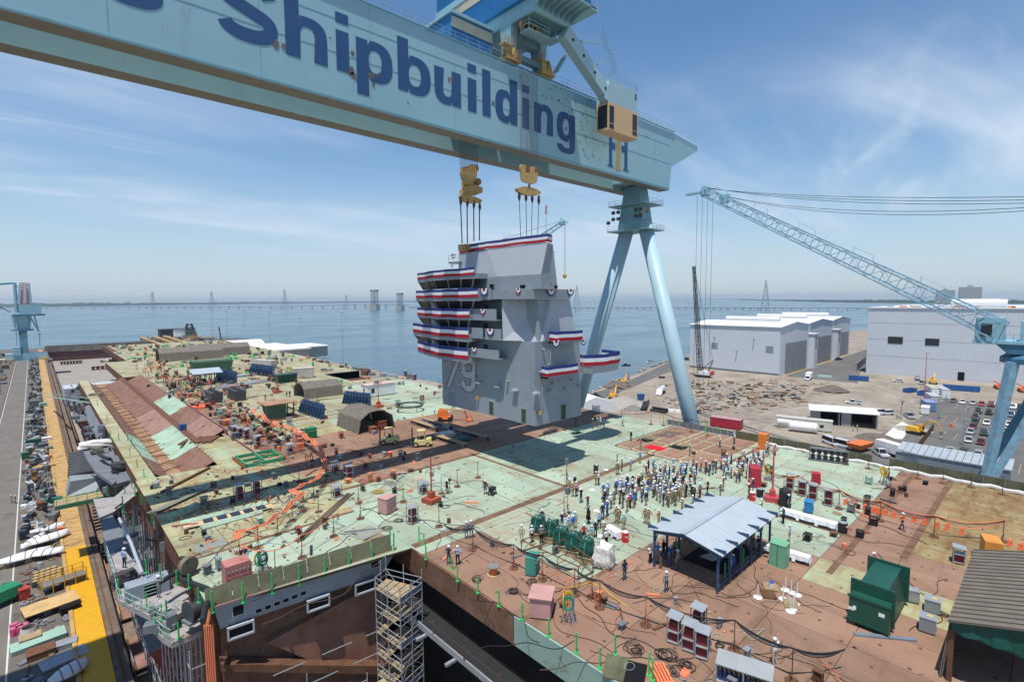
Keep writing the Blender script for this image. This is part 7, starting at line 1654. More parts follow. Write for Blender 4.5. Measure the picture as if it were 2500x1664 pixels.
 # ================================================================== VEHICLES ON THE DECK
FLY=flat('forklift_cream',(.62,.52,.22),.5)
def forklift(p,rz,label):
 t=thing('forklift',label,'forklift',tuple(p),rz,'forklifts on the brown plates')
 M().hull2([(-.75,-1.5,.35),(.75,-1.5,.35),(.75,1.2,.35),(-.75,1.2,.35)],[(-.7,-1.45,1.25),(.7,-1.45,1.25),(.7,.9,1.0),(-.7,.9,1.0)]).b('chassis',FLY,t)
 M().hull2([(-.72,-1.75,.5),(.72,-1.75,.5),(.72,-1.3,.5),(-.72,-1.3,.5)],[(-.6,-1.65,1.3),(.6,-1.65,1.3),(.6,-1.3,1.3),(-.6,-1.3,1.3)]).b('counterweight',FLY,t)
 b=M()
 for x in(-.6,.6):b.tube((x,-.7,1.2),(x,-.55,2.55),.06,5);b.tube((x,.75,1.0),(x,.45,2.55),.06,5)
 b.bx(-.68,-.7,2.52,.68,.55,2.62);b.b('cab_frame',FLY,t)
 M().bx(-.56,-.6,1.3,.56,-.56,2.45).b('rear_glass',GLASS,t);M().bx(-.58,.5,1.25,.58,.54,2.4).b('front_glass',GLASS,t);M().bx(-.3,-.4,1.1,.3,.0,1.6).b('seat',BLACK,t)
 b=M()
 for x in(-.4,.4):b.bx(x-.06,1.25,.15,x+.06,1.4,3.0)
 b.bx(-.46,1.25,2.9,.46,1.4,3.0);b.b('mast',BLACK,t)
 b=M()
 for x in(-.35,.35):b.bx(x-.07,1.45,.1,x+.07,2.7,.16)
 b.bx(-.6,1.42,.1,.6,1.5,.8);b.b('fork',GREY_D,t)
 for x,yv,r in((-.7,.75,.42),(.7,.75,.42),(-.65,-1.1,.36),(.65,-1.1,.36)):o=M().lathe([(r,-.16),(r,.16)],(x,yv,r),14,'X').b('wheel',BLACK,t);M().lathe([(r*.5,-.18),(r*.5,.18)],(x,yv,r),10,'X').b('rim',FLY,o)
forklift(P(*c6(1215,985)),1.0,'left of the two cream forklifts, before the open brown shed');forklift(P(*c6(1490,1005)),.95,'right of the two cream forklifts, beside the box beams')
t=thing('boom_lift','orange boom lift with lowered basket beside the hanging tower','boom lift',P(*c6(1700,790)),-.7)
M().hull2([(-1.1,-1.0,.5),(1.1,-1.0,.5),(1.1,1.0,.5),(-1.1,1.0,.5)],[(-1.0,-.9,.95),(1.0,-.9,.95),(1.0,.9,.95),(-1.0,.9,.95)]).b('chassis',ORANGE_P,t)
M().hull2([(-1.6,-.8,.95),(.6,-.8,.95),(.6,.8,.95),(-1.6,.8,.95)],[(-1.4,-.65,2.1),(.2,-.65,2.2),(.2,.65,2.2),(-1.4,.65,2.1)]).b('turret',ORANGE_P,t)
for x in(-.95,.95):
 for yv in(-1.05,1.05):M().lathe([(.48,-.2),(.48,.2)],(x,yv,.48),14,'Y').b('wheel',BLACK,t)
M().tube((-1.2,0,2.4),(3.6,0,1.9),.2,4).b('boom',flat('boom_tan',(.55,.38,.2),.5),t);M().tube((3.6,0,1.9),(4.2,0,.4),.14,4).b('jib',RUSTY,t)
b=M()
for x in(4.0,5.0):
 for yv in(-.9,.9):b.tube((x,yv,.15),(x,yv,1.2),.035,4)
for z in(.15,.7,1.2):
 for yv in(-.9,.9):b.tube((4,yv,z),(5,yv,z),.035,4)
 for x in(4,5):b.tube((x,-.9,z),(x,.9,z),.035,4)
b.bx(4,-.9,.1,5,.9,.16);b.b('basket',ORANGE_P,t)
# ================================================================== THE YARD ON THE RIGHT
def G0(px,py,z=0.0):return at(px,py,z)
WALLW=mat('pale_metal_wall',(.58,.615,.65),.55,var=.03,scale=.1);ROOFW=mat('white_metal_roof',(.70,.71,.71),.6,var=.04)
def ribbed(mb,x,y0,y1,z0,z1,n,e):
 for k in range(n):yv=y0+(y1-y0)*k/n;mb.bx(x-e,yv,z0,x,yv+abs(y1-y0)/n*.35*(1 if y1>y0 else-1),z1)
HX,HY=280.4,98.6
ze=CAMP.z+(vz(1902,800,Vc((HX,HY,0)))-CAMP.z)
hall=thing('white_hall','long white metal hall of three gabled bays with tall grey doors','hall',(HX,HY,0))
Ln=49.5;bays=[(0,43,0),(50,97,2.5),(104,146,5)]
for i,(x0,x1,yo)in enumerate(bays):
 b=M();pk=ze+2.0
 b.prism([(x0,yo,0),(x1,yo,0),(x1,yo,ze),((x0+x1)/2,yo,pk),(x0,yo,ze)],(0,Ln,0));b.b('bay_wall',WALLW,hall)
 xm=(x0+x1)/2
 for xa,za,xb,zb in((x0-.6,ze-.02,xm,pk+.12),(xm,pk+.12,x1+.6,ze-.02)):M().prism([(xa,yo-.6,za+.1),(xb,yo-.6,zb+.02),(xb,yo+Ln+.6,zb+.02),(xa,yo+Ln+.6,za+.1)],(0,0,.35)).b('roof_slope',ROOFW,hall)
 M().lathe([(1.3,0),(1.3,30)],(xm,yo+8,pk+1.6),14,'Y').b('roof_duct',ROOFW,hall)
 M().bx(x0+8,yo-.06,0,x1-4,yo-.01,ze*.66).b('door_opening',DARK,hall)
 for k in range(7):
  if i==2 and k<3:continue
  xx=x0+8+k*(x1-x0-12)/7;M().bx(xx+.25,yo-.5-.25*(k%2),0.1,xx+(x1-x0-12)/7-.2,yo-.1,ze*.655).b('door_leaf',mat('door_grey',(.24,.25,.265),.6),hall)
 M().bx(x0+7.5,yo-1.2,0.005,x1-3.5,yo-.7,.15).b('door_kerb',flat('kerb_yellow',(.5,.33,.05),.7),hall)
for i,(x0,yo)in enumerate(((43,1),(97,3.5))):
 M().bx(x0,yo+.5,0,x0+7,yo+Ln,ze-1).b('link_wall',WALLW,hall);M().bx(x0+.5,yo-4,0,x0+6.5,yo+.5,ze*.78).b('tower_wall',WALLW,hall);M().bx(x0,yo-4.4,ze*.78,x0+7,yo+.5,ze*.78+.5).b('tower_roof',ROOFW,hall);M().bx(x0+2,yo-4.06,ze*.45,x0+5,yo-4,ze*.72).b('vent',mat('vent_grey',(.28,.30,.31),.6),hall)
b=M();ribbed(b,0,1,Ln-1,.5,ze-.5,48,.07);kind(b.b('wall_rib',WALLW,hall),'stuff')
M().bx(-.1,0,-.02,0,Ln,1.0).b('plinth',GREY_D,hall)
cb=crop(1680,650,5.2267)
for x0,y0,x1,y1 in((300,972,376,1050),(994,1015,1086,1103)):
 a=atX(*cb(x0,y0),HX);c=atX(*cb(x1,y1),HX);M().bx(-.15,c.y-HY,c.z,-.06,a.y-HY,a.z).b('louvre',mat('louvre_grey',(.24,.26,.275),.6),hall)
for x,yv in((340,905),(845,930),(625,1080)):
 a=atX(*cb(x,yv),HX);M().tube((-.1,a.y-HY,a.z),(-1.6,a.y-HY,a.z),.25,8).b('wall_lamp',GREY_D,hall)
H2=Vc((323.0,70.2,0));zt2=vz(2113,752,H2)
h2=thing('white_hall','tall pale metal hall at the right with dark square louvres','hall',(323,70.2,0))
M().bx(0,-260,0,110,0,zt2).b('wall',WALLW,h2);M().bx(-.5,-260,zt2,110,.5,zt2+.6).b('roof',ROOFW,h2)
b=M();ribbed(b,0,-180,-1,.8,zt2-.3,140,.07);kind(b.b('wall_rib',WALLW,h2),'stuff')
for k in range(3):M().bx(-.08,-260,zt2*(.28+.25*k),-.071,0,zt2*(.28+.25*k)+.15).b('wall_seam',mat('seam_grey',(.36,.38,.40),.6),h2)
cr3=crop(1600,400,2.6133)
for x0,y0,x1,y1 in((1485,1100,1578,1148),(1723,1112,1810,1160),(2255,1165,2330,1190)):
 a=atX(*cr3(x0,y0),323);c=atX(*cr3(x1,y1),323);M().bx(-.2,c.y-70.2,c.z,-.09,a.y-70.2,a.z).b('louvre',flat('louvre_black',(.025,.028,.03),.5),h2)
a=atX(*cr3(1950,1362),323);M().bx(-.2,a.y-70.2-1.2,.2,-.09,a.y-70.2+1.2,4.2).b('door',DARK,h2)
for(x0,x1,yv,r)in((1885,2200,893,2.2),(1960,2245,882,2.0)):
 a=atX(*cr3(x0,yv),340);c=atX(*cr3(x1,yv-3),340);M().tube((20,a.y-70.2,zt2+2.4),(20,c.y-70.2,zt2+2.4),r,12).b('roof_duct',ROOFW,h2)
for k in range(14):M().box((ru(2,30),-ru(3,60),zt2+.9),(ru(.8,3),ru(.8,4),.7)).b('roof_crate',(ORANGE_P,WOOD,GREY_L,RED)[k%4],h2)
def car_proto(kind_,L=4.6,Wd=1.8,Hh=1.45):
 t=thing('parked_car','x','car');w=Wd/2
 low=.22;belt={'sedan':.86,'suv':1.0,'pickup':1.0,'van':1.1}[kind_]
 b=M();b.hull2([(-w*.94,-L/2+.08,low),(w*.94,-L/2+.08,low),(w*.94,L/2-.08,low),(-w*.94,L/2-.08,low)],[(-w,-L/2,belt*.62),(w,-L/2,belt*.62),(w,L/2,belt*.58),(-w,L/2,belt*.58)])
 b.hull2([(-w,-L/2,belt*.62),(w,-L/2,belt*.62),(w,L/2,belt*.58),(-w,L/2,belt*.58)],[(-w*.93,-L/2+.12,belt),(w*.93,-L/2+.12,belt),(w*.9,L/2-.18,belt*.86),(-w*.9,L/2-.18,belt*.86)])
 b.b('body',None,t)
 y0,y1,t0,t1={'sedan':(-L*.36,L*.22,-L*.22,L*.06),'suv':(-L*.47,L*.24,-L*.42,L*.10),'pickup':(-L*.10,L*.24,-L*.06,L*.12),'van':(-L*.48,L*.36,-L*.46,L*.24)}[kind_]
 M().hull2([(-w*.9,y0,belt*.97),(w*.9,y0,belt*.97),(w*.9,y1,belt*.9),(-w*.9,y1,belt*.9)],[(-w*.72,t0,Hh-.06),(w*.72,t0,Hh-.06),(w*.72,t1,Hh-.06),(-w*.72,t1,Hh-.06)]).b('window',GLASS,t)
 M().hull2([(-w*.74,t0-.04,Hh-.07),(w*.74,t0-.04,Hh-.07),(w*.74,t1+.04,Hh-.07),(-w*.74,t1+.04,Hh-.07)],[(-w*.66,t0+.06,Hh),(w*.66,t0+.06,Hh),(w*.66,t1-.06,Hh),(-w*.66,t1-.06,Hh)]).b('roof',None,t)
 b=M()
 for s in(-1,1):
  b.tube((s*w*.9,y0,belt*.97),(s*w*.72,t0,Hh-.05),.05,4);b.tube((s*w*.9,y1,belt*.9),(s*w*.72,t1,Hh-.05),.05,4)
 b.b('pillar',None,t)
 if kind_=='pickup':M().bx(-w*.8,-L/2+.15,belt*.99,w*.8,-L*.12,belt*1.005).b('bed',DARK,t)
 for s in(-1,1):
  for yv in(-L*.3,L*.31):M().lathe([(.33,-.1),(.33,.1)],(s*(w-.1),yv,.33),10,'X').b('wheel',BLACK,t)
  M().box((s*w*.72,L/2-.1,belt*.66),(.34,.12,.16)).b('headlight',flat('headlight_glass',(.5,.5,.5),.2),t);M().box((s*w*.78,-L/2+.05,belt*.7),(.26,.1,.14)).b('tail_light',RED,t)
 return t
CP={'sedan':car_proto('sedan'),'suv':car_proto('suv',4.8,1.95,1.8),'pickup':car_proto('pickup',5.6,2.0,1.85),'van':car_proto('van',5.4,2.0,2.2)}
CC={'silver':(.42,.44,.46),'white':(.72,.72,.72),'black':(.02,.02,.022),'grey':(.13,.14,.15),'maroon':(.13,.015,.025),'red':(.35,.02,.02),'blue grey':(.18,.24,.30),'dark green':(.015,.06,.055),'navy':(.02,.03,.08),'purple':(.07,.045,.08),'light grey':(.3,.31,.31)}
CM={}
for k,c in CC.items():
 m=mat('car_'+k.replace(' ','_'),c,.25,.3,var=0);CM[k]=m
def car(p,kind_,colr,rz,label,group='cars parked in the yard'):
 t=cpt(CP[kind_],tuple(p),rz,label,group=group);t.name={'sedan':'parked_car','suv':'parked_car','pickup':'pickup_truck','van':'parked_van'}[kind_];t['category']={'sedan':'car','suv':'car','pickup':'pickup truck','van':'van'}[kind_]
 for c in t.children:
  if c.name.split('.')[0]in('body','roof','pillar'):
   c.material_slots[0].link='OBJECT' if c.material_slots else None
   c.material_slots[0].material=CM[colr]
 return t
cl=crop(2080,850,5.6)
LOT=[(1385,742,'sedan','grey',0,'far row, first from the left'),(1512,758,'sedan','white',0,'far row, second from the left'),(1650,772,'sedan','silver',0,'far row, third from the left'),(1770,787,'sedan','red',0,'far row, fourth from the left'),(1905,802,'suv','maroon',0,'far row, fifth from the left'),(2195,830,'suv','white',0,'far row, beside the blue crane leg'),(2300,840,'suv','dark green',0,'far row, last on the right'),
(1725,890,'suv','black',0,'left column, furthest away'),(1690,968,'suv','purple',0,'left column, second'),(1683,1030,'sedan','dark green',0,'left column, third'),(1650,1100,'sedan','maroon',0,'left column, fourth'),(1622,1170,'sedan','silver',0,'left column, fifth'),(1592,1285,'sedan','silver',0,'left column, nearest'),
(1872,910,'suv','black',0,'middle column, furthest away'),(1842,1045,'sedan','white',0,'middle column, second'),(1805,1190,'suv','dark green',0,'middle column, third'),(1757,1312,'sedan','maroon',0,'middle column, nearest'),
(2010,925,'suv','black',0,'behind the blue crane leg, furthest'),(1995,1060,'suv','maroon',0,'behind the blue crane leg, second'),(2010,1210,'suv','black',0,'between the crane legs'),(1970,1330,'sedan','red',0,'just behind the blue crane leg foot'),(2172,940,'suv','blue grey',0,'right column, furthest'),(2150,1065,'sedan','white',0,'right column, second'),(2110,1160,'sedan','white',0,'right column, third'),(2130,1330,'sedan','maroon',0,'right column, nearest'),(2330,1190,'suv','navy',0,'far right of the lot behind the crane leg'),(2300,1010,'sedan','light grey',0,'far right of the lot, upper'),
(1140,1425,'sedan','grey',0,'near row, first from the left'),(1338,1450,'pickup','silver',0,'near row, second from the left'),(1530,1478,'suv','black',0,'near row, third from the left'),(1722,1505,'suv','light grey',0,'near row, fourth from the left')]
for x,yv,k,c,rz,w_ in LOT:car(G0(*cl(x,yv-10)),k,c,1.62+ru(-.04,.04),'%s %s in the parking lot, %s'%(c,{'sedan':'car','suv':'tall car','pickup':'pickup','van':'van'}[k],w_))
OTH=[(390,1460,'pickup','white',2.2,'white pickup below the deck edge beside the box truck'),(325,895,'suv','white',.9,'left of two white cars beside the white roofed sheds'),(465,905,'suv','white',.9,'right of two white cars beside the white roofed sheds'),(780,945,'pickup','silver',2.0,'silver pickup between the sheds and the blue site office'),(630,460,'sedan','white',.4,'white car beside the tall pale hall'),(897,435,'pickup','navy',1.8,'dark pickup against the tall pale hall'),(955,490,'pickup','silver',1.5,'silver pickup beside the red lamp post'),(20,760,'pickup','white',.2,'white pickup loaded with gear before the white roofed sheds')]
for x,yv,k,c,rz,lab in OTH:car(G0(*cl(x,yv)),k,c,rz,lab)
for x,yv,c,rz,lab in((935,180,'white',2.5,'white van with a roof rack below the deck edge'),(1085,215,'white',2.9,'white van with open back doors below the deck edge')):car(G0(*c8(x,yv)),'van',c,rz,lab)
cmid=crop(1350,850,5.2267)
for x,yv,k,c,rz,lab in((930,230,'pickup','black',1.0,'black pickup on the shore road'),(1240,185,'pickup','white',1.2,'white flat truck on the shore road by the rocks'),(1690,150,'suv','navy',.3,'dark blue car at the corner of the white hall'),(2300,1005,'suv','navy',.8,'dark car behind the red container')):car(G0(*cmid(x,yv)),k,c,rz,lab)
car(G0(*cb(1915,1195)),'pickup','navy',1.2,'dark blue pickup at the foot of the white hall tower')
car(G0(2227,1126),'sedan','white',1.0,'white car half hidden behind the corrugated roof')
for o in CP.values():purge(o)
def boxtruck(p,rz,cabm,label,L=6.5):
 t=thing('box_truck',label,'truck',tuple(p),rz);M().bx(-1.15,-L+1.2,.9,1.15,.9,3.4).b('box',WHITE,t);M().hull2([(-1.1,1.0,.5),(1.1,1.0,.5),(1.1,2.7,.5),(-1.1,2.7,.5)],[(-1.0,1.0,2.3),(1.0,1.0,2.3),(1.0,2.0,2.3),(-1.0,2.0,2.3)]).b('cab',cabm,t)
 M().prism([(-.9,2.45,1.2),(.9,2.45,1.2),(.85,2.05,2.15),(-.85,2.05,2.15)],(0,.03,.01)).b('windscreen',GLASS,t);M().bx(-1.0,-L+1.3,.5,1.0,1.0,.9).b('chassis',BLACK,t)
 for x in(-1,1):
  for yv in(-L+2.2,1.7):M().lathe([(.45,-.15),(.45,.15)],(x,yv,.45),12,'X').b('wheel',BLACK,t)
  M().box((x*.8,2.72,.8),(.3,.05,.2)).b('headlight',flat('headlight_glass',(.5,.5,.5),.2),t)
boxtruck(G0(*cl(620,1490)),2.6,flat('cab_red',(.38,.03,.04),.4),'box truck with red cab below the right deck edge');boxtruck(G0(*cb(1530,1450)),1.75,WHITE,'white box truck before the white hall',8)
def tanker(p,rz,label):
 t=thing('tank_truck',label,'truck',tuple(p),rz);M().lathe([(.5,-5.5),(1.15,-5),(1.2,.5),(.6,.8)],(0,0,2.1),14,'Y').b('tank',flat('tank_white_blue',(.55,.57,.66),.4),t);M().hull2([(-1.1,1.0,.5),(1.1,1.0,.5),(1.1,3.4,.5),(-1.1,3.4,.5)],[(-1.0,1.0,2.6),(1.0,1.0,2.6),(1.0,2.0,2.6),(-1.0,2.0,1.6)]).b('cab',WHITE,t);M().bx(-1,-5.3,.6,1,1,.95).b('chassis',BLACK,t)
 for x in(-1,1):
  for yv in(-4.4,-3.2,2.4):M().lathe([(.5,-.16),(.5,.16)],(x,yv,.5),12,'X').b('wheel',BLACK,t)
tanker(G0(*cmid(1370,590)),1.9,'white and blue concrete truck on the building site');
def excavator(p,rz,m,label):
 t=thing('excavator',label,'excavator',tuple(p),rz)
 for s in(-1,1):M().hull2([(s*1.2-.3,-1.8,0),(s*1.2+.3,-1.8,0),(s*1.2+.3,1.8,0),(s*1.2-.3,1.8,0)],[(s*1.2-.3,-2.0,.8),(s*1.2+.3,-2.0,.8),(s*1.2+.3,2.0,.8),(s*1.2-.3,2.0,.8)]).b('track',BLACK,t)
 M().hull2([(-1.3,-2.2,1.0),(1.3,-2.2,1.0),(1.3,1.3,1.0),(-1.3,1.3,1.0)],[(-1.2,-2.0,2.2),(1.2,-2.0,2.2),(1.2,.4,2.1),(-1.2,.4,2.1)]).b('upper_body',m,t);o=M().hull2([(-1.3,.2,1.1),(-.3,.2,1.1),(-.3,1.6,1.1),(-1.3,1.6,1.1)],[(-1.2,.3,3.0),(-.4,.3,3.0),(-.4,1.3,3.0),(-1.2,1.3,3.0)]).b('cab',m,t);M().bx(-1.2,1.45,1.8,-.4,1.62,2.8).b('cab_glass',GLASS,o)
 M().path([(.3,1.0,1.8),(.3,3.2,4.6),(.3,5.2,4.4)],.28,4).b('boom',m,t);M().path([(.3,5.2,4.5),(.3,6.3,2.2)],.2,4).b('arm',m,t);M().hull2([(-.2,6.0,1.2),(.8,6.0,1.2),(.8,6.8,1.2),(-.2,6.8,1.2)],[(-.2,6.2,2.2),(.8,6.2,2.2),(.8,6.5,2.2),(-.2,6.5,2.2)]).b('bucket',GREY_D,t)
EY=flat('excavator_yellow',(.66,.36,.03),.5)
excavator(G0(*cmid(900,460)),-1.3,EY,'yellow excavator with dark arm digging at the back of the site');excavator(G0(*cmid(770,640)),-1.2,EY,'small yellow excavator near the gantry leg');excavator(G0(*cl(870,1170)),2.9,EY,'large yellow excavator beside the white sheeted pit');excavator(G0(*cl(1110,485)),-1.4,EY,'yellow machine beside the tall pale hall')
def skip_(p,L,rz,m,label,h=1.7):
 t=thing('skip',label,'skip',tuple(p),rz);b=M()
 w=1.25
 for pts in([(-w,-L/2),(w,-L/2)],[(w,-L/2),(w,L/2)],[(w,L/2),(-w,L/2)],[(-w,L/2),(-w,-L/2)]):
  (xa,ya),(xb,yb)=pts;b.prism([(xa*.9,ya*.97,.15),(xb*.9,yb*.97,.15),(xb,yb,h),(xa,ya,h)],(0.05 if xa>0 and xb>0 else-.05 if xa<0 and xb<0 else 0,.05 if ya>0 and yb>0 else-.05 if ya<0 and yb<0 else 0,0))
 b.b('shell',m,t);M().bx(-w*.9,-L*.48,.1,w*.9,L*.48,.3).b('floor',RUSTY,t)
 for k in range(6):M().bx(-w-.1,-L/2+.3+k*(L-.6)/5-.05,.2,-w-.0,-L/2+.3+k*(L-.6)/5+.05,h).b('rib',m,t)
BS=mat('skip_blue',(.02,.11,.32),.5,var=.15)
skip_(G0(*cl(790,600)),5.5,1.2,BS,'blue skip standing open in the middle of the yard');skip_(G0(*cl(970,640)),5,1.4,BS,'blue skip half hidden by the white trailers');skip_(G0(*cl(1490,580)),12,.2,BS,'long blue skip behind the parked cars',2.2);skip_(G0(*cl(90,440)),8,.25,BS,'blue skip beside the white hall road',2.2)
t=thing('blue_bin','square blue bin standing alone on the dirt of the site','bin',G0(*cmid(1120,660)));M().hull2([(-.9,-.9,.1),(.9,-.9,.1),(.9,.9,.1),(-.9,.9,.1)],[(-1.1,-1.1,2.4),(1.1,-1.1,2.4),(1.1,1.1,2.4),(-1.1,1.1,2.4)]).b('body',BS,t);M().bx(-1.15,-1.15,2.4,1.15,1.15,2.5).b('rim',BS,t)
def boxcont(p,sx,sy,sz,rz,m,rm,label,nm='site_container',win=0):
 t=thing(nm,label,'container' if nm=='site_container' else 'cabin',tuple(p),rz);M().bx(-sx/2,-sy/2,.3,sx/2,sy/2,sz).b('wall',m,t);M().bx(-sx/2-.08,-sy/2-.08,sz,sx/2+.08,sy/2+.08,sz+.12).b('roof',rm,t)
 for k in range(win):o=M().bx(-sx/2+1+k*(sx-1.5)/max(1,win),-sy/2-.05,1.3,-sx/2+2+k*(sx-1.5)/max(1,win),-sy/2,2.1).b('window',GLASS,t)
 for x in(-sx/2+.3,sx/2-.5):M().bx(x,-sy/2+.1,0,x+.2,sy/2-.1,.3).b('support',BLACK,t)
 n=int(sx/1.2)
 for k in range(n):M().bx(-sx/2+k*sx/n+.05,-sy/2-.03,.35,-sx/2+k*sx/n+.12,-sy/2,sz-.05).b('rib',m,t)
boxcont(G0(*cl(1085,640)),11,2.5,3.6,.35,WHITE,mat('tan_roof',(.5,.42,.32),.7),'left of two white trailers, with a tan roof');boxcont(G0(*cl(1225,660)),12,2.5,3.7,.35,WHITE,mat('grey_trailer_roof',(.42,.44,.45),.6),'right of two white trailers, with a grey roof')
boxcont(G0(*cl(1100,730)),9,3,2.8,-1.2+PI/2,mat('office_grey',(.42,.44,.45),.6),mat('grey_trailer_roof',(.42,.44,.45),.6),'long grey site cabin beside the white trailers','site_cabin',3);boxcont(G0(*cl(1040,840)),7,3,3.2,-1.2+PI/2,mat('office_blue',(.14,.26,.40),.6),mat('office_lilac_roof',(.26,.27,.45),.6),'blue site office with lilac roof beside the car park','site_cabin',2);boxcont(G0(*cl(1000,890)),5.5,2.2,2.4,.1,WHITE,WHITE,'small white trailer with a tan mark','site_cabin')
cc4=crop(1900,1000,3.485)
boxcont(G0(*cc4(215,160)),15,3.2,3.2,-1.32,mat('cream_cabin',(.60,.58,.50),.6),mat('cream_roof',(.48,.46,.42),.7,rust=.2),'long cream site cabin below the deck edge','site_cabin',5)
t=thing('open_shed','white roofed open fronted shed pair beyond the deck edge','shed',G0(*cc4(560,140)),-1.25)
for i,(x0,x1)in enumerate(((-9,-1.2),(-.8,8.5))):
 M().bx(x0,0,0,x0+.3,9,4.4).b('side_wall',mat('shed_grey_wall',(.30,.31,.31),.6),t);M().bx(x1-.3,0,0,x1,9,4.4).b('side_wall',mat('shed_grey_wall',(.30,.31,.31),.6),t);M().bx(x0,8.7,0,x1,9,4.4).b('back_wall',DARK,t)
 M().prism([(x0-.6,-1.2,4.3+.1*i),(x1+.5,-1.2,4.5+.1*i),(x1+.5,9.4,4.5+.1*i),(x0-.6,9.4,4.3+.1*i)],(0,0,.2)).b('roof',ROOFW,t)
 M().bx(x0+.3,-.05,0,x0+2.6,.1,4.2).b('front_panel',mat('shed_grey_wall',(.30,.31,.31),.6),t)
t=thing('white_tent','white ridge tent standing behind the deck edge by the gantry leg','tent',G0(1455,1010),-.35);M().prism([(-9,0,0),(9,0,0),(8,0,3.5),(0,0,6),(-8,0,3.5)],(0,16,0)).b('canvas',flat('tent_white',(.72,.73,.75),.7),t);M().prism([(-1.6,-.05,0),(1.6,-.05,0),(1.6,-.05,3),(-1.6,-.05,3)],(0,.04,0)).b('doorway',GREY,t)
for i,(x,yv)in enumerate(((100,150),(210,190))):
 q=G0(*cc4(x,yv));t=thing('storage_tank','%s white horizontal tank below the right deck edge'%('left','right')[i],'tank',tuple(q),-1.3);M().lathe([(.3,-4),(1.4,-3.4),(1.4,3.4),(.3,4)],(0,0,1.7),14,'X').b('shell',WHITE,t)
 for x_ in(-2.5,2.5):M().bx(x_-.2,-1,0,x_+.2,1,.7).b('saddle',GREY_D,t)
t=thing('corrugated_store','grey corrugated roofed store beside the blue crane legs','store',(G0(2310,1165).x,G0(2310,1165).y,0),-PI/2)
for k in range(15):M().prism([(-9+k*1.3,-2,4.4),(-9+k*1.3+1.2,-2,4.4),(-9+k*1.3+1.2,5,5.2),(-9+k*1.3,5,5.2)],(0,0,.25)).b('roof_sheet',mat('corrugated_pale',(.36,.40,.43),.5,var=.1),t)
M().bx(-9,-1.8,0,10,4.8,4.4).b('wall',mat('shed_blue_wall',(.20,.25,.28),.6),t)
t=thing('dark_canopy','dark brown corrugated roof just below the right deck edge','canopy',(92,28,0),0)
for k in range(12):M().prism([(0,k*1.3-6,13),(10,k*1.3-6,10),(10,k*1.3-4.75,10),(0,k*1.3-4.75,13)],(0,0,.15)).b('roof_sheet',BROWNSHED,t)
for x,yv in((.5,-5),(.5,8),(9.5,-5),(9.5,8)):M().box((x,yv,5),(.4,.4,10)).b('post',RUSTY,t)
boxcont(G0(*c3(1300,150)),9,3,3.0,-1.45,flat('container_red',(.36,.02,.04),.5),mat('container_pink_roof',(.45,.25,.26),.6),'red container below the deck edge beside the gantry leg')
t=thing('lifeboat','orange boat shaped hull upside down below the deck edge','boat',G0(*c8(1300,260)),1.3);M().hull2([(-1.4,-3,1),(1.4,-3,1),(1.6,2.6,1),(-1.6,2.6,1)],[(-1.7,-3.4,2.2),(1.7,-3.4,2.2),(1.9,3,2.2),(-1.9,3,2.2)]).b('hull',ORANGE_P,t);M().bx(-.8,-2,0,.8,2,1).b('cradle',RUSTY,t)
ORN=flat('site_orange',(.80,.16,.05),.6);cone=thing('traffic_drum','x','traffic drum');M().lathe([(.3,0),(.3,.12),(.24,.12),(.2,1.1)],n=8).b('body',ORN,cone);M().lathe([(.235,.45),(.225,.65)],n=8).b('white_band',WHITE,cone)
pts=[(x,yv)for x,yv in((590,340),(658,330),(730,320),(790,300),(845,290),(910,275),(970,262),(1035,248),(1090,235),(1150,222),(1190,215),(1050,200),(1355,235),(735,425),(770,515),(1215,790+40),(910,810),(1060,840),(1370,885),(1540,915),(2040,920),(2080,885),(2220,805),(1935,590),(2155,610),(2270,370),(1545,420))]
for i,(x,yv)in enumerate(pts):cpt(cone,G0(*cmid(x,yv+8)),0,'%s orange traffic drum listed along the shore road and site'%ordn(i),group='orange traffic drums')
for i,(x,yv)in enumerate(((535,1410),(838,1440),(635,1500),(910,1550),(1140,1470),(1180,1420),(1320,1435),(1387,1505),(1778,1485))):cpt(cone,G0(*cb(x,yv)),0,'%s orange drum on the dirt before the white hall'%ordn(i),group='orange drums before the hall')
purge(cone)
for i,(x,yv,rz)in enumerate(((1360,1075,.4),(755,1395,1.2),(800,1405,.2),(850,1420,.2),(850,1460,1.2),(840,1500,1.2),(860,1540,.3))):
 q=G0(*cl(x,yv));t=thing('road_barrier','%s orange plastic barrier, counted from the car park down to the box truck'%ordn(i),'barrier',tuple(q),rz,'orange barriers');M().hull2([(-1,-.3,0),(1,-.3,0),(1,.3,0),(-1,.3,0)],[(-.95,-.1,1.0),(.95,-.1,1.0),(.95,.1,1.0),(-.95,.1,1.0)]).b('body',ORN,t);M().bx(-.8,-.33,.25,.8,-.2,.4).b('groove',ORN,t)
def heap(p,R_,h,m,label):
 b=M();r_=random.Random(int(R_*10+h*7));n=16;vs=[]
 for j in range(6):
  rr_=R_*(1-j/5.5)**.9
  for i in range(n):a=2*PI*i/n;k=rr_*r_.uniform(.85,1.15);vs.append((k*cos(a),k*sin(a),h*(j/5)**.9 if j else-.1))
 b.add(vs,[(j*n+i,j*n+(i+1)%n,(j+1)*n+(i+1)%n,(j+1)*n+i)for j in range(5)for i in range(n)]+[tuple(range(5*n,6*n))])
 o=b.b('earth_heap',m,None,tuple(p));tag(o,label,'heap')
SOIL=mat('dark_soil',(.15,.125,.10),.95,var=.2,bump=.5,bscale=2);SAND=mat('grey_sand',(.34,.31,.27),.95,var=.15,bump=.4,bscale=2)
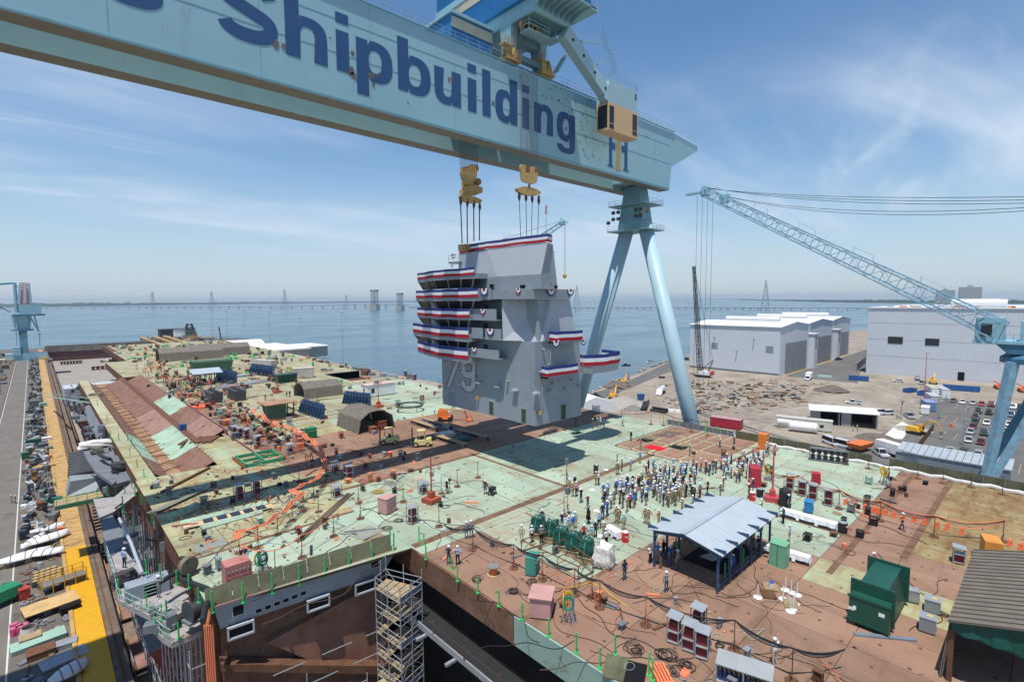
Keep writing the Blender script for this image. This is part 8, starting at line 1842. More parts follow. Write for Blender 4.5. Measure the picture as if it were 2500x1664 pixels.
heap(G0(*cmid(830,490)),7,2.8,SOIL,'dark earth heap below the digging excavator');heap(G0(*cmid(870,720)),10,3.0,SAND,'pale grey sand heap behind the white tent');heap(G0(*cb(1830,1590)),7,2.6,SOIL,'dark earth heap before the white hall road');heap(G0(*cl(350,1240)),5.5,1.6,SOIL,'low dark heap beside the white barrier frame');heap(G0(*cmid(1010,775)),4.5,1.3,mat('rubble_dark',(.2,.19,.18),.95,var=.4,scale=1.5),'heap of broken rubble beside the black pipes');heap(G0(2230,1048),5,1.0,SAND,'flattened pale heap at the edge of the car park')
b=M();b.poly([G0(*cl(x,yv),.03)for x,yv in((600,1050),(690,1000),(800,1060),(770,1130),(690,1240),(500,1230),(450,1180))]);struct(b.b('sheeted_pit',TARP_W))
t=thing('retaining_fence','rusty sheet fence beside the white sheeted pit','fence',(0,0,0));a=G0(*cl(900,1400));c=G0(*cl(1120,1110));d=c-a;n=14
for k in range(n):p0=a+d*(k/n);p1=a+d*((k+.95)/n);M().prism([p0,p1,p1+Vc((0,0,2.2)),p0+Vc((0,0,2.2))],(.08,0,0)).b('sheet',RUSTY,t)
t=thing('mesh_fence','grey panelled fence between the site offices and the car park','fence',(0,0,0));a=G0(*cl(1195,970));c=G0(*cl(1310,660));d=c-a;n=16
for k in range(n):p0=a+d*(k/n);p1=a+d*((k+.95)/n);M().prism([p0,p1,p1+Vc((0,0,2.4)),p0+Vc((0,0,2.4))],(.06,0,0)).b('panel',GREY_L,t)
t=thing('mesh_fence','dark mesh fence along the road between the halls','fence',(0,0,0));a=G0(*cb(2150,1335));c=G0(*cb(2265,1235));d=c-a;n=12
for k in range(n):p0=a+d*(k/n);p1=a+d*((k+.95)/n);M().prism([p0,p1,p1+Vc((0,0,4)),p0+Vc((0,0,4))],(.1,0,0)).b('panel',GREY_D,t)
r_=random.Random(5);dm=[mat('debris_tan',(.34,.28,.20),.9),mat('debris_grey',(.24,.24,.23),.9),RUSTY,mat('debris_pale',(.48,.45,.40),.9),BLACK,mat('debris_orange',(.40,.24,.13),.9)]
deb=[M()for _ in dm]
for k in range(430):
 u_,v_=r_.random(),r_.random();x=1640+(1950-1640)*u_+r_.gauss(0,30);yv=935+75*v_*(1-.35*u_)+r_.gauss(0,6)
 if not(1565<x<2010 and 918<yv<1012):continue
 q=G0(x,yv);i=r_.randrange(len(dm));L=r_.uniform(.5,4);deb[i].box((q.x,q.y,r_.uniform(.05,.5)),(L,r_.uniform(.1,.9),r_.uniform(.08,.6)),r_.uniform(0,3))
for i in range(len(dm)):kind(deb[i].b('site_debris',dm[i]),'stuff')
for i,(x,yv,L,rz,lab)in enumerate(((1170,745,15,.5,'black pipe bundle behind the gantry leg'),(1350,810,6,1.6,'black pipe standing askew beside the gantry leg'),(560,640,14,.9,'dark pipe stack left of the small excavator'))):
 q=G0(*cmid(x,yv));t=thing('pipe_bundle',lab,'pipe bundle',tuple(q),rz)
 for k in range(4):M().lathe([(.4,-L/2),(.4,L/2)],(0,-.9+.8*(k%3),.4+(.7 if k==3 else 0)),10,'X').b('pipe',BLACK,t)
for i,(x,yv,sx,m,lab)in enumerate(((1540,810,12,WHITE,'white steel beam on the ground beside the gantry leg'),(1390,380+0,3,BLACK,'black machine part on the building site'),(1990,160,6,flat('pale_teal_boat',(.35,.55,.48),.6),'pale green pontoon behind the white box truck'))):
 if i==2:q=G0(*cb(1740,1410))
 else:q=G0(*cmid(x,yv))
 o=M().hull2([(-sx/2,-.6,0),(sx/2,-.6,0),(sx/2,.6,0),(-sx/2,.6,0)],[(-sx/2,-.5,.9),(sx/2,-.5,.9),(sx/2,.5,.9),(-sx/2,.5,.9)]).b('ground_item',m,None,tuple(q),-1.2);o.name=('steel_beam','machine_part','pontoon')[i];tag(o,lab,('beam','machine part','pontoon')[i])
for i,(x,yv,h,m,lab)in enumerate(((985,745,19,RED,'thin red lamp post beside the site offices'),(670,960,6,STEEL,'stop sign post beside the site road'),(1165,1030,8,STEEL,'grey post at the corner of the site fence'),(1515,1320,7,STEEL,'grey lamp post in the near part of the car park'),(1570,1120,7,STEEL,'grey lamp post in the middle of the car park'))):
 q=G0(*cl(x,yv));t=thing('lamp_post',lab,'post',tuple(q));M().tube((0,0,0),(0,0,h),.16,6,.09).b('pole',m,t);M().box((0,-.4,h),(.5,1.0,.15)).b('head',m,t);M().lathe([(.3,0),(.3,.15)],n=8).b('foot',GREY_D,t)
 if i==1:M().lathe([(.75,-.05),(.75,.05)],(0,-.2,h-.6),8,'Y').b('sign',flat('sign_red',(.6,.05,.04),.5),t)
for i,(x,yv,lab)in enumerate(((620,965,'worker in a lime vest walking beside the site road'),(12,1135,'left worker in a lime vest by the open sheds'),(70,1125,'right worker in a lime vest by the open sheds'),(845,930,'worker in a lime vest behind the silver pickup'))):person(G0(*cl(x,yv)),'lime','navy',lab,'walk' if i==0 else 'stand',ru(0,6))
for i,(x,yv)in enumerate(((1040,200),(1160,200))):person(G0(*c8(x,yv)),'orange','navy','%s worker in orange at the open backed van'%('left','right')[i],'stand',ru(0,6),'orange')
for i,(x,yv)in enumerate(((2010,555),(2340,600))):
 q=G0(*cl(x,yv));t=thing('boom_lift','%s orange boom lift parked along the tall pale hall'%('left','right')[i],'boom lift',tuple(q),.3);M().bx(-2,-1.2,.6,2,1.2,1.8).b('chassis',ORN,t);M().tube((-1.5,0,2.2),(8,0,2.6),.3,4).b('boom',ORANGE_P,t)
 for x_ in(-1.5,1.5):
  for s in(-1,1):M().lathe([(.6,-.2),(.6,.2)],(x_,s*1.2,.6),10,'Y').b('wheel',BLACK,t)
for i,(px,pt,pb)in enumerate(((519,757,835),(556,758,842),(600,759,850),(661,762,858),(737,775,870),(838,765,885))):
 q=at(px,pb,0);h=vz(px,pt,q);t=thing('light_pole','%s tall thin light pole from the left along the far quay'%ordn(i),'light pole',(q.x,q.y,0));M().tube((0,0,0),(0,0,h),.22,5,.12).b('pole',STEEL,t);M().bx(-1.2,-.3,h,1.2,.3,h+.4).b('lamp_bar',STEEL,t)
def truss(A,B,w0,w1,n,m,par,rr=.12,name='boom_truss',chord=None):
 A=Vc(A);B=Vc(B);d=(B-A);u_=d.normalized();s_=u_.cross(Vc((0,0,1))).normalized();v_=s_.cross(u_)
 b=M();c_=M();prev=None
 for i in range(n+1):
  t_=i/n;w=w0+(w1-w0)*t_;P0=A+d*t_;cur=[P0+s_*(a*w)+v_*(e_*w)for a,e_ in((-1,-1),(1,-1),(1,1),(-1,1))]
  for k in range(4):b.tube(cur[k],cur[(k+1)%4],rr*.7,4)
  if prev:
   for k in range(4):c_.tube(prev[k],cur[k],rr*1.5,4);b.tube(prev[k],cur[(k+1)%4]if i%2 else cur[k],rr*.6,4)if i%2 else b.tube(prev[(k+1)%4],cur[k],rr*.6,4)
  prev=cur
 o=b.b(name,m,par);o2=c_.b('chord',chord or m,par);
 return o,o2
JB=mat('jib_blue_steel',(.22,.40,.50),.55,var=.25,scale=.8,rust=.22,rcol=(.30,.08,.05),rscale=.5);JBL=mat('jib_pale_blue',(.26,.46,.54),.5,var=.08);JBD=mat('jib_dark_blue',(.06,.17,.26),.55,var=.15)
JX=126.0
cj=crop(2280,640,2.7034)
jib=thing('jib_crane','blue lattice boom jib crane with its cab at the right edge of the picture','jib crane',(0,0,0))
tip=atX(1722,470,150);root=atX(2440,805,JX)
truss(root,tip,1.5,1.1,22,JB,jib,.11)
b=M()
for k in range(5):t_=.12+.19*k;q=root.lerp(tip,t_)+Vc((0,0,1.8));b.tube(q,q+Vc((0,0,1.4)),.05,4);q2=root.lerp(tip,t_+.06)+Vc((0,0,1.8));b.tube(q2,q2+Vc((0,0,1.4)),.05,4);b.tube(q+Vc((0,0,1.4)),q2+Vc((0,0,1.4)),.05,4)
b.b('boom_walkway_rail',JBL,jib)
q=tip;b=M();b.box(q,(2.4,2.4,1.6),.6);b.box(q+Vc((0,3.5,0.2)),(1.6,5,.5));b.box(q+(root-tip)*.105+Vc((0,0,.8)),(1.6,2.4,2.2),.6)
for k in range(3):b.lathe([(1.0,-.15),(1.0,.15)],q+Vc((-.8+.7*k,0,.9)),14,'X')
b.b('boom_head',JBL,jib)
b=M();te=atX(2600,478,JX)
for k in range(5):b.path(sag(tip+Vc((0,0,1.2+.2*k))if k<3 else tip+(root-tip)*.105+Vc((0,0,1.5)),te+Vc((0,0,-.5*k)),1.2+.4*k,12),.07,4)
b.b('luffing_rope',WIRE,jib)
b=M()
for k,(px0,pb)in enumerate(((1703,1045),(1712,1045),(1729,1040),(1734,1040))):
 g_=G0(px0,pb,2);b.tube(tip+Vc((.3*k,2.5-1.5*k,-.5)),Vc((tip.x+.3*k,tip.y+2.5-1.5*k,12)),.05,4)
b.b('fall_rope',WIRE,jib)
def J(x,yv,X=JX):return atX(*cj(x,yv),X)
z0=J(300,515).z;z1=J(300,365).z;ya=J(275,430).y;yb=J(465,430).y
b=M();b.bx(JX,yb,z0,JX+3.5,ya,z1);b.b('cab',JBL,jib)
b=M();b.bx(JX-.05,J(385,440).y,J(385,490).z,JX,J(310,440).y,J(300,403).z);b.bx(JX,ya,z0+.4,JX+2.5,ya+.06,z1-1.0);b.b('cab_window',GLASS,jib)
b=M();b.bx(JX-.3,yb-14,z0-.5,JX+9,ya+.3,z0);b.bx(JX+1,yb-9,z0,JX+6,yb-2,z1-.6);b.b('house',JBL,jib)
b=M()
for k in range(7):
 yv=yb-.3-k*1.0;b.tube((JX-.2,yv,z0),(JX-.2,yv,z0+1.3),.06,4)
for h in(.65,1.3):b.tube((JX-.2,yb,z0+h),(JX-.2,yb-8,z0+h),.06,4)
b.b('house_rail',JBL,jib)
zr=J(540,645).z;rc_=J(640,640);b=M();b.lathe([(5.2,-.7),(5.2,.2),(4.2,1.0)],(JX+4,rc_.y-1.0,zr),28);b.b('slew_ring',JBD,jib)
b=M();b.hull2([(JX,rc_.y-4,zr+1),(JX+8,rc_.y-4,zr+1),(JX+8,rc_.y+3,zr+1),(JX,rc_.y+3,zr+1)],[(JX-.1,yb-8,z0-.5),(JX+9,yb-8,z0-.5),(JX+9,yb+1,z0-.5),(JX-.1,yb+1,z0-.5)]);b.b('slew_house',JBD,jib)
def leg(a,c,r0,m,nm='portal_leg'):b=M();b.tube(a,c,r0,4,r0*.85);b.b(nm,m,jib)
f1=J(340,1440);t1=J(520,660)
k=f1.z/(t1.z-f1.z);foot1=f1-(t1-f1)*k if k>0 else f1
leg(t1,foot1,.95,JB);f2=J(380,1440);t2=J(640,1000);k=f2.z/(t2.z-f2.z);leg(t2+(t2-f2)*.3,f2-(t2-f2)*k,.9,JB)
f3=atX(*cj(390,1290),JX+9);t3=atX(*cj(600,960),JX+9);k=f3.z/(t3.z-f3.z);leg(t3+(t3-f3)*.6,f3-(t3-f3)*k,1.0,JBD)
t=thing('jib_crane','teal lattice jib rising behind the hanging tower','jib crane',(0,0,0))
A_=atX(1230,640,135);B_=atX(1372,545,150);truss(A_,B_,1.2,.7,12,TEAL_D,t,.12);b=M();b.box(B_,(2,2,1.2),.5);b.tube(B_+Vc((0,-3,0)),B_+Vc((0,1,2)),.25,5);b.b('jib_head',TEAL_D,t)
b=M()
for dx in(0,.6):q=B_+Vc((dx,-1.2,0));b.tube(q,(q.x,q.y,B_.z-19),.06,4)
b.tube(A_+Vc((0,0,9)),B_+Vc((0,0,1)),.06,4);b.b('rope',WIRE,t);M().lathe([(.2,0),(.8,.6),(.8,1.4),(.3,2)],(B_.x+.3,B_.y-1.2,B_.z-21),10).b('hook_block',GOLD,t)
M().tube(A_,(A_.x,A_.y,0),1.4,10).b('column',TEAL_D,t)
q=at(1065,925,0);t=thing('crane_column','pale blue column with ochre stair frame behind the left of the tower','crane column',(95,121,0));M().bx(-1.5,-1.5,0,1.5,1.5,26).b('column',JBL,t)
for k in range(6):M().tube((1.6,-1.5,15+k*1.8),(3.2,1.5,15+k*1.8),.12,4).b('stair_bar',GOLD,t)
q=G0(1716,920);t=thing('crawler_crane','white crawler crane with tall thin black lattice boom before the white hall','crawler crane',(q.x,q.y,0),0)
o_=Vc((q.x,q.y,0));tp=atX(1694,650,q.x-8)-o_
for s in(-1,1):M().hull2([(s*1.8-.5,-3,0),(s*1.8+.5,-3,0),(s*1.8+.5,3,0),(s*1.8-.5,3,0)],[(s*1.8-.5,-3.3,1.2),(s*1.8+.5,-3.3,1.2),(s*1.8+.5,3.3,1.2),(s*1.8-.5,3.3,1.2)]).b('track',BLACK,t)
M().bx(-1.5,-4.5,1.3,1.5,2,3.2).b('house',WHITE,t);M().bx(-1.6,-5.2,1.4,1.6,-4.4,3.4).b('counterweight',RED,t)
truss((0,1.5,2),tp,1.0,.5,26,BLACK,t,.12,'boom_lattice');b=M()
for s in(-.6,.6):b.tube((s,-3,3.2),(s,-5,9),.15,4);b.tube((s,2,3),(s,-5,9),.1,4);b.tube((s,-5,9),tp,.05,4)
b.b('gantry_frame',BLACK,t)
RPG=mat('rail_pale_green',(.30,.45,.36),.6)
# ================================================================== GAP BETWEEN THE DECK BLOCKS: scaffold, walkways
sc=thing('scaffold_tower','tall tubular scaffold tower standing in the gap beside the grey hull end','scaffold',tuple(at(960,1450,15)))
so=Vc(sc.location)
cs=[at(917,1440,15.2),at(977,1478,15.2),at(1030,1440,15.2),at(943,1418,15.2)]
cs=[Vc((q.x,q.y,0))for q in cs]
mid2=[(cs[i]+cs[(i+1)%4])/2 for i in range(4)]
posts=cs+mid2
for k,q in enumerate(posts):
 b=M();b.tube((q.x,q.y,FLOOR),(q.x,q.y,16.4+.7*((k*5)%4)/2),.045,6);o=b.b('standard',STEEL,sc);o.location=-so
ring_=[0,4,1,5,2,6,3,7]
for lv in range(14):
 z=FLOOR+1+lv*1.95
 b=M()
 for i in range(8):
  a=posts[ring_[i]];c=posts[ring_[(i+1)%8]]
  for h in(0,.5,1.0):b.tube((a.x,a.y,z+h),(c.x,c.y,z+h),.035,5)
  if(i+lv)%3==0:b.tube((a.x,a.y,z-.9),(c.x,c.y,z+1.0),.03,5)
 b.tube((posts[4].x,posts[4].y,z),(posts[6].x,posts[6].y,z),.035,5);o=b.b('ledger',STEEL,sc);o.location=-so
 for k in range(5):
  t0=k/5+.01;t1=(k+.9)/5
  A0=cs[0].lerp(cs[1],t0);A1=cs[0].lerp(cs[1],t1);B0=cs[3].lerp(cs[2],t0);B1=cs[3].lerp(cs[2],t1)
  if(lv+k)%4==0 and lv<13:continue
  b=M();b.prism([(A0.x,A0.y,z+.04),(A1.x,A1.y,z+.04),(B1.x,B1.y,z+.04),(B0.x,B0.y,z+.04)],(0,0,.05));o=b.b('plank',WOOD,sc);o.location=-so
 if lv%2:b=M();a=cs[1];c=cs[2];b.prism([(a.x,a.y,z+.05),(c.x,c.y,z+.05),(c.x,c.y,z+.5),(a.x,a.y,z+.5)],(.03,0,0));o=b.b('toe_panel',mat('toe_blue_grey',(.15,.18,.24),.6),sc);o.location=-so
sc2=thing('scaffold_tower','lower tubular scaffold bay at the foot of the tall tower','scaffold',tuple(at(930,1640,4)))
so2=Vc(sc2.location)
b=M();q0=at(870,1655,9);
for i in range(3):
 for j in range(2):
  x=cs[0].x-3.2+i*1.5;yv=cs[0].y-3.0+j*1.6;b.tube((x,yv,FLOOR),(x,yv,9.4),.045,5)
  for z in range(-8,10,2):b.tube((x,yv,z),(x+(1.5 if i<2 else 0),yv,z),.035,5);b.tube((x,cs[0].y-3.0,z),(x,cs[0].y-1.4,z),.035,5)
o=b.b('tube',STEEL,sc2);o.location=-so2
b=M()
for z in(0,4,8):b.bx(cs[0].x-3.2,cs[0].y-3,z+.05,cs[0].x-.2,cs[0].y-1.4,z+.12)
o=b.b('plank',WOOD,sc2);o.location=-so2
t=thing('hanging_walkway','dark hanging walkway with grey kickboard under the right deck block','walkway',(22.6,-4,12.3))
M().bx(0,0,0,1.9,44,.12).b('floor',mat('walkway_black',(.03,.03,.03),.9),t);M().bx(-.12,0,-.1,0,44,.42).b('kickboard',STEEL,t)
for k in range(11):M().tube((-.06,1+k*4.1,.1),(-.06,1+k*4.1,1.5),.06,5).b('post',RUSTY,t);M().bx(-1.0,2+k*4.1,-.35,.3,2.25+k*4.1,-.15).b('bracket',STEEL,t)
M().tube((-.06,0,1.2),(-.06,44,1.2),.025,4).b('rope',WIRE,t)
r_=random.Random(8);dm2=[RUSTY,GREY_D,WOOD,mat('dim_green',(.12,.2,.14),.8),STEEL]
db=[M()for _ in dm2]
for k in range(240):
 x=r_.uniform(10,24);yv=r_.uniform(8,41);i=r_.randrange(5)
 if r_.random()<.6:db[i].box((x,yv,FLOOR+r_.uniform(.2,3)),(r_.uniform(.2,2.5),r_.uniform(.2,2),r_.uniform(.2,2.5)),r_.uniform(0,3))
 else:db[i].tube((x,yv,FLOOR),(x+r_.uniform(-2,2),yv+r_.uniform(-2,2),FLOOR+r_.uniform(2,12)),.08,5)
for i in range(5):kind(db[i].b('dock_clutter',dm2[i]),'stuff')
for i,(x,yv,z,s,rz,m,lab)in enumerate(((20.5,27,-4,(7,5,.3),.4,mat('staging_brown',(.25,.15,.10),.9,var=.3),'brown staging platform low in the gap'),(16.5,31,-3,(4,5,3.4),.2,mat('pale_drape_block',(.34,.38,.42),.8,var=.15),'pale sheeted block standing deep in the gap'),(12,33,-5,(3,3,4),.1,DKGREEN,'dark green machine deep below the hull end'),(22,20,-2,(2.5,10,.3),.1,mat('staging_brown',(.25,.15,.10),.9),'second brown staging platform under the right block'))):
 t=thing('staging_block',lab,'staging',(x,yv,z),rz);M().box((0,0,0),s).b('body',m,t)
 for sx in(-.45,.45):
  for sy in(-.45,.45):M().tube((s[0]*sx,s[1]*sy,0),(s[0]*sx,s[1]*sy,FLOOR-z),.12,5).b('leg',RUSTY,t)
cable('bundle of orange hoses dropping over the corner of the grey hull end',[P(*c5(160,850)),P(*c5(60,880)),at(505,1530,15),at(508,1660,9)],.12,ORANGE,.05,'orange_hose',6,'hose')
b=M()
for k in range(5):q=at(499+k*5,1525,15.4);b.tube(q,(q.x,q.y,FLOOR),.06,5)
tag(b.b('orange_hose',ORANGE),'flat band of orange hoses hanging straight down the hull corner','hose')
# ================================================================== SIDE PLATFORMS ALONG THE LEFT OF THE HULL
PLAT=mat('platform_grey',(.33,.31,.295),.75,var=.18,scale=1.2,rust=.2);PLATD=mat('platform_dark_grey',(.15,.165,.18),.7,var=.2)
ZP=15.3;cs_=crop(250,1180,4.126)
def platf(pts,z,m,label,edge=.45):
 t=thing('side_platform',label,'platform',(0,0,z));Q=[at(*p,z)for p in pts];M().prism([(q.x,q.y,-edge)for q in Q],(0,0,edge)).b('deck',m,t)
 return t,Q
tA,Q=platf([cs_(x,yv)for x,yv in((155,1165),(120,960),(60,760),(200,640),(420,900),(470,930),(860,1060),(880,1240),(640,1395),(480,1330))],ZP,PLAT,'pale grey slotted side platform at the near left corner of the hull')
b=M()
for k in range(70):
 q=at(*cs_(ru(200,800),ru(1150,1300)),ZP);b.bx(q.x,q.y,.001,q.x+.14,q.y+.05,.008)
kind(b.b('slot',DARK,tA),'stuff')
tB,Q=platf([cs_(x,yv)for x,yv in((470,1420),(640,1395),(860,1270),(1010,1330),(1000,1480),(700,1600),(620,1560))],ZP-1.0,PLAT,'lower side platform with green posts below the hull corner')
tC,Q=platf([cs_(x,yv)for x,yv in((60,760),(20,640),(-20,300),(60,250),(170,420),(220,640))],ZP,PLATD,'dark grey side platform along the hull left of the long slot')
tD,Q=platf([c12(x,yv)for x,yv in((500,1440),(700,1420),(860,1290),(970,1300),(880,1420),(700,1560),(560,1620))],ZP+.3,PLAT,'pale grey side platform beside the trough end')
tE,Q=platf([c12(x,yv)for x,yv in((380,930),(560,900),(760,980),(960,1230),(700,1300),(520,1180),(440,1060))],ZP+.2,PLATD,'dark railed side platform beside the first trough')
tF,Q=platf([c12(x,yv)for x,yv in((420,560),(560,470),(700,800),(760,980),(560,900),(450,700))],ZP+.4,PLATD,'far side platform crowded with gear beside the first trough')
for(tt,pts,z)in((tC,[(20,640),(60,760),(120,960),(155,1165)],ZP),(tA,[(155,1165),(480,1330),(640,1395)],ZP),(tB,[(470,1420),(620,1560),(700,1600)],ZP-1)):
 b=M();W_=[at(*cs_(*p),z)-Vc((0,0,z))for p in pts]
 for A_,C_ in zip(W_[:-1],W_[1:]):
  for h in(.5,1.0):b.tube(A_+Vc((0,0,h)),C_+Vc((0,0,h)),.03,4)
  for k in range(4):q=A_.lerp(C_,k/4);b.tube(q,q+Vc((0,0,1.05)),.035,4)
 b.b('rail',RPG,tt)
for i,(x,yv)in enumerate(((165,1110),(265,1190),(450,1260),(490,1400),(540,1500),(600,1370),(650,1330),(660,1470),(770,1560),(300,70),(55,115),(230,130),(215,310))):
 q=at(*cs_(x,yv),ZP if i not in(3,4,7,8)else ZP-1);gpost(q,1.3,'%s green post on the grey side platforms at the left'%ordn(i),'green posts on the side platforms')
t=thing('recess_box','grey steel box with a green railed opening on the near side platform','steel box',tuple(at(*cs_(450,1130),ZP)),.0);M().bx(-1.4,-.3,0,1.6,1.1,1.25).b('body',GREY,t);M().bx(-.2,-.34,.05,.9,-.3,1.1).b('opening',DARK,t)
for z in(.25,.55,.85,1.1):M().bx(-.25,-.4,z,.6,-.36,z+.06).b('rail',RPG,t)
t=thing('winch_drum','dark round winch drum at the near side platform edge','winch',tuple(at(*cs_(930,1370),ZP)),.3);M().lathe([(.85,-.5),(.85,-.4),(.5,-.38),(.5,.38),(.85,.4),(.85,.5)],(0,0,.85),18,'X').b('drum',mat('winch_dark',(.05,.055,.06),.4),t);M().bx(-.7,-.6,0,.7,.6,.2).b('base',GREY_D,t)
t=thing('covered_fan','dark covered round bundle on the side platform','bundle',tuple(at(*cs_(225,1010),ZP)));me=lump(1.7,1.3,1.1,12);me.materials.append(mat('dark_sheet',(.06,.06,.062),.8));o=bpy.data.objects.new('cover',me);COL.objects.link(o);o.parent=t;M().bx(-.7,-.5,0,.7,.5,.1).b('base',RUSTY,t)
for i,(c,x,yv,s,m,lab)in enumerate(((c12,540,1000,(1.6,1.2,1.0),mat('tank_brown_grey',(.17,.15,.12),.8),'brown grey tank on the dark side platform'),(c12,770,1160,(2.2,2.0,1.2),mat('dark_sheet',(.06,.06,.062),.8),'dark sheeted heap on the side platform'),(c12,600,800,(1.5,1.5,1.4),GREY_D,'grey open box beside the black ducts'),(c12,520,500,(3,2.4,1.8),mat('tank_brown_grey',(.17,.15,.12),.8),'brown covered tank at the far side platform'),(c12,700,770,(2.0,1.4,1.2),mat('dark_sheet',(.06,.06,.062),.8),'dark round cover beside the trough'))):
 q=at(*c(x,yv),ZP+.3);me=lump(*s,30+i);me.materials.append(m);o=bpy.data.objects.new('covered_gear',me);COL.objects.link(o);o.location=q;tag(o,lab,'covered gear')
me=lump(4.2,2.2,1.0,70);me.materials.append(TARP_W);o=bpy.data.objects.new('white_cover',me);COL.objects.link(o);o.location=at(*c12(520,940),ZP+.4);tag(o,'white sheet thrown over gear on the far side platform','cover')
b=M();b.path([at(*cs_(x,yv),ZP+1.5)for x,yv in((170,350),(290,600),(400,900))],.14,7);tag(b.b('side_pipe',GREY_L),'long grey pipe along the near left deck edge','pipe')
b=M();b.path([at(*c12(x,yv),ZP+1.2)for x,yv in((680,750),(610,770),(600,850),(620,860))],.3,7);tag(b.b('flexible_duct',BLACK),'black flexible duct curling over the side platform','duct')
b=M();b.path([at(*c12(x,yv),ZP+1.4)for x,yv in((540,1000),(600,1040),(660,1060))],.25,7);tag(b.b('flexible_duct',BLACK),'short black duct on the dark side platform','duct')
for i in range(9):
 q=at(*crop(0,900,5.6)(1090,1150+i*35),9.5);b=M();b.lathe([(.5,-1.6),(.62,0),(.5,1.6)],(0,0,0),10,'X');o=b.b('rubber_fender',mat('fender_dark',(.06,.065,.075),.7),None,tuple(q),.15);tag(o,'%s dark rubber fender from the far end between quay and hull'%ordn(i),'fender','fenders beside the hull')
t=thing('gangway','green gangway bridging from the quay to the ship with a grey hull block on it','gangway',(1.2,103,9.5),0);M().bx(-.5,-1.4,-.6,9.5,-1.1,0).b('girder',mat('gangway_green',(.05,.17,.09),.6),t);M().bx(-.5,1.9,-.6,9.5,2.2,0).b('girder',mat('gangway_green',(.05,.17,.09),.6),t);M().bx(-.5,-1.1,-.1,9.5,1.9,0).b('deck',WOOD,t)
for k in range(9):M().tube((-.3+k*1.2,-1.2,0),(-.3+k*1.2,-1.2,1.1),.04,4).b('post',GREENP,t)
for h in(.55,1.1):M().tube((-.3,-1.2,h),(9.3,-1.2,h),.03,4).b('rail',GREENP,t)
t=thing('hull_section','grey wedge shaped hull block resting beside the gangway','hull section',(2.2,105.5,9.6),0);M().hull2([(0,0,0),(6,0,0),(6,4,0),(0,4,0)],[(.6,.4,2.2),(5.2,1.8,1.6),(5.2,4,1.6),(.6,4,2.2)]).b('shell',GREY,t)
for k in range(10):M().prism([(3.6+k*.24,0.0,0.05),(3.7+k*.24,0,.05),(4.9+k*.03,.9,1.6),(4.8+k*.03,.9,1.6)],(0,.05,0)).b('rib',GREY_D,t)
for i,(x0,y0,x1,y1)in enumerate(((640,380,1230,470),)):
 a=at(*crop(0,900,5.6)(x0,y0),6);c=at(*crop(0,900,5.6)(x1,y1),ZP+1);t=thing('boarding_stair','long pale green boarding stair from the quay up to the ship','stair',(0,0,0));b=M()
 for s in(0,1.3):b.path([a+Vc((0,s,0)),c+Vc((0,s,0))],.12,4);b.path([a+Vc((0,s,1.1)),c+Vc((0,s,1.1))],.05,4)
 b.b('stringer',RPG,t)
 for k in range(20):q=a.lerp(c,k/19);M().bx(q.x-.2,q.y,q.z,q.x+.2,q.y+1.3,q.z+.05).b('tread',STEEL,t)
MB0=M();MB0.bx(6,197,8,27,262,10);struct(MB0.b('lower_bow_deck',mat('bow_deck_grey',(.30,.28,.25),.85,var=.2)))
for i,(x,w_)in enumerate(((150,7.0),(190,7.0))):
 q=at(x,936,10.0);t=thing('pale_container','%s pale corrugated container beyond the trough ends'%('left','right')[i],'container',(5.4+i*7.6,200,10));M().bx(0,0,0,7.4,9,4.6).b('body',mat('pale_corrugated',(.46,.48,.52),.6),t)
 for k in range(22):M().bx(.1+k*.33,-.08,.1,.26+k*.33,0,4.5).b('rib',mat('pale_corrugated',(.46,.48,.52),.6),t)
 M().bx(-.02,-.1,2.2,7.42,-.0,2.35).b('band',mat('band_tan',(.35,.3,.25),.7),t)
t=thing('teal_container','teal container with a white roof right of the pale containers','container',(21.5,206,10));M().bx(0,0,0,10,4,3).b('body',mat('container_teal',(.05,.17,.18),.6),t);M().bx(-.1,-.1,3,10.1,4.1,3.2).b('roof',WHITE,t)
for i,(x,yv,s,m,lab)in enumerate(((175,888,(14,6,2.2),mat('rust_frame',(.14,.06,.04),.9),'left rusty frame on the dock floor'),(285,885,(10,8,3),mat('rust_frame',(.14,.06,.04),.9),'right rusty frame on the dock floor'),(230,868,(16,4,2),mat('rust_frame',(.14,.06,.04),.9),'far rusty frame on the dock floor'),(265,900,(20,5,2.4),mat('rust_frame',(.14,.06,.04),.9),'long rusty frame near the teal container'))):
 q=at(x,yv,FLOOR);t=thing('rusty_module',lab,'steel frame',tuple(q));
 for k in range(7):M().bx(-s[0]/2+k*s[0]/7,-s[1]/2,0,-s[0]/2+k*s[0]/7+s[0]/12,s[1]/2,s[2]).b('rib',m,t)
 M().bx(-s[0]/2,-s[1]/2,s[2]*.8,s[0]/2,s[1]/2,s[2]).b('top',m,t)
for i,(x,yv)in enumerate(((249,884),(275,885),(262,883))):
 q=at(x,yv,FLOOR);t=thing('dock_vehicle','%s small vehicle on the pale dock floor'%ordn(i),'vehicle',tuple(q),.3*i);M().hull2([(-1,-2.4,.4),(1,-2.4,.4),(1,2.4,.4),(-1,2.4,.4)],[(-1,-2.3,1.1),(1,-2.3,1.1),(1,2.2,1.0),(-1,2.2,1.0)]).b('body',GREY_D,t);M().hull2([(-.9,-1.5,1.0),(.9,-1.5,1.0),(.9,1.2,1.0),(-.9,1.2,1.0)],[(-.7,-1.1,1.8),(.7,-1.1,1.8),(.7,.6,1.8),(-.7,.6,1.8)]).b('cabin',(BLACK,BLACK,WHITE)[i],t)
 for sx in(-.95,.95):
  for sy in(-1.5,1.5):M().lathe([(.4,-.12),(.4,.12)],(sx,sy,.4),8,'X').b('wheel',BLACK,t)
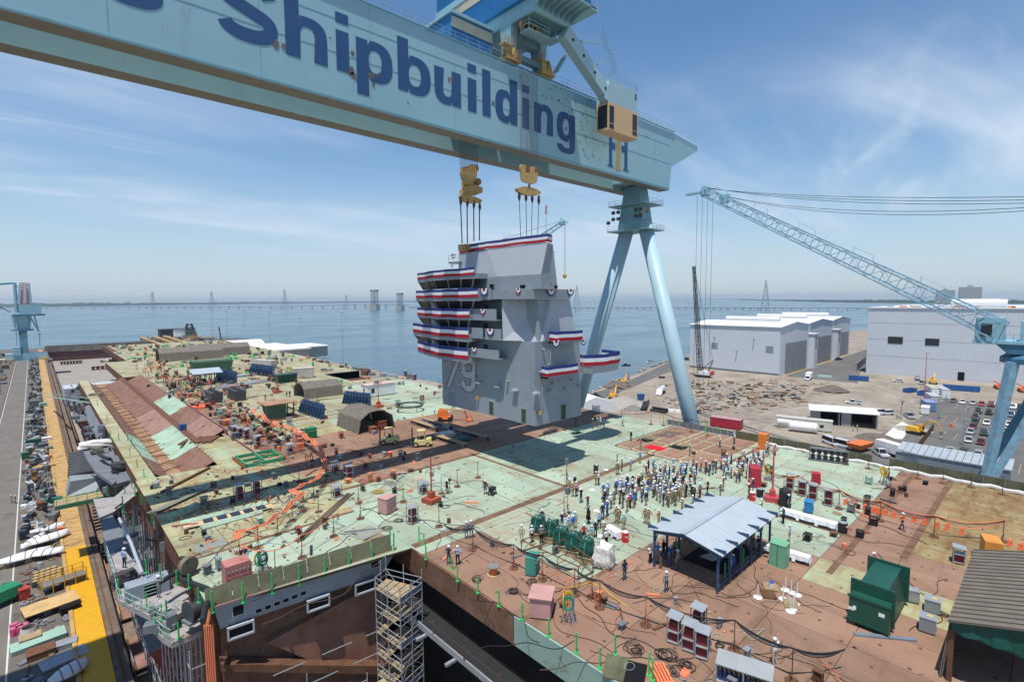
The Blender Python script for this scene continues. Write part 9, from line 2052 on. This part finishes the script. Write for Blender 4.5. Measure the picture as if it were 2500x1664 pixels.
  # ================================================================== LEFT QUAY
cq=crop(0,1150,4.7515);cq2=crop(0,900,5.6)
BLADE=flat('blade_white',(.72,.73,.74),.45)
def blade(p,L,w_,rz,label,z=1.1):
 t=thing('propeller_blade',label,'propeller blade',(p.x,p.y,0),rz);b=M();n=12;vs=[]
 for i in range(n+1):
  u_=i/n;wd=w_*(sin(PI*min(1,u_*.86+.06))**.75)*(.9 if u_<.9 else .7);
  for s in(-1,-.3,.3,1):vs.append((-L/2+L*u_,s*wd/2+.25*sin(u_*2.2),z+.35*(1-s*s)+.25*s*u_))
 fs=[(4*i+j,4*i+j+1,4*i+5+j,4*i+4+j)for i in range(n)for j in range(3)]
 o=len(vs);vs2=[(x,yv,zz-.16)for x,yv,zz in vs];b.add(vs+vs2,fs+[tuple(v+o for v in f[::-1])for f in fs]+[(4*i,4*i+4,o+4*i+4,o+4*i)for i in range(n)]+[(4*i+3,o+4*i+3,o+4*i+7,4*i+7)for i in range(n)]+[(3,2,1,0,o,o+1,o+2,o+3),(4*n,4*n+1,4*n+2,4*n+3,o+4*n+3,o+4*n+2,o+4*n+1,o+4*n)]);b.b('blade',BLADE,t,smooth=True)
 b=M()
 for u_ in(.3,.55,.75):x=-L/2+L*u_;b.path([(x+.2*s,s*w_*.45+.2,z+.42*(1-s*s)+.27*s*u_+.04)for s in(-1,-.5,0,.5,1)],.04,4)
 b.b('strap',BLACK,t)
 for x in(-L*.3,L*.3):M().lathe([(.7,0),(.6,.1),(.18,.3),(.18,z)],(x,0,0),8).b('stand',TAN_ST if x<0 else RUSTY,t)
blade(G0(*cq(540,850)),6.4,2.6,.35,'upper right white propeller blade with dark straps on the quay');blade(G0(*cq(400,880)),5.6,1.8,1.0,'upper left narrow white propeller blade on the quay');blade(G0(*cq(270,1060)),6.6,2.8,.1,'lower left broad white propeller blade on the quay');blade(G0(*cq(500,1020)),5.2,2.0,-.35,'lower right white propeller blade on the quay');blade(G0(*crop(100,1450,5.89)(420,1240)),3.6,2.2,.4,'white blade at the bottom edge of the quay');blade(G0(*cq(560,730)),4.6,1.4,.1,'small grey white blade behind the others')
k=0
for r__ in range(5):
 for c__ in range(5):
  if(r__,c__)in((0,0),(4,4)):continue
  q=G0(*cq(410+r__*14+c__*68-r__*10,1330-c__*22-r__*34+40));t=thing('barrel','%s dark barrel with a timber lid in the cluster, row %s from the front'%(ordn(c__),('one','two','three','four','five')[r__]),'barrel',tuple(q),0,'barrels with timber lids');M().lathe([(.42,0),(.45,.4),(.42,.85)],n=12).b('body',mat('barrel_dark',(.06,.065,.075),.7),t);M().lathe([(.36,.85),(.36,.88)],n=12).b('lid',mat('barrel_lid',(.40,.28,.14),.8),t)
t=thing('railed_platform','yellow railed access platform beside the bright yellow strip','platform',G0(*cq(740,1340)),.12)
for x in(-2.4,-1.2,0,1.2,2.4):
 for yv in(-1,1):M().tube((x,yv,0),(x,yv,2.4),.06,4).b('post',YELLOW,t)
for h in(1.3,1.85,2.4):
 for yv in(-1,1):M().tube((-2.4,yv,h),(2.4,yv,h),.05,4).b('rail',YELLOW,t)
M().bx(-2.4,-1,1.2,2.4,1,1.28).b('grating',GREY_D,t)
t=thing('boom_lift','green boom lift cut off at the left edge of the quay','boom lift',G0(-10,1480),.5);M().hull2([(-2.6,-1.3,.8),(2.6,-1.3,.8),(2.6,1.3,.8),(-2.6,1.3,.8)],[(-2.4,-1.1,2.1),(2.4,-1.1,2.1),(2.4,1.1,2.1),(-2.4,1.1,2.1)]).b('turret',mat('lift_green',(.02,.22,.10),.4),t);M().tube((0,.8,2.4),(2.5,6,5),.35,4).b('boom',mat('lift_green',(.02,.22,.10),.4),t);M().tube((.3,.9,2.8),(2.6,6,5.4),.16,4).b('ram',GREY_L,t)
for x in(-2,2):
 for yv in(-1.2,1.2):M().lathe([(.6,-.25),(.6,.25)],(x,yv,.6),12,'Y').b('wheel',BLACK,t)
QL=[
(cq,285,1480,(1.3,1.2,1.9),RED,'red steel cabinet beside the barrels'),(cq,255,1420,(1.2,1.2,1.4),mat('dull_red',(.28,.04,.05),.6),'dull red cabinet behind the red cabinet'),(cq,520,380,(2.6,1.6,1.1),mat('bin_teal',(.02,.12,.10),.6),'left dark teal bin on the quay'),(cq,645,355,(2.6,1.6,1.1),mat('bin_teal',(.02,.12,.10),.6),'right dark teal bin on the quay'),(cq,350,420,(3.2,1.6,.9),WHITE,'white crate beside the white pipe rings'),(cq,300,555,(1.4,1.2,.9),GREY_L,'small pale box near the road line'),(cq,480,690,(2.0,1.4,1.0),mat('grey_green_box',(.25,.26,.22),.7),'grey green box beside the brown sheet'),(cq,430,640,(5.4,3.2,.35),mat('brown_sheet',(.22,.13,.09),.8),'brown steel tray with raised edge on the quay'),(cq,700,720,(.8,.8,1.3),ORN,'orange plastic barrier beside the walkway'),
(cq2,350,1235,(1.8,1.8,2.2),mat('tank_green',(.02,.14,.07),.5),'green tank with a steel dome on the quay'),(cq2,430,1330,(2.6,1.6,.9),mat('rung_red',(.25,.06,.05),.7),'dark red slatted box beside the road line'),(cq2,600,1350,(5,3,.8),TAN_ST,'ochre tray frame on the quay'),(cq2,690,1240,(.8,.8,1.4),ORN,'orange plastic barrier near the gangway'),(cq2,460,1030,(4,2.2,1.8),mat('tent_green_dark',(.02,.09,.07),.6),'dark green sheeted box below the gangway'),(cq2,440,990,(4,2,.8),WHITE,'white sheeted bundle beside the gangway'),(cq2,640,980,(2.6,2,1.2),WHITE,'small white sheeted crate at the gangway foot'),(cq2,640,1110,(3,2,1.0),mat('sheet_blue_green',(.10,.2,.2),.7),'blue green sheeted box under the gangway'),(cq2,390,760,(1.6,1.6,2.2),mat('mint_box',(.30,.45,.37),.6),'mint green upright box beside the dark machine rows'),(cq2,480,520,(4,3,3),mat('machine_grey',(.12,.13,.13),.7),'dark grey machine further along the quay'),(cq2,590,520,(2.5,2.5,2),mat('mint_box',(.30,.45,.37),.6),'second mint green box by the walkway'),
(crop(0,1080,2.684),200,1300,(2.4,2.0,.9),WOOD,'brown crate beside the pink drums at the bottom left'),(crop(0,1080,2.684),255,1310,(6,2.6,.6),mat('mint_box',(.30,.45,.37),.6),'mint green tray stack at the bottom left'),(crop(0,1080,2.684),270,1390,(3,2.2,.9),RUSTY,'rusty open crate with dark sheet at the bottom left'),(crop(0,1080,2.684),420,1420,(5,2.8,.35),STEEL,'stack of grey gratings at the bottom left'),(crop(0,1080,2.684),430,1330,(2.6,1.6,.6),STEEL,'tangle box of pipe fittings at the bottom left')]
for c,x,yv,s,m,lab in QL:
 q=G0(*c(x,yv));t=thing('stored_box',lab,'stored box',tuple(q),ru(-.15,.2));s=tuple(v*.8 for v in s);M().bx(-s[0]/2,-s[1]/2,.1,s[0]/2,s[1]/2,s[2]).b('body',m,t);M().bx(-s[0]/2-.04,-s[1]/2-.04,s[2],s[0]/2+.04,s[1]/2+.04,s[2]+.06).b('lid',m,t);M().bx(-s[0]/2,-s[1]/2,0,s[0]/2,-s[1]/2+.12,.1).b('skid',RUSTY,t);M().bx(-s[0]/2,s[1]/2-.12,0,s[0]/2,s[1]/2,.1).b('skid',RUSTY,t)
t=thing('timber_roof','ochre plywood roof with an open square hatch on the quay','roof panel',tuple(G0(*crop(0,1080,2.684)(330,1100))),.15);M().bx(-2.6,-1.6,.9,2.8,1.7,1.0).b('sheet',mat('ochre_ply',(.55,.37,.17),.8,var=.2),t);M().bx(.6,-2.8,.0,2.6,-1.6,.9).b('opening',DARK,t)
for x in(-2.5,2.6):M().bx(x,-1.5,0,x+.12,1.6,.9).b('side',RUSTY,t)
for i in range(5):
 q=G0(*crop(0,1080,2.684)(95+35*(i%3),1230+20*(i//3)+10*(i%2)));t=thing('pink_drum','%s pink drum in the small cluster at the bottom left'%ordn(i),'drum',tuple(q),0,'pink drums');M().lathe([(.4,0),(.42,.45),(.4,.9)],n=12).b('body',flat('drum_pink',(.50,.06,.16),.5),t);M().lathe([(.37,.9),(.37,.93)],n=12).b('lid',flat('drum_pink_lid',(.55,.12,.22),.5),t)
t=thing('pipe_reducer','pale cone shaped pipe piece beside the pink drums','pipe piece',tuple(G0(*crop(0,1080,2.684)(195,1270))));M().lathe([(1.0,0),(.75,1.3),(.7,1.3),(.95,0)],n=18).b('cone',mat('cone_pale',(.48,.46,.42),.6),t);M().lathe([(1.05,0),(1.05,.08)],n=18).b('flange',RUSTY,t)
for i in range(3):
 q=G0(*cq(345+i*22,460-i*12));b=M();b.path([(.75*cos(a),.12*i,.8+.75*sin(a))for a in[j*PI/10 for j in range(20)]],.09,5,True);tag(b.b('pipe_ring',WHITE,None,tuple(q),.3),'%s white pipe ring leaning beside the white crate'%ordn(i),'ring','white pipe rings')
for i,(c,x,yv,sh_,tr_,lab)in enumerate(((cq,140,365,'blue','grey','left of two people walking on the quay road'),(cq,180,375,'navy','grey','right of two people walking on the quay road'),(cq,530,195,'navy','navy','dark clad person standing by the ochre walkway'),(cq,605,200,'navy','black','left worker by the ochre walkway in dark clothes'),(cq,640,195,'lime','grey','right worker by the ochre walkway in a lime vest'))):person(G0(*c(x,yv)),sh_,tr_,lab,'stand',ru(0,6))
for i,(x,yv)in enumerate(((360,110),(410,105),(450,110))):
 q=G0(*cq(x,yv));t=thing('bicycle','%s bicycle from the left in the group parked beside the road'%ordn(i),'bicycle',tuple(q),.5+.2*i,'parked bicycles')
 for s in(-.5,.5):M().path([(s+.33*cos(a),0,.35+.33*sin(a))for a in[j*PI/8 for j in range(16)]],.025,4,True).b('wheel',BLACK,t)
 M().path([(-.5,0,.35),(-.15,0,.85),(.35,0,.8),(.5,0,.35)],.03,4).b('frame',YELLOW,t);M().path([(-.15,0,.85),(0,0,.35),(.35,0,.8)],.03,4).b('frame',YELLOW,t);M().bx(-.3,-.07,.92,-.05,.07,.98).b('saddle',BLACK,t);M().tube((.38,-.25,1.0),(.38,.25,1.0),.02,4).b('handlebar',BLACK,t)
r_=random.Random(17);qm=[mat('gear_navy',(.035,.045,.065),.6),GREY_D,STEEL,mat('gear_white',(.45,.45,.44),.7),RUSTY,mat('gear_tan',(.2,.15,.1),.8),mat('gear_green',(.05,.08,.06),.7)];qb=[M()for _ in qm]
for k in range(520):
 yv=r_.uniform(118,545)if r_.random()<.7 else r_.uniform(118,260);x=r_.uniform(-3.6,.8);i=r_.choice((0,0,0,1,1,2,3,3,4,5,6));s=(r_.uniform(.2,1.2),r_.uniform(.3,2.4),r_.uniform(.2,1.6))
 if k%3:qb[i].box((x,yv,s[2]/2),s,r_.uniform(-.4,.4))
 elif k%2:qb[i].tube((x,yv,.3),(x+r_.uniform(-1,1),yv+r_.uniform(-4,4),r_.uniform(.2,1.6)),r_.uniform(.08,.3),6)
 else:qb[i].lathe([(s[0]*.5,0),(s[0]*.5,s[2])],(x,yv,0),8)
for k in range(160):
 yv=r_.uniform(60,118);x=r_.uniform(-3.6,.9);i=r_.choice((1,2,4,5));qb[i].box((x,yv,.1),(r_.uniform(.2,.8),r_.uniform(.2,1.2),.2),r_.uniform(0,3))
for k in range(260):
 yv=r_.uniform(90,560);x=r_.uniform(-30,-12.5);i=r_.choice((1,4,5,6,2));s=(r_.uniform(.4,3),r_.uniform(.4,4),r_.uniform(.3,2.4));qb[i].box((x,yv,s[2]/2),s,r_.uniform(-.4,.4))
for i in range(len(qm)):kind(qb[i].b('stored_gear',qm[i]),'stuff')
stp=mat('ochre_tread',(.46,.29,.11),.7,var=.2)
t=thing('walkway_kerb','pale timber kerb along the left side of the dockside walkway','kerb',(1.3,60,0))
for k in range(46):M().bx(-.22,k*9.6,0,.2,k*9.6+9.5,.42).b('beam',stp,t)
t=thing('hull_staging','rusty staging with pipe rails down between the quay and the hull','staging',(5.9,44,0))
for k in range(16):
 z=-1.5-.6*(k%3);M().bx(0,k*4.2,z,2.3,k*4.2+4.0,z+.15).b('plank_deck',mat('staging_pink',(.26,.15,.12),.9,var=.3),t)
 for x in(.1,2.2):M().tube((x,k*4.2,FLOOR),(x,k*4.2,z+1.2),.06,5).b('post',STEEL,t)
 for h in(.6,1.1):M().tube((.1,k*4.2,z+h),(.1,k*4.2+4.1,z+h),.04,4).b('rail',TAN_ST if k%2 else STEEL,t)
for i,(yv,z,m)in enumerate(((58,7,mat('hull_red_panel',(.22,.06,.05),.7)),(74,9,mat('hull_red_panel',(.22,.06,.05),.7)),(120,10,mat('hull_dark_red',(.14,.03,.035),.7)),(165,11,mat('hull_dark_red',(.14,.03,.035),.7)))):
 t=thing('hull_sponson','%s red painted hull bulge from the near end below the side platforms'%ordn(i),'hull bulge',(7.0,yv,z-6));M().hull2([(1.6,0,0),(2.4,0,0),(2.4,14,0),(1.6,14,0)],[(-.8,0,5.5),(2.4,0,5.5),(2.4,14,5.5),(-.8,14,5.5)]).b('shell',m,t);M().bx(-.85,0,5.5,2.4,14,5.65).b('top',GREY_D,t)
LYc=491.0;cL=crop(0,680,7.84)
def LC(x,yv):return atY(*cL(x,yv),LYc)
pc=thing('portal_crane','pale blue portal jib crane straddling the far quay road at the left','portal crane',(0,0,0))
def lbox(nm,x0,y0,x1,y1,dep,m,off=0):a=LC(x0,y0);c=LC(x1,y1);M().bx(a.x,LYc+off,c.z,c.x,LYc+off+dep,a.z).b(nm,m,pc)
lbox('portal_beam',95,1450,905,1610,8,JBL);lbox('machine_box',235,1315,405,1470,5,JBL,-.5)
a=LC(470,1450);c=LC(455,985);M().tube(a+Vc((0,4,0)),Vc((a.x,LYc+4,c.z)),(LC(560,1400).x-LC(395,1400).x)/2,20).b('column',JBL,pc,smooth=True)
c2_=LC(455,700);M().tube((a.x,LYc+4,c.z),(a.x,LYc+4,c2_.z),4.0,14,5.2).b('slew_column',JBL,pc);M().lathe([(6,-.4),(6,.4)],(a.x,LYc+4,c.z),20).b('slew_ring',JBD,pc)
lbox('house',350,500,800,690,12,JBL,-2);lbox('counterweight',715,465,800,690,10,JBL,-3);lbox('platform',240,685,870,705,14,JBD,-3)
A_=LC(470,490);B_=LC(465,85);truss(A_+Vc((0,2,0)),B_+Vc((0,2,0)),3.4,2.2,9,mat('lattice_red',(.32,.10,.12),.6),pc,.35,'mast_lattice',JBL)
for x0,x1 in((405,420),(540,525)):p0=LC(x0,490);p1=LC(x1,200);M().tube(p0,p1,.7,5).b('mast_leg',mat('mast_pale',(.6,.68,.72),.5),pc)
p0=LC(320,650);p1=LC(275,80);M().tube(p0,p1,1.0,5).b('back_mast',JB,pc);p2=LC(-160,110);M().tube(p1,p2,.9,5).b('top_jib',JBL,pc);M().tube(p1,LC(400,230),.3,4).b('tie',JBL,pc);M().tube(LC(200,640),LC(-120,490),.35,4).b('boom_rope',WIRE,pc)
for x0,x1 in((340,310),(560,740),(650,745)):M().tube(LC(x0,700),LC(x1,1010),.5,5).b('brace',JBL,pc)
for x in(310,760):M().bx(LC(x-25,1060).x,LYc,LC(x,1060).z,LC(x+25,1060).x,LYc+3,LC(x,1040).z).b('side_platform',JBL,pc);M().tube(LC(x,1060),LC(x,1290),.3,4).b('ladder',JBL,pc)
for x in(150,850):
 p0=LC(x,1600);M().hull2([(p0.x-1.6,LYc+2,0),(p0.x+1.6,LYc+2,0),(p0.x+1.6,LYc+5,0),(p0.x-1.6,LYc+5,0)],[(p0.x-4.5,LYc,p0.z+2),(p0.x+4.5,LYc,p0.z+2),(p0.x+4.5,LYc+8,p0.z+2),(p0.x-4.5,LYc+8,p0.z+2)]).b('portal_leg',mat('leg_pale_sky',(.45,.58,.64),.5),pc);M().bx(p0.x-2.5,LYc-3,0,p0.x+2.5,LYc+9,1.6).b('bogie',GOLD,pc)
t=thing('quay_building','low white roofed building on the far quay right of the bow','building',tuple(at(585,868,0)),-PI/2+.05)
M().bx(0,0,0,60,26,7).b('wall',mat('quay_wall_tan',(.42,.38,.33),.8),t);M().bx(-1,-1,7,61,27,7.8).b('roof',ROOFW,t);M().bx(10,-.1,1,40,0,4).b('window',GLASS,t);M().bx(20,26,0,50,44,7).b('wing',mat('quay_wall_tan',(.42,.38,.33),.8),t);M().bx(19,26.1,7,51,45,7.7).b('wing_roof',ROOFW,t)
q=at(540,856,0);t=thing('arched_tent','white arched tent on the far quay','tent',tuple(q),-PI/2);b=M();b.prism([(16*cos(a),0,8*sin(a))for a in[k*PI/12 for k in range(13)]],(0,30,0));b.b('canvas',flat('tent_white',(.72,.73,.75),.7),t);M().bx(-4,-.1,0,4,0,4).b('opening',GREY_D,t)
q=at(545,858,0);t=thing('mobile_crane','small white mobile crane with a dark raised boom on the far quay','mobile crane',tuple(q));M().bx(-2,-4,0,2,4,3).b('carrier',WHITE,t);tp=atX(534,798,q.x)-q;M().tube((0,0,3),tp*.45,.7,5).b('boom_base',WHITE,t);M().tube(tp*.45,tp,.5,5).b('boom_tip',BLACK,t)
q=at(464,822,0);t=thing('dark_tower','black tapering steel tower at the end of the pier','tower',tuple(q));h=vz(464,790,q)
for sx in(-1,1):
 for sy in(-1,1):M().tube((sx*6,sy*6,0),(sx*2,sy*2,h),.8,4).b('leg',BLACK,t)
for k in range(5):z=h*(k+.5)/5;w_=6-4*z/h;M().bx(-w_,-w_,z,w_,w_,z+.8).b('stage',BLACK,t)
for i,(px,py,s,m,lab)in enumerate(((422,822,(26,14,9),BLACK,'black machine house at the pier end'),(450,822,(20,12,9),WHITE,'white box house beside the black pier tower'))):
 q=at(px,py,0);t=thing('pier_house',lab,'house',tuple(q));M().bx(-s[0]/2,-s[1]/2,0,s[0]/2,s[1]/2,s[2]).b('wall',m,t);M().bx(-s[0]/2-.5,-s[1]/2-.5,s[2],s[0]/2+.5,s[1]/2+.5,s[2]+.8).b('roof',GREY_D,t)
for i,(xa,ya,xb,yb)in enumerate(((345,826,415,850),(375,823,455,850),(400,822,495,852))):
 a=at(xa,ya,2);c=at(xb,yb,2);d=c-a;t=thing('ochre_gantry_beam','%s long ochre crane rail beam on the far pier'%ordn(i),'crane rail',(a.x,a.y,2),math.atan2(d.y,d.x));M().bx(0,-1.2,0,d.length,1.2,1.6).b('beam',TAN_ST,t)
 for k in range(8):M().bx(d.length*k/8,-.8,-2,d.length*k/8+1,.8,0).b('pier',GREY_D,t)
pq=[at(x,yv,.012)for x,yv in((500,835),(470,822),(600,825),(680,848),(620,852),(560,842))]
struct(M().poly(pq).b('dark_storage_ground',mat('dark_ground',(.11,.11,.115),.9,var=.35,scale=.05)))
r_=random.Random(31);fb=[M()for _ in range(5)];fm=[GREY_D,RUSTY,TAN_ST,STEEL,GREENP]
for k in range(420):
 x=r_.uniform(88,140);yv=r_.uniform(150,690);i=r_.choice((0,0,1,2,3));s=(r_.uniform(.5,4),r_.uniform(.5,6),r_.uniform(.4,2.6));fb[i].box((x,yv,s[2]/2),s,r_.uniform(0,3))
for k in range(300):
 x=r_.uniform(27,80);yv=r_.uniform(135,335);i=r_.choice((0,1,1,2,3,4));s=(r_.uniform(.2,1.4),r_.uniform(.2,1.8),r_.uniform(.2,1.2))
 if 64<x and yv<160:continue
 fb[i].box((x,yv,DZ+s[2]/2),s,r_.uniform(0,3))
for i in range(5):kind(fb[i].b('far_gear',fm[i]),'stuff')
r_=random.Random(33)
nb=[M()for _ in range(6)];nm_=[GREY_D,RUSTY,ORANGE,STEEL,BLACK,WOOD]
for k in range(330):
 x=r_.uniform(18,60)if r_.random()<.5 else r_.uniform(24,34);yv=r_.uniform(62,134);i=r_.randrange(6);s=(r_.uniform(.1,.9),r_.uniform(.08,.5),r_.uniform(.05,.5))
 if 10<x<24 and yv>80:continue
 if x>31 and 60<yv<86 and r_.random()<.85:continue
 nb[i].box((x,yv,DZ+s[2]/2),s,r_.uniform(0,3))
for k in range(160):
 x=r_.uniform(9,24);yv=r_.uniform(44,80);i=r_.randrange(6);s=(r_.uniform(.1,.6),r_.uniform(.06,.3),r_.uniform(.03,.2));nb[i].box((x,yv,DZ+s[2]/2),s,r_.uniform(0,3))
for k in range(120):
 x=r_.uniform(25,83);yv=r_.uniform(1,58);i=r_.randrange(6);s=(r_.uniform(.06,.4),r_.uniform(.05,.25),r_.uniform(.02,.1));nb[i].box((x,yv,DZ+s[2]/2),s,r_.uniform(0,3))
for i in range(6):kind(nb[i].b('deck_offcuts',nm_[i]),'stuff')
r_=random.Random(77);cb_=[M()for _ in range(7)];cm_=[RUSTY,GREY_D,STEEL,BLACK,ORANGE,mat('dull_red_gear',(.30,.06,.05),.7),RPG]
def clut(x,yv,sc):
 i=r_.choice((0,0,0,1,1,2,3,3,4,5,6));b=cb_[i];k=r_.random();z=DZ;a=r_.uniform(0,3.14)
 if k<.3:
  w_,d_,h=r_.uniform(.3,.9)*sc,r_.uniform(.3,.8)*sc,r_.uniform(.5,1.5)*sc
  for sx in(-1,1):
   for sy in(-1,1):b.tube((x+sx*w_/2,yv+sy*d_/2,z),(x+sx*w_/2,yv+sy*d_/2,z+h),.04,4)
  b.box((x,yv,z+h),(w_+.1,d_+.1,.06));b.box((x,yv,z+h*.45),(w_*.8,d_*.8,h*.5))
 elif k<.5:b.box((x,yv,z+.06),(r_.uniform(1,4)*sc,r_.uniform(.08,.25),.12),a)
 elif k<.72:
  p=[Vc((x+r_.uniform(-1.6,1.6)*sc*j*.5,yv+r_.uniform(-1.6,1.6)*sc*j*.5,z+.05+r_.uniform(0,.3)))for j in range(6)];b.path([Vc(q)for q in smooth3(p)],.03*sc,4)
 elif k<.85:b.lathe([(.25*sc,0),(.25*sc,.6*sc)],(x,yv,z),8)
 else:b.path([(x+.5*sc*cos(t)*1.3,yv+.5*sc*sin(t),z+.05)for t in[j*.52 for j in range(12)]],.04*sc,4,True)
def smooth3(P_):
 o=[]
 for a,c in zip(P_[:-1],P_[1:]):
  for j in range(3):o.append(a.lerp(c,j/3))
 return o
for k in range(260):clut(r_.gauss(27.5,2.2),r_.uniform(78,190),1.1)
for k in range(170):clut(r_.uniform(25,62),r_.uniform(96,190),1.1)
for k in range(110):clut(r_.uniform(28,78),r_.uniform(190,330),1.6)
for k in range(60):clut(r_.uniform(9.5,23),r_.uniform(46,79),.8)
for k in range(70):clut(r_.gauss(33,4),r_.gauss(60,7),.8)
for k in range(45):clut(r_.uniform(26,36),r_.uniform(8,38),.6)
for k in range(60):clut(r_.uniform(52,83),r_.choice((r_.gauss(13,1.5),r_.gauss(30,2))),.8)
for k in range(40):clut(r_.uniform(64,77),r_.uniform(86,136),1)
for i in range(7):kind(cb_[i].b('deck_gear',cm_[i]),'stuff')
b=M();b2=M()
for k in range(90):
 x=r_.uniform(5.2,9.4);yv=r_.uniform(44,200);z=r_.uniform(14.2,15.6)
 if k%3:b.box((x,yv,z+.4),(r_.uniform(.2,1),r_.uniform(.2,1.6),r_.uniform(.2,1.1)),r_.uniform(0,3))
 else:b2.path([(x,yv,z),(x+r_.uniform(-.6,.6),yv+1,z+r_.uniform(0,1.4)),(x+r_.uniform(-.5,.5),yv+3,z)],.1,5)
kind(b.b('side_gear',GREY_D),'stuff');kind(b2.b('side_hose',BLACK),'stuff')
b=M()
for k in range(22):
 x=8.0;yv=44+k*1.9;b.tube((7.2,yv,FLOOR),(7.2,yv,13.5),.06,4);b.tube((8.3,yv,FLOOR),(8.3,yv,13.5),.06,4)
 for z in range(-8,14,2):b.tube((7.2,yv,z),(7.2,yv+1.9,z),.045,4);b.tube((7.2,yv,z),(8.3,yv,z),.045,4)
for k in range(9):
 x=9.5+k*1.25;
 for z in range(-9,12,2):b.tube((x,40.6-.1*k,z),(x+1.25,40.5-.1*k,z),.045,4)if(k+z)%3 else None
 if k<5:b.tube((x,40.6-.1*k,FLOOR),(x,40.6-.1*k,6+k),.05,4)
kind(b.b('hull_staging_tubes',STEEL),'stuff')
b=M();b2=M()
for k in range(70):
 x=24.6+r_.uniform(0,9);yv=132+r_.uniform(0,110);h=r_.uniform(1,2.2);b.tube((x,yv,DZ),(x,yv,DZ+h),.06,4);b2.path(sag((x,yv,DZ+h),(x+r_.uniform(-2,2),yv+r_.uniform(2,6),DZ+r_.uniform(1,2.2)),.6,5),.06,4)
kind(b.b('far_stand',RUSTY),'stuff');kind(b2.b('far_hose',ORANGE),'stuff')
# ================================================================== AIR
hb=M();hb.bx(-13900,-2400,-14,13900,13900,112)
hz_o=hb.b('haze',None);hm=bpy.data.materials.new('summer_haze');hm.use_nodes=True;ht_=hm.node_tree;ht_.nodes.remove(ht_.nodes['Principled BSDF'])
pv=ht_.nodes.new('ShaderNodeVolumePrincipled');pv.inputs['Color'].default_value=(.72,.87,1.0,1);pv.inputs['Density'].default_value=.00008;pv.inputs['Anisotropy'].default_value=.2
ht_.links.new(pv.outputs[0],ht_.nodes['Material Output'].inputs['Volume']);hz_o.data.materials.clear();hz_o.data.materials.append(hm);kind(hz_o,'stuff')
